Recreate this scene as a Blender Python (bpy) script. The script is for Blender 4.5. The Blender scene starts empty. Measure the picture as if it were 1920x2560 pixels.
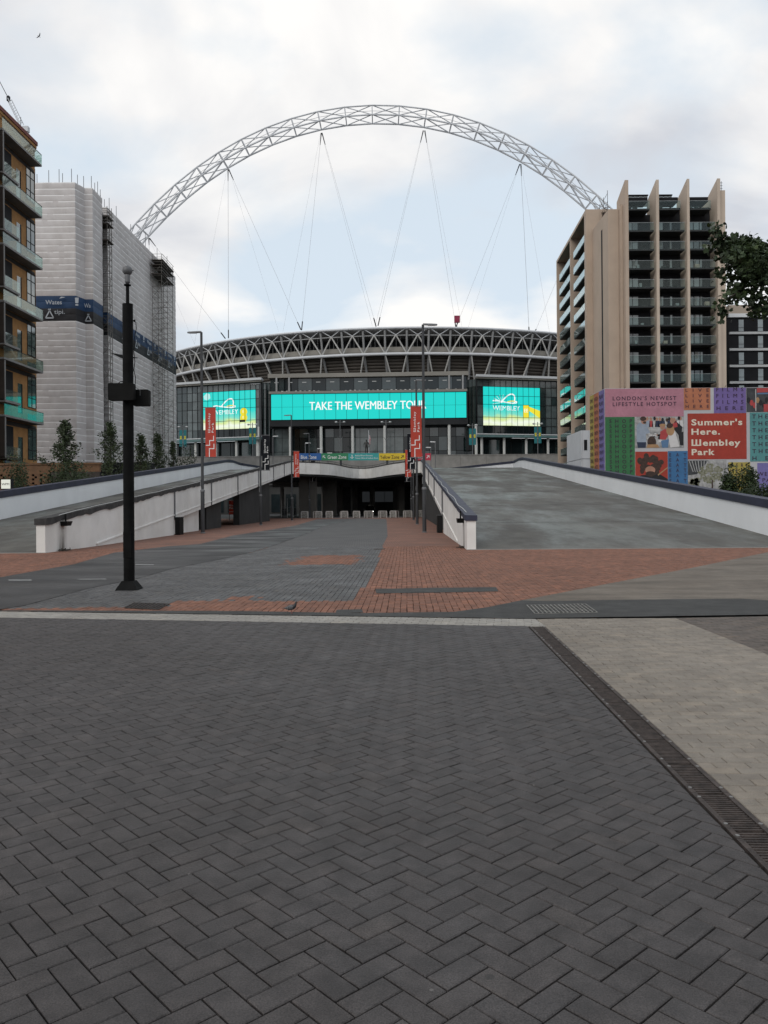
import bpy, bmesh, math, random
import numpy as np
from mathutils import Vector, Matrix

random.seed(7)
rng = np.random.default_rng(7)
SC = bpy.context.scene
COL = SC.collection
V = Vector
PI = math.pi
R = math.radians

# ---------------------------------------------------------------- camera (eye height, focal length in photo pixels, roll, horizon)
F, EYE, ROLL, HOR = 1990.0, 1.57, 0.0075, 14.0
cam_d = bpy.data.cameras.new('camera')
cam_d.sensor_fit = 'VERTICAL'
cam_d.sensor_height = 36.0
cam_d.lens = 36.0 * F / 2560.0
cam_d.shift_y = -HOR / 2560.0
cam_d.clip_start, cam_d.clip_end = 0.05, 6000.0
cam = bpy.data.objects.new('camera', cam_d)
COL.objects.link(cam)
cam.matrix_world = Matrix.Translation((0, 0, EYE)) @ Matrix.Rotation(PI / 2, 4, 'X') @ Matrix.Rotation(-ROLL, 4, 'Z')
SC.camera = cam

# ---------------------------------------------------------------- sky: hazy blue behind broken high cloud
SUN_EL, SUN_AZ = R(36), R(-148)   # veiled sun, set behind-left of the camera to lift walls facing it
world = bpy.data.worlds.new('World')
SC.world = world
world.use_nodes = True
nt = world.node_tree
nt.nodes.clear()


def N(tree, typ, **kw):
    n = tree.nodes.new(typ)
    for k, v in kw.items():
        if k in n.bl_rna.properties:
            setattr(n, k, v)
        else:
            n.inputs[k].default_value = v
    return n


def L(tree, a, b):
    tree.links.new(a, b)


out = N(nt, 'ShaderNodeOutputWorld')
bg = N(nt, 'ShaderNodeBackground')
bg.inputs['Strength'].default_value = 0.1
L(nt, bg.outputs[0], out.inputs[0])
sky = N(nt, 'ShaderNodeTexSky', sky_type='NISHITA', sun_disc=False)
sky.sun_elevation, sky.sun_rotation = SUN_EL, SUN_AZ
sky.dust_density, sky.air_density, sky.ozone_density = 1.4, 1.0, 1.0
tc = N(nt, 'ShaderNodeTexCoord')
sep = N(nt, 'ShaderNodeSeparateXYZ')
L(nt, tc.outputs['Generated'], sep.inputs[0])
zz = N(nt, 'ShaderNodeMath', operation='MAXIMUM')
L(nt, sep.outputs[2], zz.inputs[0]); zz.inputs[1].default_value = 0.0
za = N(nt, 'ShaderNodeMath', operation='ADD')
L(nt, zz.outputs[0], za.inputs[0]); za.inputs[1].default_value = 0.30
dv = N(nt, 'ShaderNodeVectorMath', operation='DIVIDE')
L(nt, tc.outputs['Generated'], dv.inputs[0])
cb = N(nt, 'ShaderNodeCombineXYZ')
for i in range(3):
    L(nt, za.outputs[0], cb.inputs[i])
L(nt, cb.outputs[0], dv.inputs[1])
mp = N(nt, 'ShaderNodeMapping')
mp.inputs['Location'].default_value = (3.1, 1.7, 0.4)
L(nt, dv.outputs[0], mp.inputs[0])
n1 = N(nt, 'ShaderNodeTexNoise', noise_dimensions='3D')
n1.inputs['Scale'].default_value = 2.3
n1.inputs['Detail'].default_value = 6.0
n1.inputs['Roughness'].default_value = 0.48
n1.inputs['Distortion'].default_value = 0.25
L(nt, mp.outputs[0], n1.inputs['Vector'])
r1 = N(nt, 'ShaderNodeValToRGB')
r1.color_ramp.elements[0].position, r1.color_ramp.elements[0].color = 0.40, (0.0, 0.0, 0.0, 1)
r1.color_ramp.elements[1].position, r1.color_ramp.elements[1].color = 0.56, (1, 1, 1, 1)
L(nt, n1.outputs[0], r1.inputs[0])
n2 = N(nt, 'ShaderNodeTexNoise', noise_dimensions='3D')
n2.inputs['Scale'].default_value = 1.7
n2.inputs['Detail'].default_value = 7.0
n2.inputs['Distortion'].default_value = 0.5
mp2 = N(nt, 'ShaderNodeMapping')
mp2.inputs['Location'].default_value = (-5.2, 4.4, 2.0)
L(nt, dv.outputs[0], mp2.inputs[0])
L(nt, mp2.outputs[0], n2.inputs['Vector'])
r2 = N(nt, 'ShaderNodeValToRGB')
r2.color_ramp.elements[0].position, r2.color_ramp.elements[0].color = 0.40, (6.5, 6.75, 7.3, 1)
r2.color_ramp.elements[1].position, r2.color_ramp.elements[1].color = 0.60, (10.2, 10.05, 9.85, 1)
L(nt, n2.outputs[0], r2.inputs[0])
sky_s = N(nt, 'ShaderNodeMixRGB', blend_type='MIX')      # thin haze in front of the blue
sky_s.inputs[0].default_value = 0.85
L(nt, sky.outputs[0], sky_s.inputs[1])
sky_s.inputs[2].default_value = (7.7, 8.7, 9.6, 1)
mx = N(nt, 'ShaderNodeMixRGB', blend_type='MIX')
L(nt, r1.outputs[0], mx.inputs[0])
L(nt, sky_s.outputs[0], mx.inputs[1])
L(nt, r2.outputs[0], mx.inputs[2])
L(nt, mx.outputs[0], bg.inputs['Color'])

sun_d = bpy.data.lights.new('sun', 'SUN')
sun_d.energy, sun_d.angle, sun_d.color = 1.15, R(40), (1.0, 0.96, 0.90)
sun = bpy.data.objects.new('sun', sun_d)
COL.objects.link(sun)
sd = V((math.sin(SUN_AZ) * math.cos(SUN_EL), math.cos(SUN_AZ) * math.cos(SUN_EL), math.sin(SUN_EL)))
sun.rotation_euler = (-sd).to_track_quat('-Z', 'Y').to_euler()
sun.location = (0, 0, 120)

vs = SC.view_settings
vs.view_transform, vs.look, vs.exposure, vs.gamma = 'Standard', 'None', 0.0, 1.0
vs.use_curve_mapping = False
SC.render.engine = 'CYCLES'
SC.cycles.use_denoising = True
SC.cycles.max_bounces = 8
SC.cycles.transparent_max_bounces = 16
SC.cycles.caustics_reflective = SC.cycles.caustics_refractive = False


# ---------------------------------------------------------------- photo pixel (1920 x 2560) -> place
def lv(x, y):
    u, v = x - 960.0, y - 1280.0
    return u - ROLL * v, v + ROLL * u + HOR


def P(x, y, Y):
    u, d = lv(x, y)
    return V((u * Y / F, Y, EYE - d * Y / F))


def G(x, y, z=0.0):
    u, d = lv(x, y)
    Y = F * (EYE - z) / d
    return V((u * Y / F, Y, z))


# ---------------------------------------------------------------- materials
MATS = {}


def mat(name, col, rough=0.8, var=0.12, scale=2.0, bump=0.0, bscale=40.0, metal=0.0, spec=0.5, stretch=(1, 1, 1), col2=None, emit=0.0,
        rvar=0.0, rnd=None, detail=5.0, coord='Object', stain=None, bdist=0.01, gum=False, grain=0.0):
    if name in MATS:
        return MATS[name]
    m = bpy.data.materials.new(name)
    m.use_nodes = True
    t = m.node_tree
    b = t.nodes['Principled BSDF']
    b.inputs['Roughness'].default_value = rough
    b.inputs['Metallic'].default_value = metal
    b.inputs['Specular IOR Level'].default_value = spec
    c = np.array(col, float)
    if emit:
        b.inputs['Base Color'].default_value = (0.01, 0.01, 0.01, 1)
        b.inputs['Emission Color'].default_value = (*col, 1)
        b.inputs['Emission Strength'].default_value = emit
        MATS[name] = m
        return m
    tcn = N(t, 'ShaderNodeTexCoord')
    mpn = N(t, 'ShaderNodeMapping')
    mpn.inputs['Scale'].default_value = stretch
    geo = N(t, 'ShaderNodeNewGeometry')
    L(t, geo.outputs['Position'] if coord == 'world' else tcn.outputs['Object'], mpn.inputs[0])
    nz = N(t, 'ShaderNodeTexNoise')
    nz.inputs['Scale'].default_value = scale
    nz.inputs['Detail'].default_value = detail
    nz.inputs['Roughness'].default_value = 0.6
    L(t, mpn.outputs[0], nz.inputs['Vector'])
    rp = N(t, 'ShaderNodeValToRGB')
    lo = c * (1 - var) if col2 is None else c
    hi = np.minimum(c * (1 + var), 1.0) if col2 is None else np.array(col2, float)
    rp.color_ramp.elements[0].position, rp.color_ramp.elements[0].color = 0.36, (*lo, 1)
    rp.color_ramp.elements[1].position, rp.color_ramp.elements[1].color = 0.66, (*hi, 1)
    L(t, nz.outputs[0], rp.inputs[0])
    last = rp.outputs[0]
    if rnd:                                    # each piece a little lighter, darker, warmer or cooler
        src, amt = rnd
        if src == 'attr':
            a = N(t, 'ShaderNodeAttribute', attribute_type='GEOMETRY', attribute_name='rnd')
            so = a.outputs['Fac']
        else:
            a = N(t, 'ShaderNodeObjectInfo')
            so = a.outputs['Random']
        rr = N(t, 'ShaderNodeValToRGB')
        e = rr.color_ramp.elements
        e[0].position, e[0].color = 0.0, (1 - amt, 1 - amt, 1 - amt * 0.9, 1)
        e[1].position, e[1].color = 1.0, (1 + amt, 1 + amt * 0.8, 1 + amt * 0.55, 1)
        x = e.new(0.5); x.color = (1 - amt * .15, 1, 1 + amt * 0.2, 1)
        x = e.new(0.93); x.color = (1 + amt * .4, 1 + amt * .35, 1 + amt * 0.35, 1)
        L(t, so, rr.inputs[0])
        mm = N(t, 'ShaderNodeMixRGB', blend_type='MULTIPLY')
        mm.inputs[0].default_value = 1.0
        L(t, last, mm.inputs[1]); L(t, rr.outputs[0], mm.inputs[2])
        last = mm.outputs[0]
    if stain:                                  # broad dirt and wear that ignores the single pieces
        for sc_, lo_, hi_ in stain:
            sn = N(t, 'ShaderNodeTexNoise')
            sn.inputs['Scale'].default_value = sc_
            sn.inputs['Detail'].default_value = 7.0
            sn.inputs['Roughness'].default_value = 0.62
            L(t, geo.outputs['Position'], sn.inputs['Vector'])
            sr_ = N(t, 'ShaderNodeValToRGB')
            sr_.color_ramp.elements[0].position, sr_.color_ramp.elements[0].color = 0.36, (*lo_, 1)
            sr_.color_ramp.elements[1].position, sr_.color_ramp.elements[1].color = 0.64, (*hi_, 1)
            L(t, sn.outputs[0], sr_.inputs[0])
            mm = N(t, 'ShaderNodeMixRGB', blend_type='MULTIPLY')
            mm.inputs[0].default_value = 1.0
            L(t, last, mm.inputs[1]); L(t, sr_.outputs[0], mm.inputs[2])
            last = mm.outputs[0]
    if grain:                                  # fine aggregate
        gn = N(t, 'ShaderNodeTexNoise')
        gn.inputs['Scale'].default_value = 170.0
        gn.inputs['Detail'].default_value = 3.0
        L(t, geo.outputs['Position'], gn.inputs['Vector'])
        gr_ = N(t, 'ShaderNodeValToRGB')
        gr_.color_ramp.elements[0].position, gr_.color_ramp.elements[0].color = 0.32, (1 - grain,) * 3 + (1,)
        gr_.color_ramp.elements[1].position, gr_.color_ramp.elements[1].color = 0.68, (1 + grain,) * 3 + (1,)
        L(t, gn.outputs[0], gr_.inputs[0])
        mm = N(t, 'ShaderNodeMixRGB', blend_type='MULTIPLY')
        mm.inputs[0].default_value = 1.0
        L(t, last, mm.inputs[1]); L(t, gr_.outputs[0], mm.inputs[2])
        last = mm.outputs[0]
    if gum:                                    # trodden gum and specks of grit
        for sc_, th_, cc in ((2.2, .022, (.02, .019, .018)), (6.0, .007, (.16, .15, .14))):
            vo = N(t, 'ShaderNodeTexVoronoi', feature='F1')
            vo.inputs['Scale'].default_value = sc_
            L(t, geo.outputs['Position'], vo.inputs['Vector'])
            lt = N(t, 'ShaderNodeMath', operation='LESS_THAN')
            lt.inputs[1].default_value = th_ * sc_
            L(t, vo.outputs['Distance'], lt.inputs[0])
            sc2 = N(t, 'ShaderNodeSeparateXYZ'); L(t, vo.outputs['Color'], sc2.inputs[0])
            gt2 = N(t, 'ShaderNodeMath', operation='GREATER_THAN'); gt2.inputs[1].default_value = .72
            L(t, sc2.outputs[0], gt2.inputs[0])
            mu_ = N(t, 'ShaderNodeMath', operation='MULTIPLY'); L(t, lt.outputs[0], mu_.inputs[0]); L(t, gt2.outputs[0], mu_.inputs[1])
            mu3 = N(t, 'ShaderNodeMath', operation='MULTIPLY'); L(t, mu_.outputs[0], mu3.inputs[0]); mu3.inputs[1].default_value = .6
            mm = N(t, 'ShaderNodeMixRGB'); L(t, mu3.outputs[0], mm.inputs[0]); L(t, last, mm.inputs[1]); mm.inputs[2].default_value = (*cc, 1)
            last = mm.outputs[0]
    L(t, last, b.inputs['Base Color'])
    if rvar:
        mr = N(t, 'ShaderNodeMapRange')
        mr.inputs['From Min'].default_value, mr.inputs['From Max'].default_value = 0.35, 0.65
        mr.inputs['To Min'].default_value, mr.inputs['To Max'].default_value = rough - rvar, min(1, rough + rvar)
        n3 = N(t, 'ShaderNodeTexNoise')
        n3.inputs['Scale'].default_value = scale * 0.6
        L(t, mpn.outputs[0], n3.inputs['Vector'])
        L(t, n3.outputs[0], mr.inputs[0])
        L(t, mr.outputs[0], b.inputs['Roughness'])
    if bump:
        bn = N(t, 'ShaderNodeTexNoise')
        bn.inputs['Scale'].default_value = bscale
        bn.inputs['Detail'].default_value = 4.0
        L(t, mpn.outputs[0], bn.inputs['Vector'])
        bp = N(t, 'ShaderNodeBump')
        bp.inputs['Strength'].default_value = bump
        bp.inputs['Distance'].default_value = bdist
        L(t, bn.outputs[0], bp.inputs['Height'])
        L(t, bp.outputs[0], b.inputs['Normal'])
    MATS[name] = m
    return m


def glass_mat(name, tint, refl, rough=0.02, base=0.0, gain=0.6):
    """thin sheet of glass: part mirror, part see-through"""
    if name in MATS:
        return MATS[name]
    m = bpy.data.materials.new(name)
    m.use_nodes = True
    t = m.node_tree
    t.nodes.clear()
    o = N(t, 'ShaderNodeOutputMaterial')
    tr = N(t, 'ShaderNodeBsdfTransparent'); tr.inputs[0].default_value = (*tint, 1)
    gl = N(t, 'ShaderNodeBsdfGlossy'); gl.inputs['Roughness'].default_value = rough
    gl.inputs[0].default_value = (0.9, 0.97, 0.95, 1)
    lw = N(t, 'ShaderNodeLayerWeight'); lw.inputs[0].default_value = 0.25
    mr = N(t, 'ShaderNodeMapRange')
    mr.inputs['To Min'].default_value, mr.inputs['To Max'].default_value = refl, min(1.0, refl + gain)
    L(t, lw.outputs['Facing'], mr.inputs[0])
    ms = N(t, 'ShaderNodeMixShader')
    L(t, mr.outputs[0], ms.inputs[0]); L(t, tr.outputs[0], ms.inputs[1]); L(t, gl.outputs[0], ms.inputs[2])
    last = ms.outputs[0]
    if base:
        df = N(t, 'ShaderNodeBsdfDiffuse'); df.inputs[0].default_value = (0.55, 0.6, 0.58, 1)
        m2 = N(t, 'ShaderNodeMixShader'); m2.inputs[0].default_value = base
        L(t, last, m2.inputs[1]); L(t, df.outputs[0], m2.inputs[2])
        last = m2.outputs[0]
    L(t, last, o.inputs[0])
    MATS[name] = m
    return m


def pane_mat(name, col, refl_ior=2.0, rough=0.06):
    """dark window pane that mirrors the sky"""
    if name in MATS:
        return MATS[name]
    m = mat(name, col, rough=rough, var=0.25, scale=0.35)
    m.node_tree.nodes['Principled BSDF'].inputs['IOR'].default_value = refl_ior
    return m


# ---------------------------------------------------------------- mesh building
OFF = {}


class MB:
    def __init__(s, T=None):
        s.v, s.f, s.m, s.r, s.T = [], [], [], [], T

    def add(s, verts, faces, mi=0, rnd=0.0):
        k = len(s.v)
        if s.T:
            verts = [s.T(V(p)) for p in verts]
        s.v += [tuple(p) for p in verts]
        for f in faces:
            s.f.append(tuple(i + k for i in f)); s.m.append(mi); s.r.append(rnd)
        return s

    def box(s, x0, x1, y0, y1, z0, z1, mi=0, rnd=0.0):
        return s.hexa([(x0, y0, z0), (x1, y0, z0), (x1, y1, z0), (x0, y1, z0), (x0, y0, z1), (x1, y0, z1), (x1, y1, z1), (x0, y1, z1)], mi, rnd)

    def hexa(s, p, mi=0, rnd=0.0):
        return s.add(p, [(3, 2, 1, 0), (4, 5, 6, 7), (0, 1, 5, 4), (1, 2, 6, 5), (2, 3, 7, 6), (3, 0, 4, 7)], mi, rnd)

    def prism(s, poly, z0, z1, mi=0):
        n = len(poly)
        a = [(p[0], p[1], z0) for p in poly] + [(p[0], p[1], z1) for p in poly]
        return s.add(a, [tuple(range(n - 1, -1, -1)), tuple(range(n, 2 * n))] + [(i, (i + 1) % n, n + (i + 1) % n, n + i) for i in range(n)], mi)

    def sheet(s, pts, mi=0):
        return s.add(pts, [tuple(range(len(pts)))], mi)

    def quad(s, a, b, c, d, mi=0):
        return s.add([a, b, c, d], [(0, 1, 2, 3)], mi)

    def tube(s, p, q, r, n=6, r2=None, mi=0, cap=True):
        p, q = V(p), V(q)
        r2 = r if r2 is None else r2
        d = (q - p)
        if d.length < 1e-6:
            return s
        d.normalize()
        a = d.orthogonal().normalized()
        b = d.cross(a)
        vs_ = [p + (a * math.cos(2 * PI * i / n) + b * math.sin(2 * PI * i / n)) * r for i in range(n)]
        vs_ += [q + (a * math.cos(2 * PI * i / n) + b * math.sin(2 * PI * i / n)) * r2 for i in range(n)]
        fs = [(i, (i + 1) % n, n + (i + 1) % n, n + i) for i in range(n)]
        if cap:
            fs += [tuple(range(n - 1, -1, -1)), tuple(range(n, 2 * n))]
        return s.add(vs_, fs, mi)

    def path(s, pts, r, n=6, mi=0, radii=None):
        pts = [V(p) for p in pts]
        rings = []
        a = None
        for i, p in enumerate(pts):
            d = (pts[min(i + 1, len(pts) - 1)] - pts[max(i - 1, 0)]).normalized()
            if a is None:
                a = d.orthogonal().normalized()
            a = (a - d * a.dot(d)).normalized()
            b = d.cross(a)
            rr = radii[i] if radii else r
            rings.append([p + (a * math.cos(2 * PI * k / n) + b * math.sin(2 * PI * k / n)) * rr for k in range(n)])
        vs_ = [v for g in rings for v in g]
        fs = []
        for i in range(len(rings) - 1):
            for k in range(n):
                fs.append((i * n + k, i * n + (k + 1) % n, (i + 1) * n + (k + 1) % n, (i + 1) * n + k))
        fs += [tuple(range(n - 1, -1, -1)), tuple(range((len(rings) - 1) * n, len(rings) * n))]
        return s.add(vs_, fs, mi)

    def lathe(s, prof, c=(0, 0, 0), n=16, mi=0):
        c = V(c)
        vs_ = [c + V((r * math.cos(2 * PI * k / n), r * math.sin(2 * PI * k / n), z)) for r, z in prof for k in range(n)]
        fs = []
        for i in range(len(prof) - 1):
            for k in range(n):
                fs.append((i * n + k, i * n + (k + 1) % n, (i + 1) * n + (k + 1) % n, (i + 1) * n + k))
        fs += [tuple(range(n - 1, -1, -1)), tuple(range((len(prof) - 1) * n, len(prof) * n))]
        return s.add(vs_, fs, mi)

    def mesh(s, name, mats, off=V((0, 0, 0)), smooth=False):
        me = bpy.data.meshes.new(name)
        me.from_pydata([(p[0] - off[0], p[1] - off[1], p[2] - off[2]) for p in s.v], [], s.f)
        for m in (mats if isinstance(mats, (list, tuple)) else [mats]):
            me.materials.append(m)
        if any(s.m):
            me.polygons.foreach_set('material_index', s.m)
        if any(s.r):
            at = me.attributes.new('rnd', 'FLOAT', 'FACE')
            at.data.foreach_set('value', s.r)
        if smooth:
            me.polygons.foreach_set('use_smooth', [True] * len(me.polygons))
        me.update()
        return me

    def build(s, name, mats, parent=None, smooth=False, local=False, label=None, cat=None, group=None, kind=None):
        if parent is not None:
            off = V((0, 0, 0)) if local else OFF[parent.name]
        elif local:
            off = V((0, 0, 0))
        else:
            a = np.array(s.v)
            mn, mx_ = a.min(0), a.max(0)
            off = V(((mn[0] + mx_[0]) / 2, (mn[1] + mx_[1]) / 2, mn[2]))
        o = bpy.data.objects.new(name, s.mesh(name, mats, off, smooth))
        COL.objects.link(o)
        if parent is not None:
            o.parent = parent
            OFF[o.name] = OFF.get(parent.name, V((0, 0, 0)))
        else:
            o.location = off
            OFF[o.name] = off
        tag(o, label, cat, group, kind)
        return o


def tag(o, label=None, cat=None, group=None, kind=None):
    for k, v in (('label', label), ('category', cat), ('group', group), ('kind', kind)):
        if v:
            o[k] = v
    return o


def thing(name, loc, label, cat, group=None, rz=0.0, kind=None):
    o = bpy.data.objects.new(name, None)
    o.empty_display_size = 0.2
    COL.objects.link(o)
    o.location = loc
    o.rotation_euler = (0, 0, rz)
    OFF[o.name] = V(loc)
    return tag(o, label, cat, group, kind)


def copy_tree(o, parent=None):
    c = o.copy()
    COL.objects.link(c)
    c.parent = parent
    for ch in list(o.children):
        copy_tree(ch, c)
    return c


def inst(name, me, parent, loc, rz=0.0, rot=None, scale=None):
    """a piece that shares its mesh with its likes; loc in world, parent unrotated"""
    o = bpy.data.objects.new(name, me)
    COL.objects.link(o)
    o.parent = parent
    o.location = V(loc) - OFF[parent.name]
    o.rotation_euler = rot if rot else (0, 0, rz)
    if scale:
        o.scale = scale
    OFF[o.name] = OFF[parent.name]
    return o


def text_geo(s, size=1.0, bold=0.0, align='LEFT', space=1.0, line=1.0):
    cu = bpy.data.curves.new('lettering', 'FONT')
    cu.body, cu.size, cu.offset, cu.align_x, cu.space_character, cu.space_line = s, size, bold, align, space, line
    cu.resolution_u = 3
    ob = bpy.data.objects.new('lettering', cu)
    COL.objects.link(ob)
    dg = bpy.context.evaluated_depsgraph_get()
    me = bpy.data.meshes.new_from_object(ob.evaluated_get(dg))
    vs_ = [v.co.copy() for v in me.vertices]
    fs = [tuple(p.vertices) for p in me.polygons]
    bpy.data.objects.remove(ob)
    bpy.data.curves.remove(cu)
    bpy.data.meshes.remove(me)
    return vs_, fs


TEXT_CACHE = {}


def text_on(mb, s, origin, ux, uz, h, mi=0, width=None, **kw):
    """flat lettering: origin = lower left of the first line, ux along the line, uz up, h = capital height"""
    if 'M' in s and kw.get('bold', 0) > 0:                # thicken by a second pass beside the first
        bo_ = kw.pop('bold')
        n_ = V(ux).cross(V(uz)).normalized()
        e_ = V(ux).normalized() * (h / .70 * bo_)
        text_on(mb, s, V(origin) - e_, ux, uz, h, mi, width, **kw)
        text_on(mb, s, V(origin) + e_ + n_ * .004, ux, uz, h, mi, width, **kw)
        return
    key = (s, tuple(sorted(kw.items())))
    if key not in TEXT_CACHE:
        TEXT_CACHE[key] = text_geo(s, **kw)
    vs_, fs = TEXT_CACHE[key]
    if not vs_:
        return
    k = h / 0.70
    kx = k
    if width:
        w = max(v.x for v in vs_) - min(v.x for v in vs_)
        kx = width / w
    x0 = min(v.x for v in vs_) if kw.get('align', 'LEFT') == 'LEFT' else 0.0
    mb.add([V(origin) + V(ux) * ((v.x - x0) * kx) + V(uz) * (v.y * k) for v in vs_], fs, mi)


def inside(p, poly):
    x, y = p[0], p[1]
    c = False
    n = len(poly)
    for i in range(n):
        x0, y0 = poly[i][0], poly[i][1]
        x1, y1 = poly[i - 1][0], poly[i - 1][1]
        if (y0 > y) != (y1 > y) and x < (x1 - x0) * (y - y0) / (y1 - y0) + x0:
            c = not c
    return c


def clip(poly, reg):
    """convex clip, reg counter-clockwise"""
    outp = poly
    n = len(reg)
    for i in range(n):
        a, b = reg[i], reg[(i + 1) % n]
        ex, ey = b[0] - a[0], b[1] - a[1]
        inp, outp = outp, []
        for j in range(len(inp)):
            p, q = inp[j - 1], inp[j]
            dp = ex * (p[1] - a[1]) - ey * (p[0] - a[0])
            dq = ex * (q[1] - a[1]) - ey * (q[0] - a[0])
            if dp >= 0:
                outp.append(p)
            if (dp >= 0) != (dq >= 0):
                t_ = dp / (dp - dq)
                outp.append((p[0] + (q[0] - p[0]) * t_, p[1] + (q[1] - p[1]) * t_))
        if len(outp) < 3:
            return []
    return outp

# ================================================================ GROUND
M_GROUND = mat('ground_asphalt', (0.055, 0.054, 0.053), 0.9, 0.2, 0.8, bump=0.4, bscale=60)
M_BED = mat('paver_bedding', (0.014, 0.012, 0.010), 0.95, 0.4, 6)
MB().box(-2500, 2500, -1500, 3500, -0.4, -0.045).build('ground', M_GROUND, kind='structure')

CH = [(0.071, 0.067, 0.066), (0.060, 0.058, 0.059)]
STN = dict(stain=[(.55, (.80, .78, .77), (1.10, 1.11, 1.13)), (3.2, (.84, .84, .84), (1.08, 1.07, 1.06))], gum=True, coord='world', grain=.42)
STL = dict(stain=[(.4, (.84, .83, .82), (1.08, 1.08, 1.09)), (2.5, (.9, .9, .9), (1.05, 1.05, 1.04))], coord='world', grain=.2)
M_CHAR_O = mat('charcoal_paver', (0.051, 0.0445, 0.0425), 0.68, 0.22, 9, bump=0.5, bscale=120, rnd=('obj', 0.11), rvar=0.06, spec=.5, **STN)
M_CHAR_A = mat('charcoal_paver_field', (0.051, 0.0445, 0.0425), 0.68, 0.22, 9, bump=0.5, bscale=120, rnd=('attr', 0.11), rvar=0.06, spec=.5, **STN)
M_PALE_O = mat('pale_paver', (0.215, 0.185, 0.150), 0.82, 0.14, 7, bump=0.4, bscale=140, rnd=('obj', 0.12), **STL)
M_PALE_A = mat('pale_paver_field', (0.215, 0.185, 0.150), 0.82, 0.14, 7, bump=0.4, bscale=140, rnd=('attr', 0.12), **STL)
M_BROWN_A = mat('brown_paver_field', (0.105, 0.085, 0.070), 0.85, 0.2, 7, bump=0.4, bscale=140, rnd=('attr', 0.2), **STL)
M_BAND_A = mat('white_granite_paver', (0.29, 0.27, 0.24), 0.8, 0.12, 9, bump=0.3, bscale=160, rnd=('attr', 0.10), **STL)
M_RED_O = mat('red_paver', (0.200, 0.085, 0.050), 0.85, 0.2, 3, bump=0.4, bscale=120, rnd=('obj', 0.22), **STL)
M_RED_A = mat('red_paver_field', (0.200, 0.085, 0.050), 0.85, 0.2, 3, bump=0.4, bscale=120, rnd=('attr', 0.22), **STL)
M_GREY_O = mat('grey_paver', (0.082, 0.079, 0.077), 0.68, 0.2, 2, bump=0.4, bscale=120, rnd=('obj', 0.2), rvar=0.1, spec=.45, **STL)
M_GREY_A = mat('grey_paver_field', (0.082, 0.079, 0.077), 0.68, 0.2, 2, bump=0.4, bscale=120, rnd=('attr', 0.2), rvar=0.1, spec=.45, **STL)


def in_view(x, y):
    if y < 1.5:
        return False
    u = x / y * F
    return abs(u) < 985 and y > 2.25


def paver_mesh(name, m, lx, ly, gap, h=0.03):
    a, b = lx / 2 - gap / 2, ly / 2 - gap / 2
    mb = MB()
    c = 0.004
    r0 = [(-a, -b, -h), (a, -b, -h), (a, b, -h), (-a, b, -h)]
    r1 = [(-a, -b, -c), (a, -b, -c), (a, b, -c), (-a, b, -c)]
    r2 = [(-a + c, -b + c, 0), (a - c, -b + c, 0), (a - c, b - c, 0), (-a + c, b - c, 0)]
    fs = [(8, 9, 10, 11)]
    for k in range(4):
        n = (k + 1) % 4
        fs += [(k, n, 4 + n, 4 + k), (4 + k, 4 + n, 8 + n, 8 + k)]
    mb.add(r0 + r1 + r2, fs)
    return mb.mesh(name, m)


def pave(root, piece_name, bricks, lx, ly, gap, obj_mats, field_mats, field_name, singles=300, h=0.03, wob=0.0016):
    """bricks: (cx, cy, angle, polygon, material index, whole)"""
    order = sorted(range(len(bricks)), key=lambda i: bricks[i][0] ** 2 + bricks[i][1] ** 2)
    single = set([i for i in order if bricks[i][5] and in_view(bricks[i][0], bricks[i][1])][:singles])
    meshes = [paver_mesh(piece_name, m, lx, ly, gap) for m in obj_mats]
    mb = MB()
    for i, (cx, cy, an, poly, mi, whole) in enumerate(bricks):
        z = random.uniform(-wob, wob)
        if i in single:
            inst(piece_name, meshes[mi], root, (cx, cy, z), rot=(random.uniform(-.006, .006), random.uniform(-.006, .006), an + random.uniform(-.006, .006)))
            continue
        gx = sum(p[0] for p in poly) / len(poly)
        gy = sum(p[1] for p in poly) / len(poly)
        n = len(poly)
        lo, mid, top = [], [], []
        tx, ty = random.uniform(-.008, .008), random.uniform(-.008, .008)
        for p in poly:
            dx, dy = p[0] - gx, p[1] - gy
            d = math.hypot(dx, dy) or 1
            k1 = max(0.2, 1 - gap * 0.72 / d)
            k2 = max(0.15, 1 - (gap * 0.72 + 0.0055) / d)
            zt = z + tx * dx + ty * dy
            lo.append((gx + dx * k1, gy + dy * k1, -h))
            mid.append((gx + dx * k1, gy + dy * k1, zt - 0.004))
            top.append((gx + dx * k2, gy + dy * k2, zt))
        fs = [tuple(range(2 * n, 3 * n))]
        for k in range(n):
            q = (k + 1) % n
            fs += [(k, q, n + q, n + k), (n + k, n + q, 2 * n + q, 2 * n + k)]
        mb.add(lo + mid + top, fs, mi, 0.001 + random.random())
    if mb.v:
        mb.build(field_name, field_mats, root, kind='stuff')


def rect(cx, cy, an, lx, ly):
    c, s = math.cos(an), math.sin(an)
    return [(cx + c * a - s * b, cy + s * a + c * b) for a, b in ((-lx / 2, -ly / 2), (lx / 2, -ly / 2), (lx / 2, ly / 2), (-lx / 2, ly / 2))]


# --- key ground lines
BAND_L, BAND_R = G(0, 1543.5), G(1318, 1565.0)        # near edge of the pale band
BT_L, BT_R = G(0, 1528.5), G(1300, 1547.5)            # its far edge
PALE_FAR_R = G(1920, 1538)
dr0, dr1 = V((1.62, 3.2, 0)), G(1322, 1566)           # left edge of the drain
dd = (dr1 - dr0).normalized()
DR_W = 0.20
dn = V((dd.y, -dd.x, 0))


def dpt(t, off=0.0):
    return dr1 - dd * t + dn * off


bd = (BAND_R - BAND_L).normalized()
bl = BAND_L - bd * 6
br = BAND_L + bd * ((BAND_R - BAND_L).length + 0.02)

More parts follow.
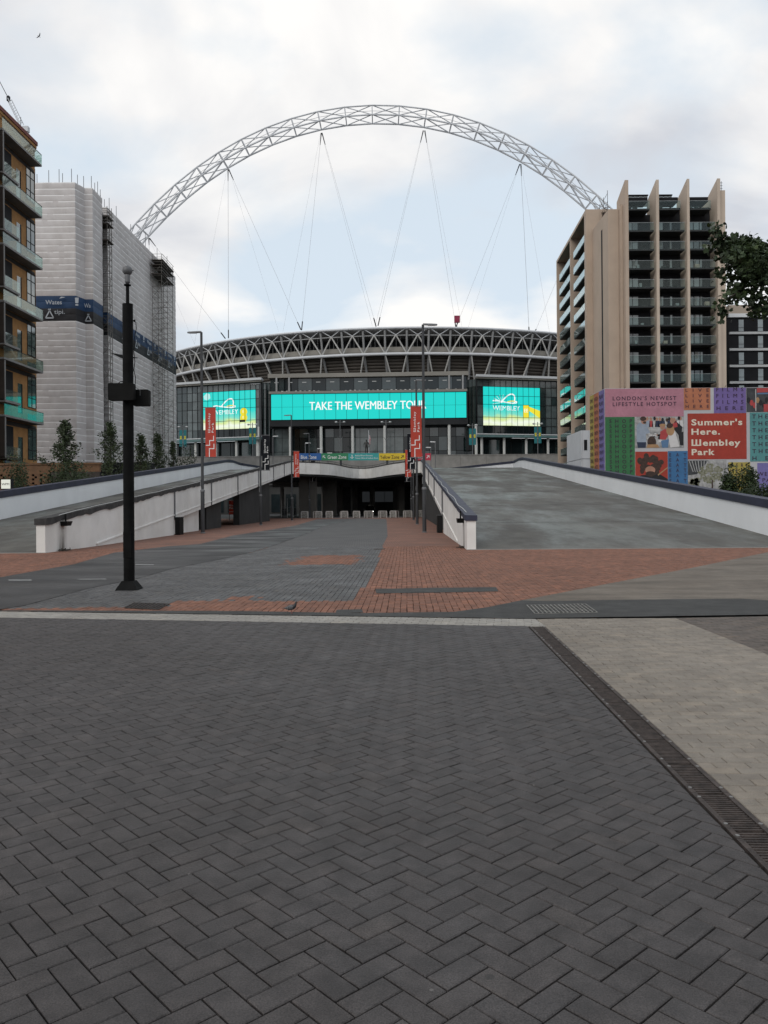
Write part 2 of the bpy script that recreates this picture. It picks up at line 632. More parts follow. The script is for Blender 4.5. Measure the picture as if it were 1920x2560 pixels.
# --- forecourt of charcoal blocks in herringbone
fc = MB().sheet([(bl.x, bl.y, -0.014), (bl.x, -6, -0.014), (dpt(17).x, dpt(17).y, -0.014), (dpt(0).x, dpt(0).y, -0.014), (br.x, br.y, -0.014)]).build(
    'forecourt_paving', M_BED, kind='structure')
reg = [(-9.5, 0.9), (dpt(9.6, -0.012).x, dpt(9.6).y), (dpt(0, -0.012).x, dpt(0).y - 0.0), (br.x - 0.03, br.y), (bl.x, bl.y)]
an0 = R(45 - 3)
ca, sa = math.cos(an0), math.sin(an0)
bricks = []
u = 0.1015
for c in range(-120, 170):
    for r in range(-120, 170):
        d = (c - r) % 4
        if d == 0:
            lx_, ly_, hor = c + 1.0, r + 0.5, True
        elif d == 3:
            lx_, ly_, hor = c + 0.5, r + 1.0, False
        else:
            continue
        x, y = (ca * lx_ - sa * ly_) * u + 0.06, (sa * lx_ + ca * ly_) * u
        if not (-9.8 < x < 2.3 and 0.8 < y < 13.2):
            continue
        if abs(x) > y * 0.56 + 0.6:
            continue
        an = an0 if hor else an0 + PI / 2
        rc = rect(x, y, an, 2 * u, u)
        pl = clip(rc, reg)
        if not pl:
            continue
        whole = all(min((p[0] - q[0]) ** 2 + (p[1] - q[1]) ** 2 for q in rc) < 1e-8 for p in pl) and len(pl) == 4
        bricks.append((x, y, an, pl, 0, whole))
pave(fc, 'paver', bricks, 2 * u, u, 0.0062, [M_CHAR_O], [M_CHAR_A], 'paver_field')

# --- drain channel with slotted grating
M_RUST = mat('rusted_cast_iron', (0.050, 0.038, 0.033), 0.75, 0.45, 14, bump=0.5, bscale=90, metal=0.2)
M_BOLT = mat('bright_bolt', (0.24, 0.23, 0.22), 0.4, 0.1, 5, metal=0.7)
M_DARK = mat('deep_dark', (0.008, 0.008, 0.008), 0.9, 0.1, 2)
dc = thing('drain_channel', dpt(4.5, DR_W / 2), 'rusty slotted drain grating running between the charcoal and the pale paving', 'drain')
m = MB()
for a0, a1 in ((0.0, 0.028), (DR_W - 0.028, DR_W)):
    for k in range(16):
        t0, t1 = k * 0.6, k * 0.6 + 0.595
        q = [dpt(t0, a0), dpt(t1, a0), dpt(t1, a1), dpt(t0, a1)]
        m.hexa([(p.x, p.y, -0.05) for p in q] + [(p.x, p.y, 0.003) for p in q])
m.build('edge_rail', M_RUST, dc)
q = [dpt(-0.0, 0.028), dpt(9.6, 0.028), dpt(9.6, DR_W - 0.028), dpt(0, DR_W - 0.028)]
MB().sheet([(p.x, p.y, -0.03) for p in q]).build('channel_bed', M_DARK, dc)
BOLT = MB().lathe([(0.011, 0.002), (0.011, 0.008), (0.006, 0.010)], (0, 0, 0), 8).mesh('bolt', M_BOLT)
for k in range(19):
    m = MB()
    t0 = k * 0.5
    for j in range(17):
        t = t0 + 0.02 + j * 0.0285
        q = [dpt(t, 0.030), dpt(t + 0.013, 0.030), dpt(t + 0.013, DR_W - 0.030), dpt(t, DR_W - 0.030)]
        m.hexa([(p.x, p.y, -0.022) for p in q] + [(p.x, p.y, -0.002) for p in q])
    gr = m.build('grating', M_RUST, dc)
    for a in (0.016, DR_W - 0.016):
        for t in (t0 + 0.07, t0 + 0.43):
            p = dpt(t, a)
            inst('bolt', BOLT, gr, (p.x, p.y, 0))

# --- pale band and pale paving in running bond
pb = MB().sheet([(bl.x, bl.y, -0.016), (br.x, br.y, -0.016), (BT_R.x, BT_R.y, -0.016), (BT_L.x - bd.x * 6, BT_L.y - bd.y * 6, -0.016)]).build('pale_band', M_BED, kind='structure')
regb = [(bl.x, bl.y), (br.x + bd.x * 0.22, br.y + bd.y * 0.22), (BT_R.x + 0.22, BT_R.y), (BT_L.x - bd.x * 6, BT_L.y - bd.y * 6)]
an = math.atan2(bd.y, bd.x)
nb = V((-bd.y, bd.x, 0))
bricks = []
for r in range(-2, 12):
    for c in range(-10, 90):
        p = bl + bd * (c * 0.2 + (0.1 if r % 2 else 0)) + nb * (r * 0.1 + 0.05)
        pl = clip(rect(p.x, p.y, an, 0.2, 0.1), regb)
        if pl and abs(p.x) < 7.5:
            bricks.append((p.x, p.y, an, pl, 0, len(pl) == 4 and inside(p, regb)))
pave(pb, 'paver', bricks, 0.2, 0.1, 0.005, [M_BAND_A], [M_BAND_A], 'paver_field', singles=0)

rgt = dpt(0, DR_W)
far_r = V((BT_R.x + 6.5, BT_R.y + (PALE_FAR_R.y - BT_R.y) * 6.5 / (PALE_FAR_R.x - BT_R.x), 0))
A1, A2 = G(1690, 1545), G(1920, 1636)
ad = (A2 - A1).normalized()
A3 = A2 + ad * 3
pp = MB().sheet([(dpt(12, DR_W).x, dpt(12).y, -0.015), (12, dpt(12).y, -0.015), (12, 14, -0.015), (far_r.x, far_r.y, -0.015), (BT_R.x, BT_R.y, -0.015), (br.x, br.y, -0.015), (rgt.x, rgt.y, -0.015)]).build(
    'pale_paving', M_BED, kind='structure')
XD = dpt(-0.75, DR_W + .006)
A4 = A1 + ad * 9.4
A3 = A4
R1 = [(dpt(9, DR_W + .006).x, dpt(9).y), (A4.x, A4.y), (A1.x, A1.y), (XD.x, BT_R.y)]
R2 = [(A1.x, A1.y), (A3.x, A3.y), (11, A3.y), (far_r.x, far_r.y)]
bricks, bricks2 = [], []
an = R(-1.5)
for r in range(0, 115):
    for c in range(-2, 60):
        x = 1.2 + c * 0.2 + (0.1 if r % 2 else 0) + r * 0.1 * 0.026
        y = 2.0 + r * 0.1 - c * 0.2 * 0.026
        if x > y * 0.56 + 0.5:
            continue
        rc = rect(x, y, an, 0.2, 0.1)
        for rg, lst in ((R1, bricks), (R2, bricks2)):
            pl = clip(rc, rg)
            if pl:
                whole = len(pl) == 4 and all(min((p[0] - q[0]) ** 2 + (p[1] - q[1]) ** 2 for q in rc) < 1e-8 for p in pl)
                lst.append((x, y, an, pl, 0, whole))
pave(pp, 'paver', bricks, 0.2, 0.1, 0.0030, [M_PALE_O], [M_PALE_A], 'paver_field')
pave(pp, 'paver', bricks2, 0.2, 0.1, 0.004, [M_BROWN_A], [M_BROWN_A], 'brown_paver_field', singles=0)

# --- red and grey block paving of the approach
road_edge_r = [(0, 1524), (58, 1515), (216, 1472.6), (347, 1445.6), (444, 1418.6), (540, 1401), (633, 1380), (698, 1359), (773, 1331.7), (805, 1316), (894, 1295.5)]
road_edge_l = [(0, 1443.7), (185, 1411), (285, 1382), (420, 1366), (501, 1360), (582, 1339), (680, 1324), (738, 1314), (793, 1298)]
RE_R = [G(*p) for p in road_edge_r]
RE_L = [G(*p) for p in road_edge_l]
LX0 = RE_R[0] + V((-9, 1.5, 0)) * 0.9
LX1 = RE_L[0] + V((-14, -3.5, 0))
asphalt_poly = [LX0] + RE_R + RE_L[::-1] + [LX1]
strip_top = [(0, 1527), (600, 1529), (900, 1534), (1134, 1531), (1220, 1519), (1302, 1502), (1368, 1504), (1532, 1501), (1849, 1497.5), (1920, 1502)]
ST = [G(*p) for p in strip_top]
strip_poly = [ST[0] + V((-6, .9, 0))] + ST + [ST[-1] + V((6, 0, 0)), PALE_FAR_R + V((6, 0.2, 0)), PALE_FAR_R, BT_R, BT_L, BT_L - bd * 6]
buff_e = [G(*p) for p in ((1302, 1502), (1515, 1461), (1726, 1421), (1920, 1381))]
buff_poly = buff_e + [V((34, 29.5, 0)), V((40, 14, 0)), ST[-1] + V((6, 0, 0))] + ST[:5:-1]

grey_poly = [G(*p) for p in ((-200, 1524), (420, 1516), (430, 1502), (887, 1502), (925, 1440), (954, 1380), (969, 1340), (966, 1296), (894, 1295.5), (805, 1316), (773, 1331), (698, 1359), (633, 1380), (444, 1418), (216, 1472))]
red_patches = [[G(*p) for p in q] for q in (((770, 1389), (900, 1387), (895, 1411), (700, 1412)), ((860, 1346), (950, 1346), (950, 1357), (840, 1357)), ((560, 1494), (640, 1490), (640, 1530), (520, 1530)))]

rp_ = MB().sheet([(-20, 11, -0.02), (36, 11, -0.02), (36, 33, -0.02), (-20, 33, -0.02)]).build('block_paving', M_BED, kind='structure')
bricks = []
yaw = R(-1.6)
cy_, sy_ = math.cos(yaw), math.sin(yaw)
deep_a = [p for p in asphalt_poly]
for c in range(-160, 330):
    for r in range(0, 105):
        lx_, ly_ = c * 0.1 + 0.05, 10.9 + r * 0.2 + (0.1 if c % 2 else 0.0) + 0.1
        x, y = cy_ * lx_ - sy_ * ly_, sy_ * lx_ + cy_ * ly_
        if y > 31.2 or abs(x) > y * 0.50 + 0.8:
            continue
        if y > 28.65 and x > 3.1:
            continue
        # hidden well inside the tarmac: leave out
        if inside((x, y), strip_poly) and y < 11.9 and x < 0:
            continue
        if inside((x - .5, y), buff_poly) and inside((x + .5, y), buff_poly) and inside((x, y + .4), buff_poly):
            continue
        if inside((x - .4, y), asphalt_poly) and inside((x + .4, y), asphalt_poly) and inside((x, y - .4), asphalt_poly) and inside((x, y + .4), asphalt_poly):
            continue
        if y < BT_L.y + bd.y / bd.x * (x - BT_L.x) + 0.12 and x < BT_R.x + .3:
            continue
        if x > BT_R.x and y < BT_R.y + max(0, x - BT_R.x) * (PALE_FAR_R.y - BT_R.y) / (PALE_FAR_R.x - BT_R.x) + 0.25:
            continue
        g = inside((x, y), grey_poly)
        if g:
            for rp2 in red_patches:
                if inside((x + random.gauss(0, .12), y + random.gauss(0, .12)), rp2):
                    g = False
                    break
        an = yaw + PI / 2 + random.gauss(0, 0.008)
        xx, yy = x + random.gauss(0, .0025), y + random.gauss(0, .004)
        bricks.append((xx, yy, an, rect(xx, yy, an, 0.2, 0.1), 1 if g else 0, True))
pave(rp_, 'brick', bricks, 0.2, 0.1, 0.009, [M_RED_O, M_GREY_O], [M_RED_A, M_GREY_A], 'brick_field', h=0.035, wob=0.0025)


def brick_far(name, c1, c2, mortar):
    """block paving too far off to tell the blocks apart"""
    m = bpy.data.materials.new(name)
    m.use_nodes = True
    t = m.node_tree
    b = t.nodes['Principled BSDF']
    b.inputs['Roughness'].default_value = 0.8
    tcn = N(t, 'ShaderNodeTexCoord')
    mpn = N(t, 'ShaderNodeMapping'); mpn.inputs['Rotation'].default_value = (0, 0, PI / 2 - R(1.6))
    L(t, tcn.outputs['Object'], mpn.inputs[0])
    bk = N(t, 'ShaderNodeTexBrick')
    bk.inputs['Scale'].default_value = 1.0
    bk.inputs['Brick Width'].default_value, bk.inputs['Row Height'].default_value = 0.2, 0.1
    bk.inputs['Mortar Size'].default_value = 0.006
    bk.inputs['Color1'].default_value, bk.inputs['Color2'].default_value, bk.inputs['Mortar'].default_value = (*c1, 1), (*c2, 1), (*mortar, 1)
    L(t, mpn.outputs[0], bk.inputs['Vector'])
    nz = N(t, 'ShaderNodeTexNoise'); nz.inputs['Scale'].default_value = 0.5; nz.inputs['Detail'].default_value = 5
    L(t, tcn.outputs['Object'], nz.inputs['Vector'])
    rp = N(t, 'ShaderNodeValToRGB')
    rp.color_ramp.elements[0].position, rp.color_ramp.elements[0].color = 0.35, (0.75, 0.75, 0.75, 1)
    rp.color_ramp.elements[1].position, rp.color_ramp.elements[1].color = 0.65, (1.15, 1.12, 1.1, 1)
    L(t, nz.outputs[0], rp.inputs[0])
    mm = N(t, 'ShaderNodeMixRGB', blend_type='MULTIPLY'); mm.inputs[0].default_value = 1
    L(t, bk.outputs[0], mm.inputs[1]); L(t, rp.outputs[0], mm.inputs[2])
    L(t, mm.outputs[0], b.inputs['Base Color'])
    return m


M_REDFAR = brick_far('red_block_paving', (0.200, 0.085, 0.050), (0.17, 0.075, 0.047), (0.06, 0.032, 0.024))
M_GREYFAR = brick_far('grey_block_paving', (0.084, 0.082, 0.081), (0.072, 0.071, 0.071), (0.03, 0.027, 0.027))
MB().box(-26, 22, 31.0, 112, -0.044, -0.008).build('far_red_paving', M_REDFAR, kind='structure')
g2 = [p for p in grey_poly if p.y > 26]
gp = [G(954, 1380), G(969, 1340), G(966, 1297), G(894, 1295.5), G(805, 1316), G(773, 1331), G(698, 1359), G(633, 1380)]
k0 = [p for p in gp]
MB().sheet([(gp[0].x, 31.0, -0.003)] + [(p.x, p.y, -0.003) for p in gp[1:7] if p.y > 31] + [(gp[6].x - 0.3, 31.0, -0.003)]).build('far_grey_paving', M_GREYFAR, kind='structure')

M_ASPH = mat('worn_asphalt', (0.034, 0.033, 0.033), 0.62, 0.35, 0.7, bump=0.6, bscale=70, stretch=(0.7, 1.2, 1), rvar=0.18, spec=.45, **STL)
M_ASPH2 = mat('dark_patch_asphalt', (0.036, 0.036, 0.034), 0.85, 0.25, 3, bump=0.6, bscale=90, **STN)
M_BUFF = mat('buff_tarmac', (0.145, 0.122, 0.097), 0.9, 0.2, 0.9, bump=0.5, bscale=90, stretch=(0.6, 1.5, 1), **STN)
MB().sheet([(p.x, p.y, 0.006) for p in asphalt_poly]).build('asphalt_road', M_ASPH, kind='structure')
MB().sheet([(p.x, p.y, 0.0075) for p in buff_poly]).build('buff_path', M_BUFF, kind='structure')
MB().sheet([(p.x, p.y, 0.009) for p in strip_poly]).build('asphalt_strip', M_ASPH2, kind='structure')
# repair strip let into the red blocks
q = [G(*p) for p in ((938, 1473), (1080, 1470), (1240, 1468.5), (1246, 1479), (1090, 1482), (941, 1484))]
MB().sheet([(p.x, p.y, 0.006) for p in q]).build('repair_strip', M_ASPH2, kind='structure')
q = [G(*p) for p in ((842, 1525), (904, 1524), (908, 1532), (838, 1534))]
MB().sheet([(p.x, p.y, 0.006) for p in q]).build('repair_strip', M_ASPH2, kind='structure')
# worn white dashes on the asphalt
M_DASH = mat('worn_white_paint', (0.19, 0.19, 0.185), 0.8, 0.4, 5)
for i, q in enumerate((((20, 1450), (78, 1449.5), (80, 1452.6), (22, 1453)), ((190, 1448.5), (262, 1447.5), (268, 1449.5), (196, 1450.3)), ((340, 1411), (384, 1411.5), (384, 1413.6), (336, 1413)))):
    MB().sheet([(p.x, p.y, 0.0105) for p in [G(*a) for a in q]]).build('road_marking', M_DASH, kind='structure')

# --- gully gratings and covers
M_GALV = mat('galvanised_steel', (0.26, 0.25, 0.23), 0.55, 0.3, 9, metal=0.5)


def gully(corners, nx, ny, label, matl, z=0.014):
    c = [G(*p) for p in corners]
    ctr = sum(c, V()) / 4
    g_ = thing('gully_grating', (ctr.x, ctr.y, 0), label, 'grating')
    lerp = lambda a, b: (c[0] * (1 - a) + c[1] * a) * (1 - b) + (c[3] * (1 - a) + c[2] * a) * b
    MB().sheet([(p.x, p.y, z - 0.003) for p in c]).build('pit', M_DARK, g_)
    for i in range(nx + 1):
        a, b = lerp(i / nx, 0), lerp(i / nx, 1)
        MB().tube((a.x, a.y, z), (b.x, b.y, z), 0.008, 4).build('bar', matl, g_)
    m = MB()
    for j in range(ny + 1):
        a, b = lerp(0, j / ny), lerp(1, j / ny)
        m.tube((a.x, a.y, z - .001), (b.x, b.y, z - .001), 0.006, 4)
    m.build('cross_bar', matl, g_)
    return g_


gully(((1317, 1515), (1463, 1512), (1493, 1533), (1337, 1536)), 15, 6, 'galvanised steel grating set in the dark tarmac strip', M_GALV)
gully(((335, 1508), (424, 1511), (395, 1525), (312, 1521)), 9, 4, 'dark iron gully cover in the grey blocks beside the white band', M_RUST, 0.010)
mc = MB()
q = [G(*p) for p in ((935, 1372), (962, 1371.5), (960, 1373.5), (936, 1374))]
mc.hexa([(p.x, p.y, -0.02) for p in q] + [(p.x, p.y, 0.012) for p in q]).build('utility_cover', M_RUST, label='small dark utility cover where grey blocks meet red ones', cat='cover')

# ================================================================ RAMPS AND BRIDGE
M_WHITE = mat('weathered_white_render', (0.74, 0.725, 0.70), 0.85, 0.07, 0.7, bump=0.25, bscale=18, stain=[(.35, (.93, .92, .9), (1.03, 1.03, 1.03))])
M_WHITE2 = mat('white_painted_parapet', (0.78, 0.79, 0.80), 0.8, 0.04, 0.5, bump=0.1, bscale=25)
M_NAVY = mat('navy_coping', (0.022, 0.025, 0.048), 0.6, 0.25, 1.5)
M_FELT = mat('ragged_dark_coping', (0.035, 0.033, 0.032), 0.85, 0.5, 4, bump=0.8, bscale=25)
M_BLACK = mat('black_metal', (0.006, 0.006, 0.006), 0.6, 0.3, 3, spec=.2)
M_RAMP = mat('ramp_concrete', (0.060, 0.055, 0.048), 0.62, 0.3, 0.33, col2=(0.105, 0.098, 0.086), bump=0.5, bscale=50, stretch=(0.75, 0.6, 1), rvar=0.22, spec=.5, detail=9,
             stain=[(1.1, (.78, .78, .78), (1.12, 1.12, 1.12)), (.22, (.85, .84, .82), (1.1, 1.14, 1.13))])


def ramp_sheen(m):
    """pale greenish patches: wet sheen put into the ramp colour, with smoother roughness"""
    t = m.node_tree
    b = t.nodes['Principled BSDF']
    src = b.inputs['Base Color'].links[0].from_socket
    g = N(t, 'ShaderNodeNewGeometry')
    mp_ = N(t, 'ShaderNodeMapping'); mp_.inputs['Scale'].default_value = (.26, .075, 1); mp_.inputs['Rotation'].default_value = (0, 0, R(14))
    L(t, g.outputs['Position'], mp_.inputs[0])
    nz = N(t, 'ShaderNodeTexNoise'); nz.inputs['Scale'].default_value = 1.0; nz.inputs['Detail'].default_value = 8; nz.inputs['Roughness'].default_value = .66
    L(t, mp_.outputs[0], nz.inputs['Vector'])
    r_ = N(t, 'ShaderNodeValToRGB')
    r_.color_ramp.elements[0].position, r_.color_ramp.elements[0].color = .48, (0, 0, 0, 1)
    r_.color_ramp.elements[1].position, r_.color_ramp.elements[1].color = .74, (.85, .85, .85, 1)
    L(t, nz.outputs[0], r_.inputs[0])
    mm = N(t, 'ShaderNodeMixRGB'); L(t, r_.outputs[0], mm.inputs[0]); L(t, src, mm.inputs[1]); mm.inputs[2].default_value = (.150, .172, .157, 1)  # wet sheen mixed into the base colour as pale green-grey
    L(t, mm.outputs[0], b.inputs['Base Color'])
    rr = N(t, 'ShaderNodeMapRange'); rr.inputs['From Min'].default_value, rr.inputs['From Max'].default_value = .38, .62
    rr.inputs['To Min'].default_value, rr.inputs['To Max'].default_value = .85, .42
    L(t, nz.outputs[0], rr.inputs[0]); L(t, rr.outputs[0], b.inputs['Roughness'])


ramp_sheen(M_RAMP)
M_CONC = mat('grey_concrete', (0.26, 0.25, 0.235), 0.85, 0.16, 0.5, bump=0.3, bscale=12)
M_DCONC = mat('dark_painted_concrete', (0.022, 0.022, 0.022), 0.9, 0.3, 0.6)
M_STEEL = mat('galvanised_post', (0.16, 0.16, 0.165), 0.55, 0.15, 2, metal=0.3)
M_POST = mat('grey_painted_post', (0.050, 0.051, 0.054), 0.55, 0.15, 1, spec=.3)
M_ROPE = mat('pale_rope', (0.5, 0.5, 0.48), 0.8, 0.1, 4)

Y0, YC, ZC = 28.4, 112.0, 6.9
SL = ZC / (YC - Y0)


def rz(Y):
    return max(0.0, min(ZC, (Y - Y0) * SL))


XLi = lambda Y: -12.06 - 0.0112 * (Y - 28.2)
XRi = lambda Y: 2.95 + 0.028 * (Y - 28.5)
XLo = lambda Y: -19.7 - 0.0265 * (Y - 40.8)
XRo = lambda Y: 15.3 + 0.050 * (Y - 31.7)


def deck(name, xa, xb, y0, y1):
    m = MB()
    ys = [y0 + (y1 - y0) * i / 20 for i in range(21)]
    for i in range(20):
        a, b = ys[i], ys[i + 1]
        za, zb = rz(a) + 0.012, rz(b) + 0.012
        ba, bb = max(-0.03, za - 0.6), max(-0.03, zb - 0.6)
        m.hexa([(xa(a), a, ba), (xb(a), a, ba), (xb(b), b, bb), (xa(b), b, bb), (xa(a), a, za), (xb(a), a, za), (xb(b), b, zb), (xa(b), b, zb)])
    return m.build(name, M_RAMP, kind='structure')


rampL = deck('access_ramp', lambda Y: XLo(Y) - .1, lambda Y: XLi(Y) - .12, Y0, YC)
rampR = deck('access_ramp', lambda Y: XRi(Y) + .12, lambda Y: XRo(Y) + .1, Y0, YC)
for s_, (xa, xb) in ((rampL, (XLo, lambda Y: XLi(Y) - .32)), (rampR, (lambda Y: XRi(Y) + .32, XRo))):        # cross joints of the cast bays
    for y in (37.5, 47.5, 60, 75, 93):
        m = MB()
        m.hexa([(xa(y), y - .02, rz(y) + .0), (xb(y), y - .02, rz(y) + .0), (xb(y), y + .02, rz(y) + .0), (xa(y), y + .02, rz(y) + .0),
                (xa(y), y - .02, rz(y) + .016), (xb(y), y - .02, rz(y) + .016), (xb(y), y + .02, rz(y) + .016), (xa(y), y + .02, rz(y) + .016)])
        m.build('joint', M_DARK, s_)
# pale kerb line at the foot of the right ramp
MB().box(2.95, 18.5, 28.30, 28.38, -0.02, 0.018).build('ramp_edging', M_CONC, kind='structure')
MB().box(-21, -12.0, 28.30, 28.38, -0.02, 0.018).build('ramp_edging', M_CONC, kind='structure')


def seg_wall(m, xf, y0, y1, t0, t1, bot, top, n, mi=0):
    """wall band along Y: offsets t0..t1 in X from line xf, heights bot(Y)..top(Y)"""
    for i in range(n):
        a, b = y0 + (y1 - y0) * i / n, y0 + (y1 - y0) * (i + 1) / n
        m.hexa([(xf(a) + t0, a, bot(a)), (xf(a) + t1, a, bot(a)), (xf(b) + t1, b, bot(b)), (xf(b) + t0, b, bot(b)),
                (xf(a) + t0, a, top(a)), (xf(a) + t1, a, top(a)), (xf(b) + t1, b, top(b)), (xf(b) + t0, b, top(b))], mi)


def stain_mat():
    """white render with the dirty streak under the broken hopper"""
    m = MATS['weathered_white_render'].copy()
    m.name = 'stained_white_render'
    t = m.node_tree
    b = t.nodes['Principled BSDF']
    src = b.inputs['Base Color'].links[0].from_socket
    g = N(t, 'ShaderNodeNewGeometry')
    sx = N(t, 'ShaderNodeSeparateXYZ')
    L(t, g.outputs['Position'], sx.inputs[0])
    a = N(t, 'ShaderNodeMath', operation='SUBTRACT'); a.inputs[1].default_value = 29.85
    L(t, sx.outputs[1], a.inputs[0])
    ab = N(t, 'ShaderNodeMath', operation='ABSOLUTE'); L(t, a.outputs[0], ab.inputs[0])
    nz = N(t, 'ShaderNodeTexNoise'); nz.inputs['Scale'].default_value = 3.5; nz.inputs['Detail'].default_value = 6
    mpn = N(t, 'ShaderNodeMapping'); mpn.inputs['Scale'].default_value = (1, 1.6, 0.35)
    L(t, g.outputs['Position'], mpn.inputs[0]); L(t, mpn.outputs[0], nz.inputs['Vector'])
    mr = N(t, 'ShaderNodeMapRange'); mr.inputs['From Min'].default_value, mr.inputs['From Max'].default_value = 0.55, 0.1
    L(t, ab.outputs[0], mr.inputs[0])
    mu = N(t, 'ShaderNodeMath', operation='MULTIPLY'); L(t, mr.outputs[0], mu.inputs[0]); L(t, nz.outputs[0], mu.inputs[1])
    zr = N(t, 'ShaderNodeMapRange'); zr.inputs['From Min'].default_value, zr.inputs['From Max'].default_value = 1.05, 0.1
    zr.inputs['To Min'].default_value, zr.inputs['To Max'].default_value = 0.5, 1.6
    L(t, sx.outputs[2], zr.inputs[0])
    mu2 = N(t, 'ShaderNodeMath', operation='MULTIPLY', use_clamp=True); L(t, mu.outputs[0], mu2.inputs[0]); L(t, zr.outputs[0], mu2.inputs[1])
    mm = N(t, 'ShaderNodeMixRGB'); L(t, mu2.outputs[0], mm.inputs[0]); L(t, src, mm.inputs[1]); mm.inputs[2].default_value = (0.10, 0.085, 0.07, 1)
    L(t, mm.outputs[0], b.inputs['Base Color'])
    return m


M_STAIN = stain_mat()


def inner_wall(side, label):
    xf = XLi if side < 0 else XRi
    th = -0.32 if side < 0 else 0.32                     # thickness away from the roadway
    t0, t1 = (th, 0.0) if side < 0 else (0.0, th)
    w = thing('ramp_wall', (xf(60), 60, 0), label, 'wall')
    yb = 46.5
    top = lambda Y: rz(Y) + 1.06
    bot = lambda Y: -0.03 if Y < yb else rz(Y) - 0.62
    cuts = [28.3, yb, 57, 68, 80, 92, 103, 112.6] if side < 0 else [28.3, yb, 60, 75, 93, 112.6]
    for i in range(len(cuts) - 1):
        m = MB()
        bt = bot if i else (lambda Y: -0.03)
        seg_wall(m, xf, cuts[i] + 0.02, cuts[i + 1] - 0.02, t0, t1, bt, top, 4)
        m.build('wall_panel', M_STAIN if i == 0 else M_WHITE, w)
        if i:
            m = MB()
            y = cuts[i]
            s = 1 if side < 0 else -1
            m.tube((xf(y) + s * .05, y, max(0, rz(y) - .6)), (xf(y) + s * .05, y, top(y)), 0.045, 8).build('downpipe', M_STEEL, w)
    # moulded ledge that marks the deck level
    m = MB()
    s = 0.0
    o0, o1 = (0.0, 0.05) if side < 0 else (-0.05, 0.0)
    seg_wall(m, xf, 33.5, 112.4, o0, o1, lambda Y: rz(Y) - 0.36, lambda Y: rz(Y) - 0.30, 10)
    m.build('ledge', M_WHITE, w)
    # coping, uneven along its lower edge
    m = MB()
    c0, c1 = (th - .05, 0.07) if side < 0 else (-0.07, th + .05)
    n = 170
    ys = [28.27 + (112.6 - 28.27) * i / n for i in range(n + 1)]
    jag = [random.uniform(0, 0.10) * (1 if side < 0 else .35) for _ in ys]
    hx = [random.uniform(-0.012, 0.012) for _ in ys]
    for i in range(n):
        a, b = ys[i], ys[i + 1]
        za, zb = top(a) + 0.004, top(b) + 0.004
        ja, jb = jag[i], jag[i + 1]
        m.hexa([(xf(a) + c0, a, za - ja), (xf(a) + c1, a, za - ja), (xf(b) + c1, b, zb - jb), (xf(b) + c0, b, zb - jb),
                (xf(a) + c0, a, za + .17 + hx[i]), (xf(a) + c1, a, za + .17 - hx[i]), (xf(b) + c1, b, zb + .17 - hx[i + 1]), (xf(b) + c0, b, zb + .17 + hx[i + 1])])
    m.build('coping', M_FELT if side < 0 else M_NAVY, w)
    pts = [(xf(y) + (c0 + c1) / 2 + (0.13 if side < 0 else -0.13) + 0.05 * math.sin(y * .9) , y, top(y) + 0.195 + 0.01 * math.sin(y * 2.3)) for y in [29.5 + i * 1.5 for i in range(50)]]
    m = MB().path(pts, 0.014, 5)
    m.build('rope', M_ROPE, w)
    # hopper and its pipe
    sx = 1 if side < 0 else -1
    yh = 29.9
    zt = rz(yh)
    x0 = xf(yh)
    hp = MB()
    a0, a1 = sorted((x0, x0 + sx * 0.26))
    hp.hexa([(a0 + .02, yh - .2, .93), (a1 - .02, yh - .2, .93), (a1 - .02, yh + .2, .93), (a0 + .02, yh + .2, .93),
             (a0 - .0, yh - .26, 1.10), (a1 + .02, yh - .26, 1.10), (a1 + .02, yh + .26, 1.10), (a0, yh + .26, 1.10)])
    h_ = hp.build('hopper', M_BLACK, w)
    MB().tube((x0 + sx * .12, yh, 1.10), (x0 + sx * .12, yh, top(yh) + .2), 0.03, 8).build('pipe', M_BLACK, h_)
    # litter and weeds gathered at the corner
    return w


wl = inner_wall(-1, 'long white ramp wall with ragged dark coping on the left side of the roadway')
wr = inner_wall(1, 'white ramp wall with black coping and rope on the right side of the roadway')
for sx, xf in ((1, XLi), (-1, XRi)):                      # debris at the foot of each wall end
    m = MB()
    for _ in range(34):
        y = 29.7 + random.gauss(0, .28)
        x = xf(y) + sx * abs(random.gauss(0.02, .16))
        s = random.uniform(.015, .05)
        p = V((x, y, 0.01 + random.uniform(0, .03)))
        d = V((random.gauss(0, 1), random.gauss(0, 1), random.gauss(0, .4))).normalized()
        m.tube(p, p + d * s * 3, s * .35, 5)
    m.build('debris', mat('dead_leaves', (0.035, 0.026, 0.018), 0.9, 0.5, 9), kind='stuff',
            label='dark weeds and litter at the foot of the left ramp wall end' if sx > 0 else 'dark weeds and litter at the foot of the right ramp wall end', cat='litter')
# black box and pipe where the solid wall ends
for sx, xf, lab in ((1, XLi, 'black service cabinet against the white left ramp wall'), (-1, XRi, 'black service cabinet against the white right ramp wall')):
    y = 46.9
    x = xf(y)
    c = thing('service_cabinet', (x, y, 0), lab, 'cabinet')
    a, b = sorted((x + sx * .06, x + sx * .34))
    MB().box(a, b, y - .45, y + .45, 0, 1.0).build('body', M_BLACK, c)
    MB().box(a - .02, b + .02, y - .47, y + .47, 1.0, 1.04).build('lid', M_POST, c)


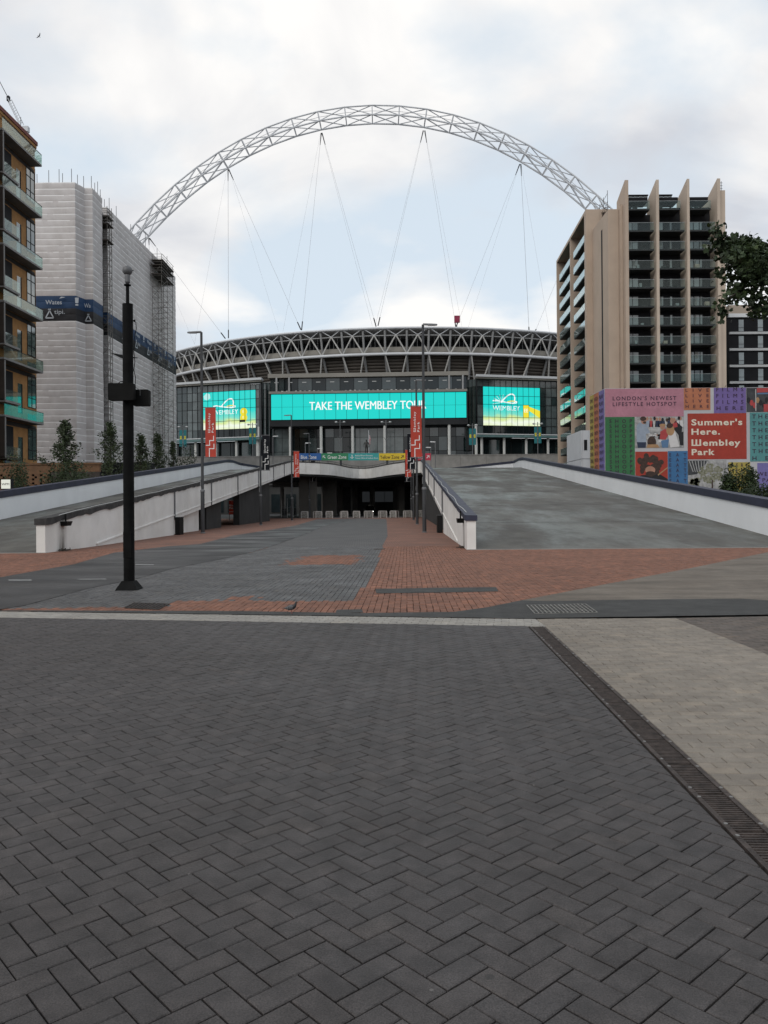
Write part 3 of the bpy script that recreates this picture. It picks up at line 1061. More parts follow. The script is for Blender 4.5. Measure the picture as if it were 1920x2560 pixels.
def outer_wall(side, label):
    xf = XLo if side < 0 else XRo
    sg = -1 if side < 0 else 1
    w = thing('parapet_wall', (xf(60), 60, 0), label, 'wall')
    top = lambda Y: rz(Y) + 1.12
    cuts = [28.3, 40, 52, 66, 82, 100, 122]
    t0, t1 = sorted((0, sg * .4))
    for i in range(len(cuts) - 1):
        m = MB()
        seg_wall(m, xf, cuts[i] + .006, cuts[i + 1] - .006, t0, t1, lambda Y: max(-.03, rz(Y) - .6), top, 3)
        m.build('wall_panel', M_WHITE2, w)
    m = MB()
    seg_wall(m, xf, 28.25, 122.05, t0 - .06, t1 + .06, top, lambda Y: top(Y) + .34, 24)
    m.build('coping', M_NAVY, w)
    # it bends inwards at the top and closes the ramp
    a = V((xf(122), 122, 0))
    b = V((9.0, 150, 0)) if side > 0 else V((-18.0, 150, 0))
    d = (b - a).normalized()
    nrm = V((-d.y, d.x, 0))
    for k, (z0, z1, wd, mt) in enumerate(((ZC - .6, ZC + 1.12, .2, M_WHITE2), (ZC + 1.12, ZC + 1.46, .26, M_NAVY))):
        q = [a + nrm * wd, a - nrm * wd, b - nrm * wd, b + nrm * wd]
        m = MB().hexa([(p.x, p.y, z0) for p in q] + [(p.x, p.y, z1) for p in q])
        m.build('return_wall' if k == 0 else 'coping', mt, w)
    return w


outer_wall(-1, 'white parapet with navy coping along the outer side of the left ramp')
outer_wall(1, 'white parapet with navy coping along the outer side of the right ramp')

# dark infill below the right ramp, piers below the left ramp
inf = thing('undercroft_wall', (XRi(80), 80, 0), 'dark wall below the right ramp behind the lamp posts', 'wall')
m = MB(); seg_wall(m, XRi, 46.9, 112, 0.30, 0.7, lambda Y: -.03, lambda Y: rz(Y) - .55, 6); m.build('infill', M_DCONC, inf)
m = MB(); seg_wall(m, XRi, 46.9, 112, 0.10, 0.16, lambda Y: rz(Y) - .86, lambda Y: rz(Y) - .76, 6); m.build('cable_tray', M_STEEL, inf)
for i, (ya, yb2, lab) in enumerate(((47.6, 55, 'white support wall under the left ramp beside the service cabinet'),
                                    (57.5, 63, 'dark pier under the left ramp nearer to the white support wall'),
                                    (71.5, 92, 'long dark pier under the left ramp nearer to the bridge'))):
    m = MB()
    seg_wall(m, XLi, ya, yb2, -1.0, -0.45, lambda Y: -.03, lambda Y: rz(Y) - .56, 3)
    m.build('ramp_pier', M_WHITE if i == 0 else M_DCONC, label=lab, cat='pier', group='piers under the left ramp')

# ---------------------------------------------------------------- footbridge with the bowed front
br_px = [(728, 112.4), (764, 114), (800, 116), (822, 118), (838, 120.5), (852, 124), (866, 128.2), (880, 131.6), (897, 133.3), (914, 133.6), (931, 131.5), (949, 126.9), (967, 122.5), (985, 119), (1013, 115), (1053, 112.4)]
BP = [V(((x - 960) * Y / F, Y, 0)) for x, Y in br_px]
BP[0].x, BP[-1].x = XLi(112.4), XRi(112.4)
bridge = thing('footbridge', (-4, 122, 0), 'grey concrete footbridge with a bowed front over the dark undercroft', 'bridge')
for i in range(len(BP) - 1):
    a, b = BP[i], BP[i + 1]
    d = (b - a).normalized()
    n_ = V((d.y, -d.x, 0))
    a2, b2 = a + d * 0.03, b - d * 0.03
    q = [a2 + n_ * .12, b2 + n_ * .12, b2 - n_ * .12, a2 - n_ * .12]
    m = MB().hexa([(p.x, p.y, ZC - .62) for p in q] + [(p.x, p.y, ZC + 1.0) for p in q])
    m.build('fascia_panel', M_WHITE, bridge)
    q = [a + n_ * .15, b + n_ * .15, b - n_ * .15, a - n_ * .15]
    MB().hexa([(p.x, p.y, ZC + 1.004) for p in q] + [(p.x, p.y, ZC + 1.14) for p in q]).build('coping', M_FELT, bridge)
    MB().tube((a.x, a.y, ZC + 1.42), (b.x, b.y, ZC + 1.42), .04, 6).build('handrail', M_POST, bridge)
    MB().tube((a.x, a.y, ZC + 1.1), (a.x, a.y, ZC + 1.42), .025, 6).build('rail_post', M_POST, bridge)
poly = [(p.x, p.y + .13) for p in BP] + [(20, 112.5), (20, 186), (-13.6, 186), (-13.6, 151), (-22, 151), (-22, 112.5)]
M_COLD = mat('brown_concrete_column', (0.075, 0.068, 0.06), 0.85, 0.15, .6)
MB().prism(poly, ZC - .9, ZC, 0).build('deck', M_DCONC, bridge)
# columns of the undercroft
for (x, y, r) in ((-2.2, 150, .5), (-5.5, 150, .5), (-8, 146, .5), (-9.4, 140, .45), (-10.6, 152, .5), (-12.5, 165, .5), (2.6, 150, .5), (6, 140, .5), (-2.4, 168, .5), (-6.5, 168, .5), (2.4, 168, .5), (12, 130, .5)):
    MB().tube((x, y, -.05), (x, y, ZC - .85), r, 14).build('column', M_COLD, bridge)
for (x0, x1, y) in ((-12.6, -10.0, 118), (-10.1, -7.9, 132), (4.6, 6.4, 122), (2.6, 3.6, 138)):
    MB().box(x0, x1, y, y + 1.2, -.05, ZC - .85).build('pier', M_COLD, bridge)
for x in (-6.5, 2.2):
    MB().box(x, x + .6, 113 if abs(x) > 7 else 134, 185, ZC - 1.5, ZC - .88).build('beam', M_DCONC, bridge)

# dim back wall of the undercroft; its glazing glows in place of daylight
uc = thing('undercroft_back', (-2, 183, 0), 'dim glazed wall at the far end of the undercroft', 'wall')
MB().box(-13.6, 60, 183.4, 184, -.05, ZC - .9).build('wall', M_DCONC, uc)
M_DIMGLASS = mat('skylit_glow_glass', (0.05, 0.055, 0.06), emit=0.28)
for x in (-5.0, -2.4, .2):
    MB().box(x, x + 2.5, 183.32, 183.38, 2.6, 5.0).build('window', M_DIMGLASS, uc)

# second, lower beam seen through the left opening
sb = thing('side_bridge_beam', (-19, 133, 0), 'pale grey concrete beam beyond the left opening of the undercroft', 'bridge')
for i in range(3):
    x = -19.6 + i * 2.9
    MB().box(x, x + 2.86, 140, 140.5, 5.1, 6.0).build('beam_panel', M_CONC, sb)
MB().tube((-18, 140.8, 0), (-18, 140.8, 5.1), .35, 12).build('column', M_CONC, sb)
MB().tube((-13.2, 140.8, 0), (-13.2, 140.8, 5.1), .3, 12).build('column', M_CONC, sb)

# gates and rails in the left opening
gt = thing('access_gate', (-15, 121, 0), 'steel turnstile gates with pale posts under the left side of the bridge', 'gate')
for i in range(9):
    x = -15.6 + i * .45
    h = (2.6, 1.9, 2.9, 1.7, 3.0, 2.0, 1.6, 2.2, 1.5)[i]
    MB().tube((x, 121, 0), (x, 121, h), .05, 8).build('post', M_STEEL if i % 2 else mat('pale_post', (.5, .5, .48), .6, .1, 2), gt)
for z in (.4, 1.1, 1.5):
    MB().tube((-15.6, 121, z), (-12.0, 121, z), .03, 6).build('rail', M_STEEL, gt)
for i in range(3):
    MB().box(-15.5 + i * 1.3, -14.6 + i * 1.3, 121.2, 121.24, .3, 1.3).build('gate_panel', M_POST, gt)

# podium in front of the stadium
pod = thing('podium', (0, 186, 0), 'pale concrete podium wall below the stadium entrance', 'podium')
pz = 13.4
for i in range(18):
    x = -54 + i * 6
    MB().box(x + .02, x + 5.98, 186, 186.6, ZC, pz).build('wall_panel', M_CONC, pod)
MB().box(-90, 90, 186.6, 330, ZC - .2, pz - 1.0).build('deck', M_CONC, pod)
MB().box(-54, 54, 185.9, 186.7, pz, pz + .16).build('coping', M_CONC, pod)
MB().box(-90, 90, 186.7, 187.4, -.05, ZC - .21).build('base_wall', mat('shaded_base_wall', (.07, .068, .064), .85, .3, .15), pod)  # shade put into the colour, darker than the podium concrete
for i in range(8):
    MB().box(-40 + i * 3.4, -37.6 + i * 3.4, 186.55, 186.69, .4, 4.6).build('base_window', mat('base_window_glass', (.02, .028, .03), .1, .3, .3), pod)

# concrete blocks across the roadway
M_BLOCK = mat('scuffed_pale_concrete', (0.22, 0.215, 0.20), 0.9, 0.4, 6, bump=0.7, bscale=20)
bl0 = thing('concrete_block', (0, 0, 0), 'x', 'barrier block', 'concrete blocks across the roadway')
m = MB()
m.box(-.40, .40, -.40, .40, .05, .86)
m.box(-.36, .36, -.36, .36, .0, .05)
m.build('core', M_BLOCK, bl0, local=True)
MB().box(-.45, .45, -.45, .45, .86, .97).build('cap', mat('pale_block_cap', (.42, .41, .39), .85, .25, 5), bl0, local=True)
for sx in (-1, 1):
    for sy in (-1, 1):
        MB().box(sx * .44 - .06, sx * .44 + .06, sy * .44 - .06, sy * .44 + .06, 0, .86).build('corner_post', mat('pale_block_cap', (.42,)*3), bl0, local=True)
xs = [762, 794, 823.5, 860, 891.5, 921.5, 956.5, 986, 1019, 1051]
words_ = ['leftmost concrete block in the row across the roadway', 'second concrete block from the left across the roadway', 'third concrete block from the left across the roadway',
          'fourth concrete block from the left across the roadway', 'fifth concrete block from the left, just left of the parked taxi', 'concrete block right in front of the parked taxi',
          'concrete block just right of the parked taxi', 'third concrete block from the right end of the row', 'second concrete block from the right end of the row', 'rightmost concrete block in the row behind the lamp posts']
for i, x in enumerate(xs):
    o = bl0 if i == 0 else copy_tree(bl0)
    p = G(x, 1295.0 - (x - 900) * 0.004)
    o.location = (p.x, 112 - 0.4 + random.uniform(-.3, .3), 0)
    o.location.x = (lv(x, 1294)[0]) * o.location.y / F
    o.rotation_euler = (0, 0, random.uniform(-.5, .5))
    o['label'] = words_[i]

# ================================================================ STREET FURNITURE
M_BRED = mat('red_banner_cloth', (0.42, 0.045, 0.025), 0.8, 0.12, 1.5)
M_BBLK = mat('black_banner_cloth', (0.009, 0.010, 0.013), 0.85, 0.2, 1.5, spec=.15)
M_PRINTW = mat('white_print', (0.75, 0.74, 0.72), 0.8, 0.03, 1)
M_PRINTD = mat('dark_print', (0.03, 0.012, 0.02), 0.8, 0.03, 1)
M_LAMPG = mat('lamp_lens', (0.55, 0.56, 0.55), 0.3, 0.05, 2)
ZIG_A = [(.08, .764), (.40, .764), (.40, .667), (.78, .667), (.78, .58)]
ZIG_B = [(.37, .995), (.37, .833), (.81, .833), (.81, .74)]


def banner_print(w, h):
    """white lettering read upwards and two stepped lines, in the plane y = 0, x across 0..w, z down from 0"""
    m = MB()
    ya = -0.006
    text_on(m, '\u0428embley', (.46 * w, ya, -.505 * h), (0, 0, 1), (-1, 0, 0), .20 * w, width=.40 * h, bold=.012, space=1.25)
    text_on(m, 'Park', (.80 * w, ya, -.505 * h), (0, 0, 1), (-1, 0, 0), .20 * w, width=.20 * h, bold=.012, space=1.25)
    t = .028 * w * 1.3
    for z in (ZIG_A, ZIG_B):
        for (a, b), (c, d) in zip(z, z[1:]):
            x0, x1 = sorted((a * w, c * w)); z0, z1 = sorted((-b * h, -d * h))
            m.quad((x0 - t, ya, z0 - t), (x1 + t, ya, z0 - t), (x1 + t, ya, z1 + t), (x0 - t, ya, z1 + t))
    return m


def banner_geo(w, h):
    m = MB()
    nx, nz = 4, 12
    for k, yy in ((0, 0.0), (1, 0.006)):
        b0 = len(m.v)
        vs_ = [(w * i / nx, yy, -h * j / nz) for j in range(nz + 1) for i in range(nx + 1)]
        fs = []
        for j in range(nz):
            for i in range(nx):
                a = j * (nx + 1) + i
                f = (a, a + nx + 1, a + nx + 2, a + 1)
                fs.append(f if k == 0 else f[::-1])
        m.add(vs_, fs)
    return m


PRINT_ME = banner_print(.66, 3.02).mesh('lettering', M_PRINTW)
BAN_ME = {k: banner_geo(.66, 3.02).mesh('cloth', mt) for k, mt in (('red', M_BRED), ('black', M_BBLK))}


def lamp_post(px, py, head, ban, ban_px, ban_top, label, blabel, H=12.4, Yf=None):
    p = G(px, py)
    if Yf:
        p = V((lv(px, py)[0] * Yf / F, Yf, 0))
    root = thing('lamp_post', p, label, 'lamp post', 'tall lamp posts along the roadway')
    MB().tube((0, 0, 0), (0, 0, 2.6), .12, 14).build('lower_pole', M_POST, root, local=True, smooth=False)
    MB().tube((0, 0, 2.6), (0, 0, H), .09, 14, r2=.075).build('upper_pole', M_POST, root, local=True)
    MB().lathe([(.14, 2.56), (.14, 2.66), (.095, 2.70)], (0, 0, 0), 14).build('collar', M_STEEL, root, local=True)
    MB().lathe([(.17, 0), (.17, .02), (.13, .05)], (0, 0, 0), 14).build('base_flange', M_STEEL, root, local=True)
    s = head
    m = MB()
    prof = [(0.0, .05), (.12, .07), (.45, .09), (.78, .075), (.86, .03)]
    top, bot, vs_ = [], [], []
    for d_, hw in prof:
        vs_ += [(s * d_, -hw * 1.7, H - .02 - .03 * d_), (s * d_, hw * 1.7, H - .02 - .03 * d_), (s * d_, hw * 1.2, H + .07 - .05 * d_), (s * d_, -hw * 1.2, H + .07 - .05 * d_)]
    fs = []
    for i in range(len(prof) - 1):
        for k in range(4):
            fs.append((i * 4 + k, i * 4 + (k + 1) % 4, i * 4 + 4 + (k + 1) % 4, i * 4 + 4 + k))
    fs += [(3, 2, 1, 0), (16, 17, 18, 19)]
    m.add(vs_, fs)
    hd = m.build('lamp_head', M_STEEL, root, local=True)
    a, b = sorted((s * .3, s * .76))
    MB().box(a, b, -.1, .1, H - .06, H - .035).build('lens', M_LAMPG, hd, local=True)
    MB().box(-.11, -.06, -.13, -.02, 2.9, 3.3).build('tag_plate', M_STEEL, root, local=True)
    if ban:
        # banner hangs from two arms; its own thing
        x0, x1 = ban_px
        bx = (lv(x0, ban_top)[0]) * p.y / F
        bz = P(x0, ban_top, p.y).z
        side = 1 if bx > p.x - .05 else -1
        for zz_ in (bz + .03, bz - 3.05):
            e0, e1 = (0.0, bx + .68 - p.x) if side > 0 else (bx - .02 - p.x, 0.0)
            MB().tube((e0, 0, zz_), (e1, 0, zz_), .025, 6).build('banner_arm', M_STEEL, root, local=True)
        bn = thing('street_banner', (bx, p.y - .02, bz), blabel, 'banner', 'banners on the lamp posts', rz=R(-4 if side > 0 else 3))
        for nm, me in (('cloth', BAN_ME[ban]), ('lettering', PRINT_ME)):
            o = bpy.data.objects.new(nm, me)
            COL.objects.link(o)
            o.parent = bn
    return root


lamp_post(507, 1333, -1, 'red', (513, 540), 1020, 'nearest tall lamp post on the left side of the roadway', 'large red banner on the nearest left lamp post')
lamp_post(652, 1313, -1, 'black', (655, 674), 1089, 'second tall lamp post on the left, carrying a black banner', 'black banner on the second left lamp post')
lamp_post(730, 1301, -1, 'red', (734, 749), 1128.6, 'third tall lamp post on the left, carrying a small red banner', 'small red banner in front of the blue zone sign')
lamp_post(774, 1294, -1, 'black', (777, 789), 1152, 'farthest tall lamp post on the left, beside the bridge front', 'farthest black banner on the left, against the bridge front')
lamp_post(1061, 1331, 1, 'red', (1026, 1053), 1016, 'nearest tall lamp post on the right side of the roadway', 'large red banner on the nearest right lamp post')
lamp_post(1043, 1311, 1, 'black', (1018, 1038), 1085, 'second tall lamp post on the right, half behind the nearest', 'black banner partly behind the large red banner on the right')
lamp_post(1034, 1300, 1, 'red', (1013, 1029), 1125, 'third tall lamp post on the right side of the roadway', 'small red banner beside the yellow zone sign', Yf=90)
lamp_post(1028.5, 1294, 1, 'black', (1012, 1024), 1150, 'farthest tall lamp post on the right side of the roadway', 'farthest black banner on the right, mostly hidden by red ones', Yf=112)

# small red banners beyond the undercroft
for i, (x0, x1, y0, y1, lab) in enumerate(((750, 759, 1204, 1216, 'small red banner tip against the pale beam beside the pier'), (808, 816, 1206, 1217, 'small red banner tip seen between the undercroft piers'))):
    a, b = P(x0, y0, 139.6), P(x1, y1, 139.6)
    bn = thing('street_banner', (a.x, 139.6, b.z), lab, 'banner')
    MB().box(a.x, b.x, 139.6, 139.63, b.z, a.z).build('cloth', M_BRED, bn)
    m = MB()
    w, h = b.x - a.x, a.z - b.z
    for (u0, v0), (u1, v1) in zip([(.1, .75), (.5, .75), (.5, .35), (.9, .35)], [(.5, .75), (.5, .35), (.9, .35), (.9, .1)]):
        xx0, xx1 = sorted((u0, u1)); vv0, vv1 = sorted((v0, v1))
        m.quad((a.x + (xx0 - .05) * w, 139.59, a.z - (vv1 + .05) * h), (a.x + (xx1 + .05) * w, 139.59, a.z - (vv1 + .05) * h), (a.x + (xx1 + .05) * w, 139.59, a.z - (vv0 - .05) * h), (a.x + (xx0 - .05) * w, 139.59, a.z - (vv0 - .05) * h))
    m.build('print', M_PRINTW, bn)

# ---------------------------------------------------------------- zone sign across the bridge
M_ZB = mat('blue_sign', (0.015, 0.10, 0.32), 0.5, 0.05, 1)
M_ZG = mat('green_sign', (0.02, 0.20, 0.085), 0.5, 0.05, 1)
M_ZT = mat('teal_sign', (0.03, 0.31, 0.30), 0.5, 0.05, 1)
M_ZY = mat('yellow_sign', (0.66, 0.47, 0.02), 0.5, 0.05, 1)
M_ZR = mat('red_sign', (0.45, 0.02, 0.05), 0.5, 0.05, 1)
YS = 134.2
sg = thing('zone_sign', (P(914, 1150, YS).x, YS, ZC), 'long coloured stadium zone sign standing above the bridge', 'sign')


def arrow(am, c, s, ang, y):
    """arrow pointing along ang in the x-z plane"""
    ca_, sa_ = math.cos(ang), math.sin(ang)
    T = lambda a, b: (c[0] + (a * ca_ - b * sa_) * s, y, c[1] + (a * sa_ + b * ca_) * s)
    w = .09
    m.add([T(-.5, -w), T(.40, -w), T(.40, w), T(-.5, w)], [(0, 1, 2, 3)])
    for sgn in (1, -1):
        m.add([T(.5, 0), T(.5 - .13, 0), T(.02, sgn * .36), T(.02, sgn * .50)], [(0, 1, 2, 3) if sgn < 0 else (3, 2, 1, 0)])


segs = [('blue_panel', 735, 803, M_ZB), ('green_panel', 803, 870.5, M_ZG), ('teal_panel', 870.5, 947.5, M_ZT), ('yellow_panel', 947.5, 1014, M_ZY), ('red_panel', 1032, 1077, M_ZR)]
for nm, x0, x1, mt in segs:
    a, b = P(x0, 1133.5, YS), P(x1, 1150.5, YS)
    pn = MB().box(a.x, b.x, YS, YS + .15, b.z, a.z).build(nm, mt, sg)
    m = MB()
    zc = (a.z + b.z) / 2
    h = a.z - b.z
    yy = YS - .012
    am = MB()
    if nm == 'blue_panel':
        text_on(m, 'Blue Zone', (P(752, 1145, YS).x, yy, zc - .28 * h), (1, 0, 0), (0, 0, 1), .50 * h, width=P(791, 1145, YS).x - P(752, 1145, YS).x, bold=.01)
        arrow(am, (P(743, 1142, YS).x, zc), .55, R(135), yy)
    elif nm == 'green_panel':
        text_on(m, 'Green Zone', (P(819, 1145, YS).x, yy, zc - .28 * h), (1, 0, 0), (0, 0, 1), .50 * h, width=P(866, 1145, YS).x - P(819, 1145, YS).x, bold=.01)
        arrow(am, (P(810, 1142, YS).x, zc), .62, R(135), yy)
    elif nm == 'teal_panel':
        arrow(am, (P(880, 1142, YS).x, zc), .72, R(-90), yy)
        x = P(888, 1142, YS).x
        text_on(m, 'Bobby Moore Entrance', (x, yy, zc + .08 * h), (1, 0, 0), (0, 0, 1), .20 * h, width=P(932, 1142, YS).x - x, bold=.01)
        text_on(m, 'Ticket Office & Stadium Store', (x, yy, zc - .28 * h), (1, 0, 0), (0, 0, 1), .20 * h, width=P(945, 1142, YS).x - x, bold=.01)
    elif nm == 'yellow_panel':
        text_on(m, 'Yellow Zone', (P(950, 1145, YS).x, yy, zc - .28 * h), (1, 0, 0), (0, 0, 1), .50 * h, width=P(998, 1145, YS).x - P(950, 1145, YS).x, bold=.01)
        arrow(am, (P(1006, 1142, YS).x, zc), .66, R(45), yy)
    else:
        text_on(m, 'Zone', (P(1037, 1145, YS).x, yy, zc - .28 * h), (1, 0, 0), (0, 0, 1), .50 * h, width=P(1062, 1145, YS).x - P(1037, 1145, YS).x, bold=.01)
        arrow(am, (P(1070, 1142, YS).x, zc), .66, R(45), yy)
    m.build('lettering', M_PRINTD if nm == 'yellow_panel' else M_PRINTW, pn)
    am.build('arrow', M_PRINTD if nm == 'yellow_panel' else M_PRINTW, pn)
zb = P(900, 1150.5, YS).z
for x in (758, 852, 968, 1050):
    c = P(x, 1150, YS + .3).x
    MB().box(c - .18, c + .18, YS + .16, YS + .5, ZC - .1, zb + .9).build('post', M_POST, sg)

# small lamps standing on the bridge and the podium
small = [(682, 1152, 1091, 1, 138, 'small street lamp behind the left ramp wall beside the black banner'), (763, 1135, 1108, 1, 139, 'small street lamp standing behind the blue zone sign'),
         (793, 1150, 1122, 1, 144, 'lower small street lamp between the blue and green zone signs'), (818, 1150, 1133, 1, 150, 'tiny street lamp in front of the green zone sign'),
         (1088, 1160, 1105, -1, 138, 'taller small street lamp right of the red zone sign'), (1077, 1158, 1119, -1, 144, 'shorter small street lamp just behind the red zone sign')]
for (x, yb_, yt, s, Y, lab) in small:
    a, b = P(x, yb_, Y), P(x, yt, Y)
    zb_ = ZC
    r0 = thing('street_lamp', (b.x, Y, zb_), lab, 'street lamp', 'small street lamps on the bridge')
    MB().tube((b.x, Y, zb_), (b.x, Y, b.z), .07, 8).build('pole', M_STEEL, r0)
    m = MB()
    m.hexa([(b.x, Y - .12, b.z - .08), (b.x + s * .95, Y - .12, b.z - .02), (b.x + s * .95, Y + .12, b.z - .02), (b.x, Y + .12, b.z - .08),
            (b.x, Y - .08, b.z + .1), (b.x + s * .85, Y - .06, b.z + .12), (b.x + s * .85, Y + .06, b.z + .12), (b.x, Y + .08, b.z + .1)])
    m.build('lamp_head', mat('pale_lamp_head', (.5, .5, .5), .4, .1, 1), r0)

M_TEALB = mat('teal_banner_cloth', (0.02, 0.17, 0.19), 0.8, 0.1, 1)
M_YEL = mat('yellow_print', (0.65, 0.55, 0.05), 0.8, 0.05, 1)
pod_l = [(457, 1068, True, 'twin podium lamp with teal banners at the far left of the facade'), (631, 1062, True, 'twin podium lamp with teal banners under the left screen'),
         (850, 1056, False, 'twin podium lamp in front of the entrance, left of the statue'), (965, 1056, False, 'twin podium lamp in front of the entrance, right of the statue'),
         (1181, 1064, True, 'twin podium lamp with teal banners beside the right screen'), (1344, 1060, True, 'twin podium lamp with teal banners in front of the right screen')]
for (x, yt, ban, lab) in pod_l:
    Y = 190.0
    b = P(x, yt, Y)
    r0 = thing('podium_lamp', (b.x, Y, pz - 1), lab, 'lamp post', 'twin lamps on the podium')
    MB().tube((b.x, Y, pz - 1), (b.x, Y, b.z + .5), .09, 8).build('pole', M_STEEL, r0)
    MB().tube((b.x - 1.0, Y, b.z), (b.x + 1.0, Y, b.z), .05, 6).build('cross_arm', M_STEEL, r0)
    for s in (-1, 1):
        MB().lathe([(.02, .3), (.3, .18), (.34, .05), (.2, -.1), (.02, -.16)], (b.x + s * .95, Y, b.z), 10).build('lamp', mat('pale_lamp_head', (.5,)*3), r0)
        if ban:
            x0, x1 = sorted((b.x + s * .15, b.x + s * .85))
            bb = MB().box(x0, x1, Y, Y + .03, b.z - 4.6, b.z - .7).build('banner', M_TEALB, r0)
            m = MB()
            for dz in (-2.3, -2.7):
                m.lathe([(.02, 0), (.24, 0.0)], (0, 0, 0), 10) if False else None
                cx = (x0 + x1) / 2
                m.add([(cx + .24 * math.cos(k * PI / 5), Y - .02, b.z + dz + .24 * math.sin(k * PI / 5)) for k in range(10)], [tuple(range(10))])
            m.build('emblem', M_YEL, bb)
    if not ban:
        for s in (-1, 1):
            MB().tube((b.x, Y, b.z - 4.4), (b.x + s * .6, Y, b.z - 3.5), .06, 6).build('bracket', M_STEEL, r0)

# ---------------------------------------------------------------- black camera pole in the foreground
cb_ = G(323, 1473.5)
Yp = cb_.y
cp = thing('camera_pole', cb_, 'tall black camera pole with equipment boxes standing on the grey blocks', 'camera pole')
M_POLE = mat('black_painted_steel', (0.005, 0.005, 0.005), 0.65, 0.4, 4, bump=0.1, bscale=30, spec=.09)
X = cb_.x
zt = P(321, 762, Yp).z
z1 = P(321, 712, Yp).z
ztop = P(321, 664, Yp).z
lean = (P(321, 762, Yp).x - X) * 0.4
m = MB()
m.tube((X, Yp, 0.0), (X + lean, Yp, zt), .104, 24, r2=.099)
m.build('pole', M_POLE, cp, smooth=False)
bp = MB().lathe([(.21, 0.0), (.205, .012), (.11, .16), (.107, .22)], (X, Yp, 0.0), 4)
bo = MB()
bo.hexa([(X - .21, Yp - .21, 0.0), (X + .21, Yp - .21, 0.0), (X + .21, Yp + .21, 0.0), (X - .21, Yp + .21, 0.0),
         (X - .112, Yp - .112, .17), (X + .112, Yp - .112, .17), (X + .112, Yp + .112, .17), (X - .112, Yp + .112, .17)])
bo.build('base_shroud', M_POLE, cp)
for a, b in ((-.16, -.16), (.16, -.16), (-.16, .16), (.16, .16)):
    MB().lathe([(.018, .04), (.018, .07), (.008, .075)], (X + a * 1.0, Yp + b * 1.0, 0), 6).build('anchor_bolt', M_POLE, cp)
MB().box(X - .075, X + .075, Yp - .112, Yp - .09, .62, 1.12).build('access_door', M_POLE, cp)
Xt = X + lean
MB().lathe([(.101, zt), (.101, zt + .012), (.05, zt + .02)], (Xt, Yp, 0), 20).build('pole_cap', M_POLE, cp)
MB().tube((Xt, Yp, zt), (Xt, Yp, z1), .032, 14).build('mast', M_POLE, cp)
MB().lathe([(.03, z1 - .03), (.068, z1 - .015), (.068, z1), (.03, z1 + .02)], (Xt, Yp, 0), 16).build('flange', M_POLE, cp)
M_CAMG = mat('grey_camera_housing', (0.11, 0.11, 0.115), 0.5, 0.15, 6)
zc0 = z1 + .02
cm = MB().lathe([(.028, zc0), (.05, zc0 + .03), (.052, zc0 + .15), (.045, zc0 + .19), (.03, zc0 + .21)], (Xt, Yp, 0), 16).build('camera_body', M_CAMG, cp, smooth=False)
R_ = (ztop - zc0 - .16) / 2
zc1 = ztop - R_
MB().lathe([(R_ * math.cos(t) + .0001, zc1 + R_ * math.sin(t)) for t in [(-80 + 20 * k) * PI / 180 for k in range(9)]], (Xt, Yp, 0), 18).build('camera_head', M_CAMG, cp, smooth=True)
MB().box(Xt + .02, Xt + R_ * 1.25, Yp - .015, Yp + .015, zc1 - .01, zc1 + .012).build('wiper_arm', M_CAMG, cp)


def rbox(m, x0, x1, y0, y1, z0, z1, r, n=4):
    """box with rounded corners in the x-z plane"""
    pts = []
    for cx, cz, a0 in ((x1 - r, z1 - r, 0), (x0 + r, z1 - r, 90), (x0 + r, z0 + r, 180), (x1 - r, z0 + r, 270)):
        for k in range(n + 1):
            a = R(a0 + 90 * k / n)
            pts.append((cx + r * math.cos(a), cz + r * math.sin(a)))
    k = len(pts)
    m.add([(p[0], y0, p[1]) for p in pts] + [(p[0], y1, p[1]) for p in pts],
          [tuple(range(k))[::-1], tuple(range(k, 2 * k))] + [(i, (i + 1) % k, k + (i + 1) % k, k + i) for i in range(k)])
    return m


a, b = P(272, 959, Yp - .2), P(336, 1001, Yp - .2)
M_BOX = mat('black_plastic_box', (0.007, 0.0068, 0.0065), 0.7, 0.2, 5, spec=.1)
eb = rbox(MB(), a.x, b.x, Yp - .26, Yp - .11, b.z, a.z, .025).build('equipment_box', M_BOX, cp)
MB().path([(a.x + .18, Yp - .2, a.z), (a.x + .22, Yp - .2, a.z + .035), (a.x + .34, Yp - .2, a.z + .035), (a.x + .38, Yp - .2, a.z)], .008, 6).build('handle', M_BOX, eb)
a, b = P(334, 975, Yp + .05), P(374, 1015, Yp + .05)
eb2 = rbox(MB(), a.x, b.x, Yp - .02, Yp + .13, b.z, a.z, .025).build('equipment_box', M_BOX, cp)
MB().path([(a.x + .05, Yp - .03, a.z + .05), (a.x + .15, Yp - .03, a.z - .02), (a.x + .15, Yp - .03, a.z - .12)], .006, 5).build('cable_stub', M_CAMG, eb2)
cz = [P(336, 802, Yp).z, P(341, 806, Yp).z, P(342, 822, Yp).z, P(337, 850, Yp).z, P(336, 880, Yp).z, P(338, 905, Yp).z, P(335, 925, Yp).z, P(339, 945, Yp).z, P(339, 962, Yp).z]
cx = [334, 341, 342, 336.5, 335.5, 338, 335, 339.5, 338]
MB().path([(P(x, 900, Yp).x, Yp - .02, z) for x, z in zip(cx, cz)], .008, 6).build('cable', M_BOX, cp)
MB().lathe([(.02, 0), (.02, .04)], (P(336, 802, Yp).x, Yp, cz[0] - .02), 8).build('cable_gland', M_BOX, cp)
w0 = P(274, 881, Yp + .1)
w1 = P(310, 887, Yp + .1)
w2 = P(306, 897, Yp + .1)
w3 = P(345, 894, Yp + .1)
fin = MB()
fin.hexa([(w0.x, Yp + .12, w0.z - .002), (w2.x, Yp + .05, w2.z), (w3.x, Yp + .12, w3.z - .01), (w1.x, Yp + .2, w1.z), (w0.x, Yp + .12, w0.z), (w2.x, Yp + .05, w2.z + .01), (w3.x, Yp + .12, w3.z), (w1.x, Yp + .2, w1.z + .01)])
fin.build('bracket_plate', M_POLE, cp)

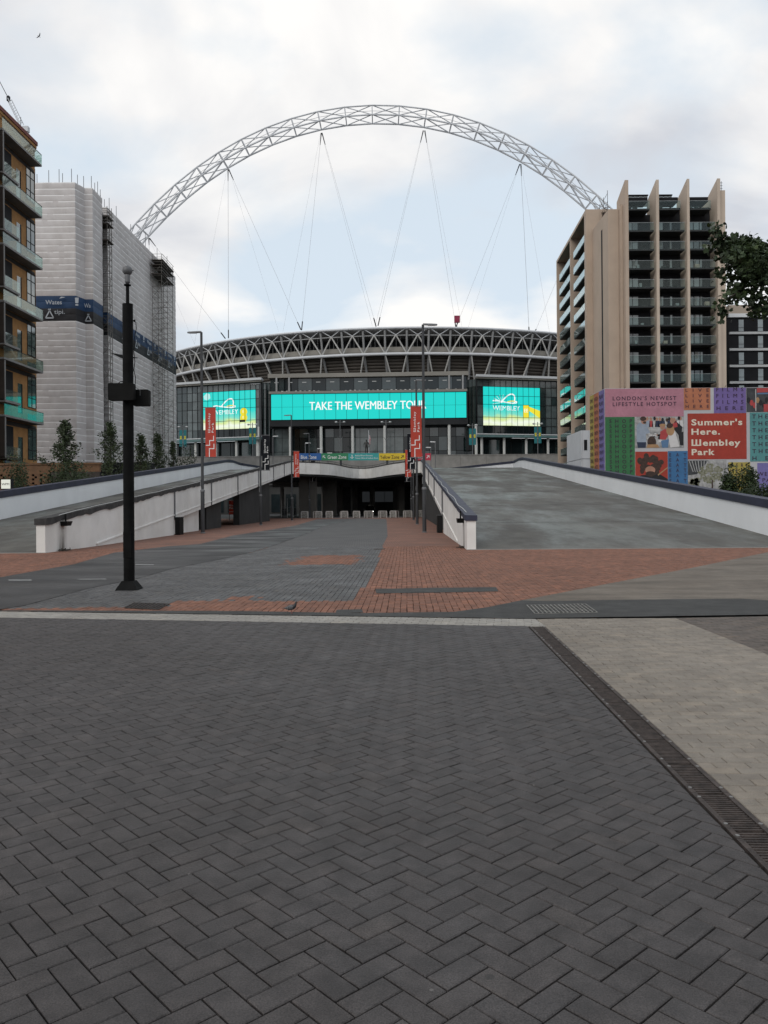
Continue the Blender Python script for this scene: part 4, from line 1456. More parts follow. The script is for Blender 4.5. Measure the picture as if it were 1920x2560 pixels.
# ================================================================ STADIUM
M_WSTEEL = mat('white_steel', (0.56, 0.57, 0.59), 0.5, 0.05, 0.3)
M_STRUT = mat('strut_paint', (0.47, 0.46, 0.44), 0.6, 0.08, 0.3)
M_GSTEEL = mat('grey_steel', (0.30, 0.30, 0.30), 0.55, 0.1, 0.3)
M_DSTEEL = mat('dark_steel', (0.016, 0.017, 0.019), 0.6, 0.2, 0.3, spec=.25)
M_LOUV = mat('bronze_louvre', (0.085, 0.072, 0.060), 0.7, 0.15, 0.2)
M_BOWLC = mat('bowl_concrete', (0.24, 0.225, 0.20), 0.85, 0.12, 0.1)
M_INT = mat('dark_interior', (0.020, 0.022, 0.024), 0.9, 0.4, 0.15)
M_ROOF = mat('roof_membrane', (0.50, 0.51, 0.52), 0.6, 0.05, 0.1)
M_WGLASS = pane_mat('stadium_glass', (0.022, 0.034, 0.034), 1.75, 0.08)
M_WGLASS2 = pane_mat('stadium_glass_grey', (0.085, 0.105, 0.105), 1.75, 0.1)
M_WGLASS3 = pane_mat('stadium_glass_dark', (0.008, 0.012, 0.013), 1.5, 0.06)
M_TEAL = mat('teal_screen', (0.0035, 0.66, 0.60), emit=1.0)
M_SCRW = mat('white_screen_text', (0.95, 0.98, 0.97), emit=1.0)
M_SCRY = mat('yellow_screen', (0.86, 0.74, 0.03), emit=1.0)
M_SCRP = mat('pale_screen_glow', (0.45, 0.83, 0.80), emit=1.0)

YF = 200.0
SYAW = R(2.6)
so = P(922, 1140, YF)
cS, sS = math.cos(SYAW), math.sin(SYAW)


def S(p):                                   # stadium frame: x along the front, y away from the viewer
    return V((so.x + p[0] * cS + p[1] * sS, so.y - p[0] * sS + p[1] * cS, p[2]))


def sx(x):                                  # photo column -> stadium x on the front plane
    return (x - 922) * YF / F


def szz(y, Y=YF):
    return EYE + (1266 - y) * Y / F


z_bk = EYE + (1266 - 935) * YF / F
st = thing('stadium', (so.x, so.y, pz - 1), 'large glass fronted stadium bowl with glowing teal screens beyond the bridge', 'stadium')

# ---- centre block: upper lounge, screen, entrance columns and glazing
zL0, zL1 = szz(975), szz(936)
MB(S).box(sx(668), sx(1172), .5, 6, szz(940), szz(930)).build('roof_slab', M_BOWLC, st)
MB(S).box(sx(668), sx(1172), 4.0, 4.3, szz(976), szz(940)).build('lounge_back', M_INT, st)
MB(S).box(sx(672), sx(1168), -.6, 4, szz(982), szz(976)).build('balcony_slab', M_BOWLC, st)
n = 14
for i in range(n):
    a, b = sx(672) + (sx(1168) - sx(672)) * i / n, sx(672) + (sx(1168) - sx(672)) * (i + 1) / n
    MB(S).box(a + .05, b - .05, 1.6, 1.66, szz(972), szz(941)).build('lounge_pane', (M_WGLASS, M_WGLASS3)[i % 2], st)
    MB(S).box(a + (b - a) * .3, a + (b - a) * .6, 1.5, 1.58, szz(951.2), szz(950)).build('ceiling_light', mat('lounge_lamp', (.8, .82, .8), emit=.45), st)
for k in range(40):
    a = sx(690) + (sx(1150) - sx(690)) * k / 40
    if random.random() < .75:
        MB(S).box(a, a + .45, .9, 1.1, szz(975.6), szz(972.8)).build('balcony_chair', M_PRINTW if k % 3 else M_GSTEEL, st)
for x in (690, 722, 1124, 1158):
    MB(S).tube((sx(x), .6, szz(976)), (sx(x), .6, szz(940)), .25, 8).build('lounge_column', M_GSTEEL, st)

# main screen in panels
zs0, zs1 = szz(1047), szz(983)
xs0, xs1 = sx(677), sx(1166)
MB(S).box(xs0 - .4, xs1 + .4, .05, 2.0, szz(1063), zs1 + .25).build('screen_housing', M_DSTEEL, st)
scr = thing('x', (0, 0, 0), None, None)
bpy.data.objects.remove(scr)
nx = 18
scr_parent = MB(S).box(xs0 - .1, xs1 + .1, -.06, .04, zs0 - .1, zs1 + .1).build('main_screen', M_DSTEEL, st)
for i in range(nx):
    for j in range(2):
        a, b = xs0 + (xs1 - xs0) * i / nx, xs0 + (xs1 - xs0) * (i + 1) / nx
        c, d = zs0 + (zs1 - zs0) * j / 2, zs0 + (zs1 - zs0) * (j + 1) / 2
        MB(S).box(a + .045, b - .045, -.16, -.07, c + .03, d - .03).build('screen_panel', M_TEAL, scr_parent)
m = MB(S)
text_on(m, 'TAKE THE WEMBLEY TOUR', (sx(774), -.22, szz(1023)), (1, 0, 0), (0, 0, 1), 2.05, width=sx(1066) - sx(774), bold=.012)
m.build('lettering', M_SCRW, scr_parent)

MB(S).box(sx(560), sx(1290), 11.0, 11.5, pz - 1, z_bk).build('structure_back', M_INT, st)
# entrance: columns, glazing
M_COLW = mat('white_column', (0.52, 0.52, 0.50), 0.7, 0.06, 0.4)
for x in (645, 724, 802, 881.5, 962, 1042, 1123, 1190):
    MB(S).tube((sx(x), .6, pz - 1), (sx(x), .6, szz(1063)), .38, 14).build('entrance_column', M_COLW, st)
MB(S).box(sx(640), sx(1200), 5, 5.3, pz - 1, szz(1040)).build('entrance_back', M_INT, st)
e0, e1 = sx(655), sx(1185)
n = 24
for i in range(n):
    a, b = e0 + (e1 - e0) * i / n, e0 + (e1 - e0) * (i + 1) / n
    for j, (c, d) in enumerate(((pz - 1, szz(1126)), (szz(1126), szz(1090)), (szz(1090), szz(1066)))):
        c0 = 0.5 * (a + b)
        lit = sx(885) < c0 < sx(1005) or sx(685) < c0 < sx(720)  # lit panes: the light is put in as paler glass
        MB(S).box(a + .05, b - .05, 3.0, 3.06, c + .05, d - .05).build('entrance_pane', M_WGLASS2 if lit else (M_WGLASS3, M_WGLASS)[(i + j) % 3 == 0], st)
MB(S).box(sx(668), sx(1172), 1.8, 4.2, szz(1067), szz(1062)).build('entrance_soffit', M_DSTEEL, st)


# ---- wings that bend back either side of the centre
def wing(side):
    xe = sx(1193) if side > 0 else sx(651)
    ang = R(15.5) * side
    ca_, sa_ = math.cos(ang), math.sin(ang)

    def W(p):                               # p.x outwards from the inner end, p.y away
        return S(V((xe + side * p[0] * math.cos(R(15.5)) + p[1] * sa_ * 0, 0.3 + p[0] * math.sin(R(15.5)) + p[1], p[2])))
    wd = MB(W)
    Lw = 34.0
    zt_, zb_ = szz(950.5), szz(1087)
    rows = [zt_, szz(968.5), szz(991), szz(1013), szz(1044.8), szz(1066), zb_]
    pw = 1.535
    nc = int(Lw / pw)
    MB(W).box(0, Lw, .9, 1.2, zb_, zt_).build('wing_back', M_INT, st)
    for i in range(nc):
        if i > 13:
            continue
        for j in range(6):
            mt = M_WGLASS2 if j == 0 else (M_WGLASS3 if j == 5 else M_WGLASS)
            if i == 0 or i > 11:
                mt = M_WGLASS2 if random.random() < .7 else M_WGLASS
            in_scr = 1 <= i <= 10 and 1 <= j <= 4
            if in_scr:
                continue
            MB(W).box(i * pw + .05, (i + 1) * pw - .05, .10, .16, rows[j + 1] + .04, rows[j] - .04).build('wing_pane', mt, st)
    MB(W).box(14 * pw, Lw, .1, .3, zb_, zt_).build('far_wing_glazing', M_WGLASS, st)
    for i in range(nc + 1):
        MB(W).box(i * pw - .04, i * pw + .04, -.04, .12, zb_, zt_).build('mullion', M_DSTEEL, st)
    for j, z in enumerate(rows):
        MB(W).box(0, Lw, -.02, .11, z - .045, z + .045).build('transom', M_DSTEEL, st)
    MB(W).box(-.3, Lw, -1.2, 1.5, zt_, zt_ + .35).build('wing_cornice', M_BOWLC, st)
    MB(W).box(-.4, Lw, -1.5, 1.5, zt_ + .38, zt_ + .95).build('wing_cornice', M_ROOF, st)
    MB(W).box(-.3, Lw, -1.6, .5, szz(1096), szz(1090)).build('canopy_band', mat('teal_grey_glass', (.10, .17, .17), .3, .2, .6), st)
    MB(W).box(-.3, Lw, -1.7, .5, szz(1090) + .02, szz(1087.5)).build('canopy_edge', M_ROOF, st)
    MB(W).box(0, Lw, 1.2, 1.5, pz - 1, szz(1096)).build('ground_back', M_INT, st)
    for i in range(9):
        MB(W).box(i * 3.0 + .1, i * 3.0 + 2.9, .9, .95, pz - 1, szz(1101)).build('ground_pane', (M_WGLASS3, M_WGLASS, M_WGLASS3)[i % 3], st)
    for k in range(5):
        MB(W).tube((1.1 + k * 5.95, -.2, pz - 1), (1.1 + k * 5.95, -.2, szz(1096)), .36, 12).build('ground_column', M_COLW, st)
    # faceted return to the centre block
    for k in range(3):
        a, b = -.3 - k * .85, -.3 - (k + 1) * .85
        for j in range(6):
            MB(W).box(b + .04, a - .04, .8 + k * .9, .86 + k * .9, rows[j + 1] + .04, rows[j] - .04).build('return_pane', M_WGLASS if j else M_WGLASS2, st)
        MB(W).box(b, a, .9 + k * .9, 1.1 + k * .9, zb_ - 4, zt_).build('return_back', M_INT, st)
    # screen behind the mullions
    x0, x1 = pw * 1, pw * 11
    z0, z1_ = rows[5], rows[1]
    if side < 0:
        x0, x1 = x0 + .0, x1
    sc_ = MB(W).box(x0, x1, .16, .3, z0, z1_).build('side_screen', screen_mat(side), st)
    mid = (x0 + x1) / 2
    wS = x1 - x0
    hS = z1_ - z0
    # u: 0..1 left to right as seen, v: 0..1 bottom to top
    U = (lambda u, v, y=.13: W(V((x0 + wS * u, y, z0 + hS * v)))) if side > 0 else (lambda u, v, y=.13: W(V((x1 - wS * u, y, z0 + hS * v))))
    pr = MB()

    def stroke(pts, w, lo=.13, mi=0):
        for (u0, v0), (u1, v1) in zip(pts, pts[1:]):
            a, b = U(u0, v0, lo), U(u1, v1, lo)
            d_ = (b - a)
            ux_ = (U(1, 0, lo) - U(0, 0, lo)).normalized()
            dx, dz = d_.dot(ux_), d_.z
            ln = math.hypot(dx, dz) or 1
            nx_ = ux_ * (-dz / ln) + V((0, 0, dx / ln))
            e = d_ * .04
            pr.add([a - e - nx_ * w, b + e - nx_ * w, b + e + nx_ * w, a - e + nx_ * w], [(0, 1, 2, 3)], mi)
    du, dvv = (.0, .0) if side < 0 else (-.03, .02)
    loop = [(.20, .62), (.26, .635), (.34, .61), (.44, .585), (.54, .565), (.61, .575), (.62, .605), (.57, .62), (.50, .615)]
    stroke([(a + du, b + dvv) for a, b in loop], .13)
    arch_l = [(.36, .615), (.40, .68), (.45, .75), (.50, .795), (.545, .80), (.575, .77), (.585, .70), (.575, .58)]
    stroke([(a + du, b + dvv) for a, b in arch_l], .15)
    stroke([(.46 + du, .605 + dvv), (.53 + du, .625 + dvv), (.58 + du, .615 + dvv)], .12, .125, 1)
    ux_ = (U(1, 0) - U(0, 0)).normalized()
    text_on(pr, 'WEMBLEY', U(.17 if side > 0 else .20, .40), ux_, V((0, 0, 1)), hS * .115, width=wS * .47)
    if side < 0:
        for (cu, cv, rr, mi) in ((.775, .44, .105, 1), (.775, .285, .105, 1)):
            c_ = U(cu, cv, .128)
            pr.add([c_ + ux_ * (rr * hS * math.cos(k * PI / 9)) + V((0, 0, rr * hS * math.sin(k * PI / 9))) for k in range(18)], [tuple(range(18))], mi)
        text_on(pr, 'E', U(.755, .42, .12), ux_, V((0, 0, 1)), hS * .06, 0)
        text_on(pr, 'E', U(.755, .27, .12), ux_, V((0, 0, 1)), hS * .06, 0)
        pr.add([U(.08, .98), U(.02, .90), U(.03, .82), U(.09, .79), U(.15, .84), U(.14, .95)], [(0, 1, 2, 3, 4, 5)], 2)
        pr.add([U(.70, .175, .12), U(.80, .175, .12), U(.80, .235, .12), U(.70, .235, .12)], [(0, 1, 2, 3)], 3)
    else:
        pr.add([U(.70, .22), U(.80, .22), U(.80, .54), U(.70, .54)], [(0, 1, 2, 3)], 1)
        pr.add([U(.78, .52), U(.80, .40), U(1.0, .21), U(1.0, .40)], [(0, 1, 2, 3)], 1)
        text_on(pr, 'EE', U(.715, .36, .12), ux_, V((0, 0, 1)), hS * .09, 0)
        for k in range(7):
            a = R(60 + k * 22)
            stroke([(.33, .60), (.33 + .16 * math.cos(a), .60 + .20 * math.sin(a))], .035, .132)
    pr.build('screen_print', [M_SCRW, M_SCRY, M_SCRP, M_DSTEEL], sc_)


def screen_mat(side):
    """picture on the side screens: teal at the top, pale yellow at the foot"""
    m = bpy.data.materials.new('side_screen_picture')
    m.use_nodes = True
    t = m.node_tree
    b = t.nodes['Principled BSDF']
    b.inputs['Base Color'].default_value = (.01, .01, .01, 1)
    tcn = N(t, 'ShaderNodeTexCoord')
    sp = N(t, 'ShaderNodeSeparateXYZ'); L(t, tcn.outputs['Generated'], sp.inputs[0])
    nz = N(t, 'ShaderNodeTexNoise'); nz.inputs['Scale'].default_value = 3.0; nz.inputs['Detail'].default_value = 4
    L(t, tcn.outputs['Generated'], nz.inputs['Vector'])
    ad_ = N(t, 'ShaderNodeMath', operation='MULTIPLY_ADD'); L(t, nz.outputs[0], ad_.inputs[0]); ad_.inputs[1].default_value = .36; L(t, sp.outputs[2], ad_.inputs[2])
    rp = N(t, 'ShaderNodeValToRGB')
    e = rp.color_ramp.elements
    e[0].position, e[0].color = .16, (.80, .90, .55, 1)
    e[1].position, e[1].color = .62, (.0035, .66, .60, 1)
    q = e.new(.27); q.color = (.86, .93, .80, 1)
    q = e.new(.37); q.color = (.66, .80, .30, 1)
    q = e.new(.46); q.color = (.18, .72, .58, 1)
    L(t, ad_.outputs[0], rp.inputs[0])
    L(t, rp.outputs[0], b.inputs['Emission Color'])
    b.inputs['Emission Strength'].default_value = 1.0
    return m


wing(1)
wing(-1)

# ---- bowl: rings as arcs
BC = V((sx(985) * 1.06, 0, 0))              # centre column of the bowl in the stadium frame
RB = 96.0
Y_RIM = 13.0                                # rim stands this far behind the front at the centre


def B(theta, r, z):
    """point of the bowl; theta from the centre line, r = outward shift from the rim circle"""
    return S(V((BC.x + (RB + r) * math.sin(theta), Y_RIM + RB - (RB + r) * math.cos(theta), z)))


YR = YF + Y_RIM
z_top = EYE + (1266 - 826) * YR / F
z_open0 = EYE + (1266 - 868) * YR / F
z_ring = EYE + (1266 - 886) * YR / F
z_low = EYE + (1266 - 945) * YR / F
TH = [R(-72 + i * 3.6) for i in range(41)]


def arc(name, mt, r0, z0, r1, z1_, thick=None, parent=st):
    m = MB()
    vs_ = []
    for t_ in TH:
        vs_ += [B(t_, r0, z0), B(t_, r1, z1_)]
        if thick is not None:
            vs_ += [B(t_, r0 - thick, z0), B(t_, r1 - thick, z1_)]
    k = 2 if thick is None else 4
    fs = []
    for i in range(len(TH) - 1):
        a = i * k
        fs.append((a, a + k, a + k + 1, a + 1))
        if thick is not None:
            fs += [(a + 2, a + 3, a + k + 3, a + k + 2), (a + 1, a + k + 1, a + k + 3, a + 3), (a, a + 2, a + k + 2, a + k)]
    m.add(vs_, fs)
    return m.build(name, mt, parent, smooth=True)


arc('roof_edge', M_ROOF, 1.6, z_top - .2, 1.6, z_top + .55, 3)
arc('roof_underside', M_GSTEEL, 1.4, z_top - .25, -14, z_top - 2.2)
arc('roof_sheet', M_ROOF, 1.6, z_top + .56, -40, z_top + 5.0)
arc('concourse_back', M_INT, -6.5, z_open0 - .5, -7.0, z_top - .8)
arc('concourse_parapet', M_BOWLC, -.5, z_ring - .3, -.4, z_open0 + .1, .5)
# louvres below the ring, each course its own slat
nl = 9
for i in range(nl):
    a = z_low - 1.0 + (z_ring - .3 - z_low + 1.0) * i / nl
    b = z_low - 1.0 + (z_ring - .3 - z_low + 1.0) * (i + 1) / nl
    f = lambda z: -5.5 + 4.6 * (z - z_low + 1.0) / (z_ring - z_low + 1.0)
    arc('louvre', M_LOUV, f(a) - .35, a + .05, f(b) + .12, b - .02, .2)
arc('louvre_back', M_INT, -6.8, z_low - 2, -2.0, z_ring)
arc('maintenance_rail', M_GSTEEL, -4.2 + .6, z_low + .9, -4.2 + .7, z_low + 1.15, .2)


def ring_tube(name, r, z, rad, mt):
    m = MB().path([B(t_, r, z) for t_ in TH], rad, 8)
    return m.build(name, mt, st, smooth=True)


ring_tube('ring_beam', .35, z_ring, .42, M_WSTEEL)
ring_tube('rim_tube', 1.75, z_top + .2, .32, M_WSTEEL)
ring_tube('upper_tube', .9, z_top - 1.6, .16, M_GSTEEL)
ring_tube('roof_cable_line', -12, z_top + 3.3, .09, M_GSTEEL)
# rakers and V struts
dth = 5.78 / RB
NB = 19
th0 = (sx(902) - BC.x) / RB
for k in range(-11, 12):
    t_ = th0 + k * dth
    if abs(t_) > R(62):
        continue
    node = B(t_, .35, z_ring)
    # grey raker column through the node
    MB().tube(B(t_, 1.3, z_top - .3), B(t_, -.6, z_ring), .30, 7).build('raker', M_GSTEEL, st)
    MB().tube(B(t_, -.6, z_ring), B(t_ + .004, -3.9, z_low + .3), .34, 7).build('raker', M_GSTEEL, st)
    for s in (-1, 1):
        MB().tube(node, B(t_ + s * dth * .5, 1.0, z_top - 1.5), .20, 7).build('v_strut', M_STRUT, st)
        MB().tube(B(t_ + s * dth * .5, 1.0, z_top - 1.5), B(t_ + s * dth * .06, 1.6, z_top + .05), .13, 6).build('eave_strut', M_WSTEEL, st)
    s = 1 if k % 2 else -1
    MB().tube(node, B(t_ + s * dth * .30, -2.6, z_low - .6), .22, 7).build('lower_strut', M_STRUT, st)
    MB().tube(B(t_ + .004, -3.6, z_low + .4), B(t_ - s * dth * .12, -2.7, z_low - .6), .16, 6).build('foot_strut', M_GSTEEL, st)
    for q in (.3, .5, .7):
        MB().tube(B(t_ + q * dth, -1.2, z_open0 - .3), B(t_ + q * dth, -1.2, z_top - 1.4), .06, 4).build('concourse_post', M_GSTEEL, st)

# statue on its plinth and the flagpole in front of the entrance are built with the figures

# ================================================================ ARCH
tops = [(339.8, 559), (385, 508.5), (437.4, 464.4), (491.7, 418), (546, 380), (603, 345), (665, 319.3), (728.6, 294.4), (794.8, 278.8), (861.3, 264.4), (930, 262.8), (998.4, 260.9), (1067, 272.4), (1134, 282.9), (1199, 306.4), (1262.6, 329.5), (1323.6, 363.9), (1381, 396.7), (1438.2, 442.2), (1492, 484.6)]
bots = [(370.5, 588), (417.5, 544.7), (466.4, 499.5), (518, 457.9), (569.5, 418), (623.7, 389), (679.8, 363.8), (741, 342.8), (802.7, 325.9), (866.8, 316.8), (931, 311), (995.7, 314.9), (1060, 320.7), (1123, 335), (1185.5, 352.7), (1245, 376.6), (1301, 404.4), (1355, 439.5), (1409, 480), (1463, 523)]
YA = 262.0
cen, rad_ = [], []
for a, b in zip(tops, bots):
    pa, pb_ = P(*a, YA), P(*b, YA)
    cen.append((pa + pb_) / 2)
    rad_.append((pa - pb_).length / 2)
xc = np.array([c.x for c in cen]); zc_ = np.array([c.z for c in cen])
pf = np.polyfit(xc, zc_, 4)
# smooth the measured nodes onto one curve, then carry it down to the ground
xmid = -np.polyfit(xc, zc_, 2)[1] / (2 * np.polyfit(xc, zc_, 2)[0])
cen = [V((c.x, YA, float(np.polyval(pf, c.x)))) for c in cen]
rr0 = 3.05
nodes = list(cen)
for endi in (0, 1):
    cur = [nodes[0], nodes[1], nodes[2]] if endi == 0 else [nodes[-1], nodes[-2], nodes[-3]]
    a, b, c = cur
    ext = []
    for k in range(14):
        nx_ = a * 2 - b + (a - b * 2 + c) * 0.75
        d_ = (nx_ - a).normalized() * 9.0
        nn_ = a + d_
        ext.append(nn_)
        c, b, a = b, a, nn_
        if nn_.z < pz:
            break
    nodes = ext[::-1] + nodes if endi == 0 else nodes + ext
arch = thing('stadium_arch', (float(xmid), YA, pz), 'giant white lattice steel arch over the stadium', 'arch')
NCH = 6


def frame_at(i):
    a, b = nodes[max(i - 1, 0)], nodes[min(i + 1, len(nodes) - 1)]
    t_ = (b - a).normalized()
    n1_ = V((0, 1, 0))
    n2_ = t_.cross(n1_).normalized()
    return t_, n1_, n2_


def ring_pt(i, k, r=rr0):
    t_, n1_, n2_ = frame_at(i)
    a = 2 * PI * k / NCH + PI / 6 + PI / 3
    return nodes[i] + (n1_ * math.cos(a) * 1.15 + n2_ * math.sin(a)) * r


for k in range(NCH):
    m = MB().path([ring_pt(i, k) for i in range(len(nodes))], .24, 8)
    m.build('chord', M_WSTEEL, arch, smooth=True)
for i in range(len(nodes)):
    m = MB()
    pts = [ring_pt(i, k) for k in range(NCH)]
    m.path(pts + [pts[0]], .16, 6)
    m.build('ring_frame', M_WSTEEL, arch)
    # lens shaped diaphragm plate at each ring
    t_, n1_, n2_ = frame_at(i)
    c_ = nodes[i]
    m = MB()
    prof = [(-1.0, .03), (-.6, .16), (0, .24), (.6, .16), (1.0, .03)]
    vs_ = []
    for q, wdt in prof:
        for sgn in (-1, 1):
            vs_ += [c_ + n2_ * (q * rr0) + t_ * (sgn * wdt * .55) - n1_ * 2.6 * (1 - q * q) ** .5 * .2]
    m.add(vs_, [(0, 1, 3, 2), (2, 3, 5, 4), (4, 5, 7, 6), (6, 7, 9, 8)])
    m.build('gusset', M_WSTEEL, arch)
    if i + 1 < len(nodes):
        for k in range(NCH):
            m = MB()
            if (i + k) % 2:
                m.tube(ring_pt(i, k), ring_pt(i + 1, (k + 1) % NCH), .15, 6)
            else:
                m.tube(ring_pt(i, (k + 1) % NCH), ring_pt(i + 1, k), .15, 6)
            m.build('diagonal', M_WSTEEL, arch)
            if k in (3, 4, 5) and 3 < i < len(nodes) - 4:
                m = MB()
                if (i + k) % 2:
                    m.tube(ring_pt(i, (k + 1) % NCH), ring_pt(i + 1, k), .12, 6)
                else:
                    m.tube(ring_pt(i, k), ring_pt(i + 1, (k + 1) % NCH), .12, 6)
                m.build('diagonal', M_WSTEEL, arch)
# walkway rail on the upper side
m = MB()
for i in range(len(nodes) - 1):
    m.tube(nodes[i] + V((0, .4, 1.4)), nodes[i + 1] + V((0, .4, 1.4)), .06, 4)
m.build('walkway', M_GSTEEL, arch)

M_CABLE = mat('stay_cable', (0.24, 0.24, 0.25), 0.5, 0.05, 1, metal=0.4)
cables = [((570, 424), (571, 845), .105), ((572, 424), (752, 824), .075), ((573, 424), (697, 830), .04), ((567, 424), (486, 860), .04),
          ((803, 333), (754, 825), .075), ((801, 333), (707, 830), .045), ((805, 333), (940, 816), .065), ((804, 333), (931, 816), .05),
          ((1058, 327), (945, 814), .065), ((1057, 327), (938, 816), .05), ((1062, 327), (1140, 822), .065), ((1062, 327), (1156, 824), .045),
          ((1299, 411), (1139, 820), .065), ((1299, 411), (1168, 826), .04), ((1302, 411), (1323, 838), .10), ((1303, 411), (1376, 846), .045),
          ((372, 596), (378, 760), .10), ((374, 596), (563, 846), .075), ((1463, 530), (1333, 840), .065), ((373, 596), (487, 862), .035)]
for (a, b, r) in cables:
    pa, pb_ = P(a[0], a[1], YA - 1.5), P(b[0], b[1], 226)
    c_ = MB().tube(pa, pb_, r * .48, 5).build('cable', M_CABLE, arch)
    if r > .06:
        d_ = (pb_ - pa).normalized()
        MB().tube(pa, pa + d_ * 5.5, .20, 6, r2=.10).build('socket', M_DSTEEL, c_)
        MB().tube(pb_ - d_ * 3.0, pb_, .16, 6).build('socket', M_DSTEEL, c_)
rb_ = P(1143, 799, 224)
fl = thing('roof_beacon_cover', rb_, 'small dark red sheeted box on the stadium roof edge', 'roof box')
MB().box(rb_.x - .8, rb_.x + .7, 223.4, 224.6, rb_.z - .8, rb_.z + 1.0).build('cover', mat('dark_red_sheet', (.22, .02, .05), .8, .3, 1.2, bump=.6, bscale=3), fl)
MB().tube((rb_.x - .3, 224, rb_.z - 3.4), (rb_.x, 224, rb_.z - .7), .12, 6).build('mast', M_DSTEEL, fl)

# ================================================================ BUILDINGS
# ---------------------------------------------------------------- tower on the right: beige piers, dark recessed balconies
M_BEIGE = mat('beige_precast', (0.44, 0.345, 0.27), 0.85, 0.06, 0.25, bump=0.15, bscale=6)
M_BEIGE2 = mat('beige_precast_light', (0.50, 0.41, 0.33), 0.85, 0.06, 0.25, bump=0.15, bscale=6)
M_CLAD = mat('black_cladding', (0.011, 0.011, 0.013), 0.75, 0.25, 0.5, spec=.2)
M_SLAB = mat('dark_balcony_edge', (0.024, 0.027, 0.028), 0.7, 0.15, 1)
M_BGLASS = glass_mat('balcony_glass', (0.80, 0.87, 0.86), 0.012, gain=.25)
M_BGLASS2 = glass_mat('side_balcony_glass', (0.72, 0.84, 0.86), 0.22, base=0.10)
M_WIN = pane_mat('tower_window', (0.20, 0.235, 0.24), 2.0, 0.08)
M_RAIL = mat('balcony_rail', (0.30, 0.32, 0.32), 0.4, 0.1, 1, metal=0.4)
WINS = [M_WIN, M_WIN, pane_mat('tower_window_dark', (0.05, 0.06, 0.062), 1.9, 0.06), pane_mat('tower_window_pale', (0.30, 0.33, 0.33), 1.9, 0.1)]
M_BLIND = mat('window_blind', (0.40, 0.39, 0.37), 0.9, 0.1, 1)
YT, FH = 130.0, 3.1
k_ = YT / F


def tx(x):
    return lv(x, 800)[0] * k_


def tz(y, x=1680):
    return P(x, y, YT).z


tw = thing('residential_tower', (tx(1690), YT + 6, 0), 'beige residential tower with dark recessed glass balconies on the right', 'building')
ztop_t = tz(449)
zr = tz(486)
X0, X1 = tx(1530), tx(1819)
# side blocks
MB().box(tx(1530), tx(1557), 132, 142, 0, tz(513, 1540)).build('stair_block', M_BEIGE, tw)
MB().box(tx(1557.5), tx(1564), 131.2, 142, 0, tz(505, 1560)).build('stair_block_edge', M_BEIGE, tw)
MB().box(tx(1798), X1, 130.6, 146, 0, tz(472, 1810)).build('end_wall', M_BEIGE2, tw)
MB().box(tx(1530) + 9.5, X1, 133.2, 147, 0, zr - 1.0).build('core', M_CLAD, tw)
sl_ = MB().box(tx(1530) - .012, tx(1530) + .1, 135.3, 136.1, 0, tz(545, 1516)).build('slot_window', M_CLAD, tw)
fins = [(1564.5, 1573.2), (1642.5, 1649.6), (1719.5, 1726.0), (1795.5, 1803)]
for i, (a, b) in enumerate(fins):
    xa, xb = tx(a), tx(b)
    zt_ = tz((450, 449, 447, 446)[i], a)
    y1_ = 134.6
    zb_ = zt_ - 1.9
    m = MB()
    m.hexa([(xa, YT, 0), (xb, YT, 0), (xb, y1_, 0), (xa, y1_, 0), (xa, YT, zt_), (xb, YT, zt_), (xb, y1_, zb_), (xa, y1_, zb_)])
    m.build('fin', M_BEIGE2 if i else M_BEIGE, tw)
bays = [(1573.6, 1642), (1650, 1719), (1726.4, 1795)]
slab0 = tz(574, 1680)
doors = [[(.00, .16), (.17, .31), (.33, .53)], [(.00, .17), (.19, .35), (.60, .68)], [(.17, .36), (.39, .58), (.61, .69)]]
for bi, (a, b) in enumerate(bays):
    xa, xb = tx(a), tx(b)
    MB().box(xa, xb, 133.0, 133.3, 0, zr - 2.2).build('bay_wall', mat('bay_cladding', (.020, .020, .023), .75, .3, .5, spec=.2), tw)
    for f in range(-1, 14):
        z = slab0 - f * FH
        if z < 4:
            continue
        if f == -1:
            z = tz(520)
        bal = MB().box(xa + .05, xb - .05 - (.9 if f == -1 else .25), 130.25, 132.98, z - .22, z + .05).build('balcony', M_SLAB, tw)
        xe = xb - .05 - (.9 if f == -1 else .25)
        MB().box(xa + .06, xe, 130.2, 130.23, z + .02, z + 1.22).build('glass_panel', M_BGLASS, bal)
        MB().box(xa + .06, xe, 130.17, 130.25, z + 1.22, z + 1.27).build('top_rail', M_RAIL, bal)
        for (p, q) in doors[bi]:
            w = xb - xa
            wn = MB().box(xa + w * p + .03, xa + w * q, 132.93, 132.99, z + .08, z + 2.25).build('window', random.choice(WINS), tw)
            if random.random() < .3:
                MB().box(xa + w * p + .05, xa + w * (p + (q - p) * random.uniform(.3, .9)), 132.90, 132.92, z + random.choice((.1, 1.2)), z + 2.22).build('blind', M_BLIND, wn)
        if random.random() < .4 and f > 0:
            x_ = random.uniform(xa + .5, xe - 1.2)
            MB().box(x_, x_ + random.uniform(.3, .8), 130.9, 131.5, z + .05, z + random.uniform(.5, .95)).build('balcony_item', random.choice((M_SLAB, M_GSTEEL, M_BEIGE)), bal)
    # setback lid over the top storey
    MB().box(xa, xb - 1.0, 131.2, 133.6, tz(498), tz(486)).build('lid', M_CLAD, tw)
# glazed penthouse frames
for (a, b) in ((1578, 1641), (1650, 1703)):
    n = 5
    for i in range(n):
        p, q = a + (b - a) * i / n, a + (b - a) * (i + 1) / n
        MB().box(tx(p) + .06, tx(q) - .06, 133.7, 133.75, zr - .6, zr + 1.2).build('penthouse_pane', M_WIN, tw)
    MB().box(tx(a), tx(b), 133.5, 134.2, zr + 1.2, zr + 1.38).build('penthouse_eave', M_CLAD, tw)
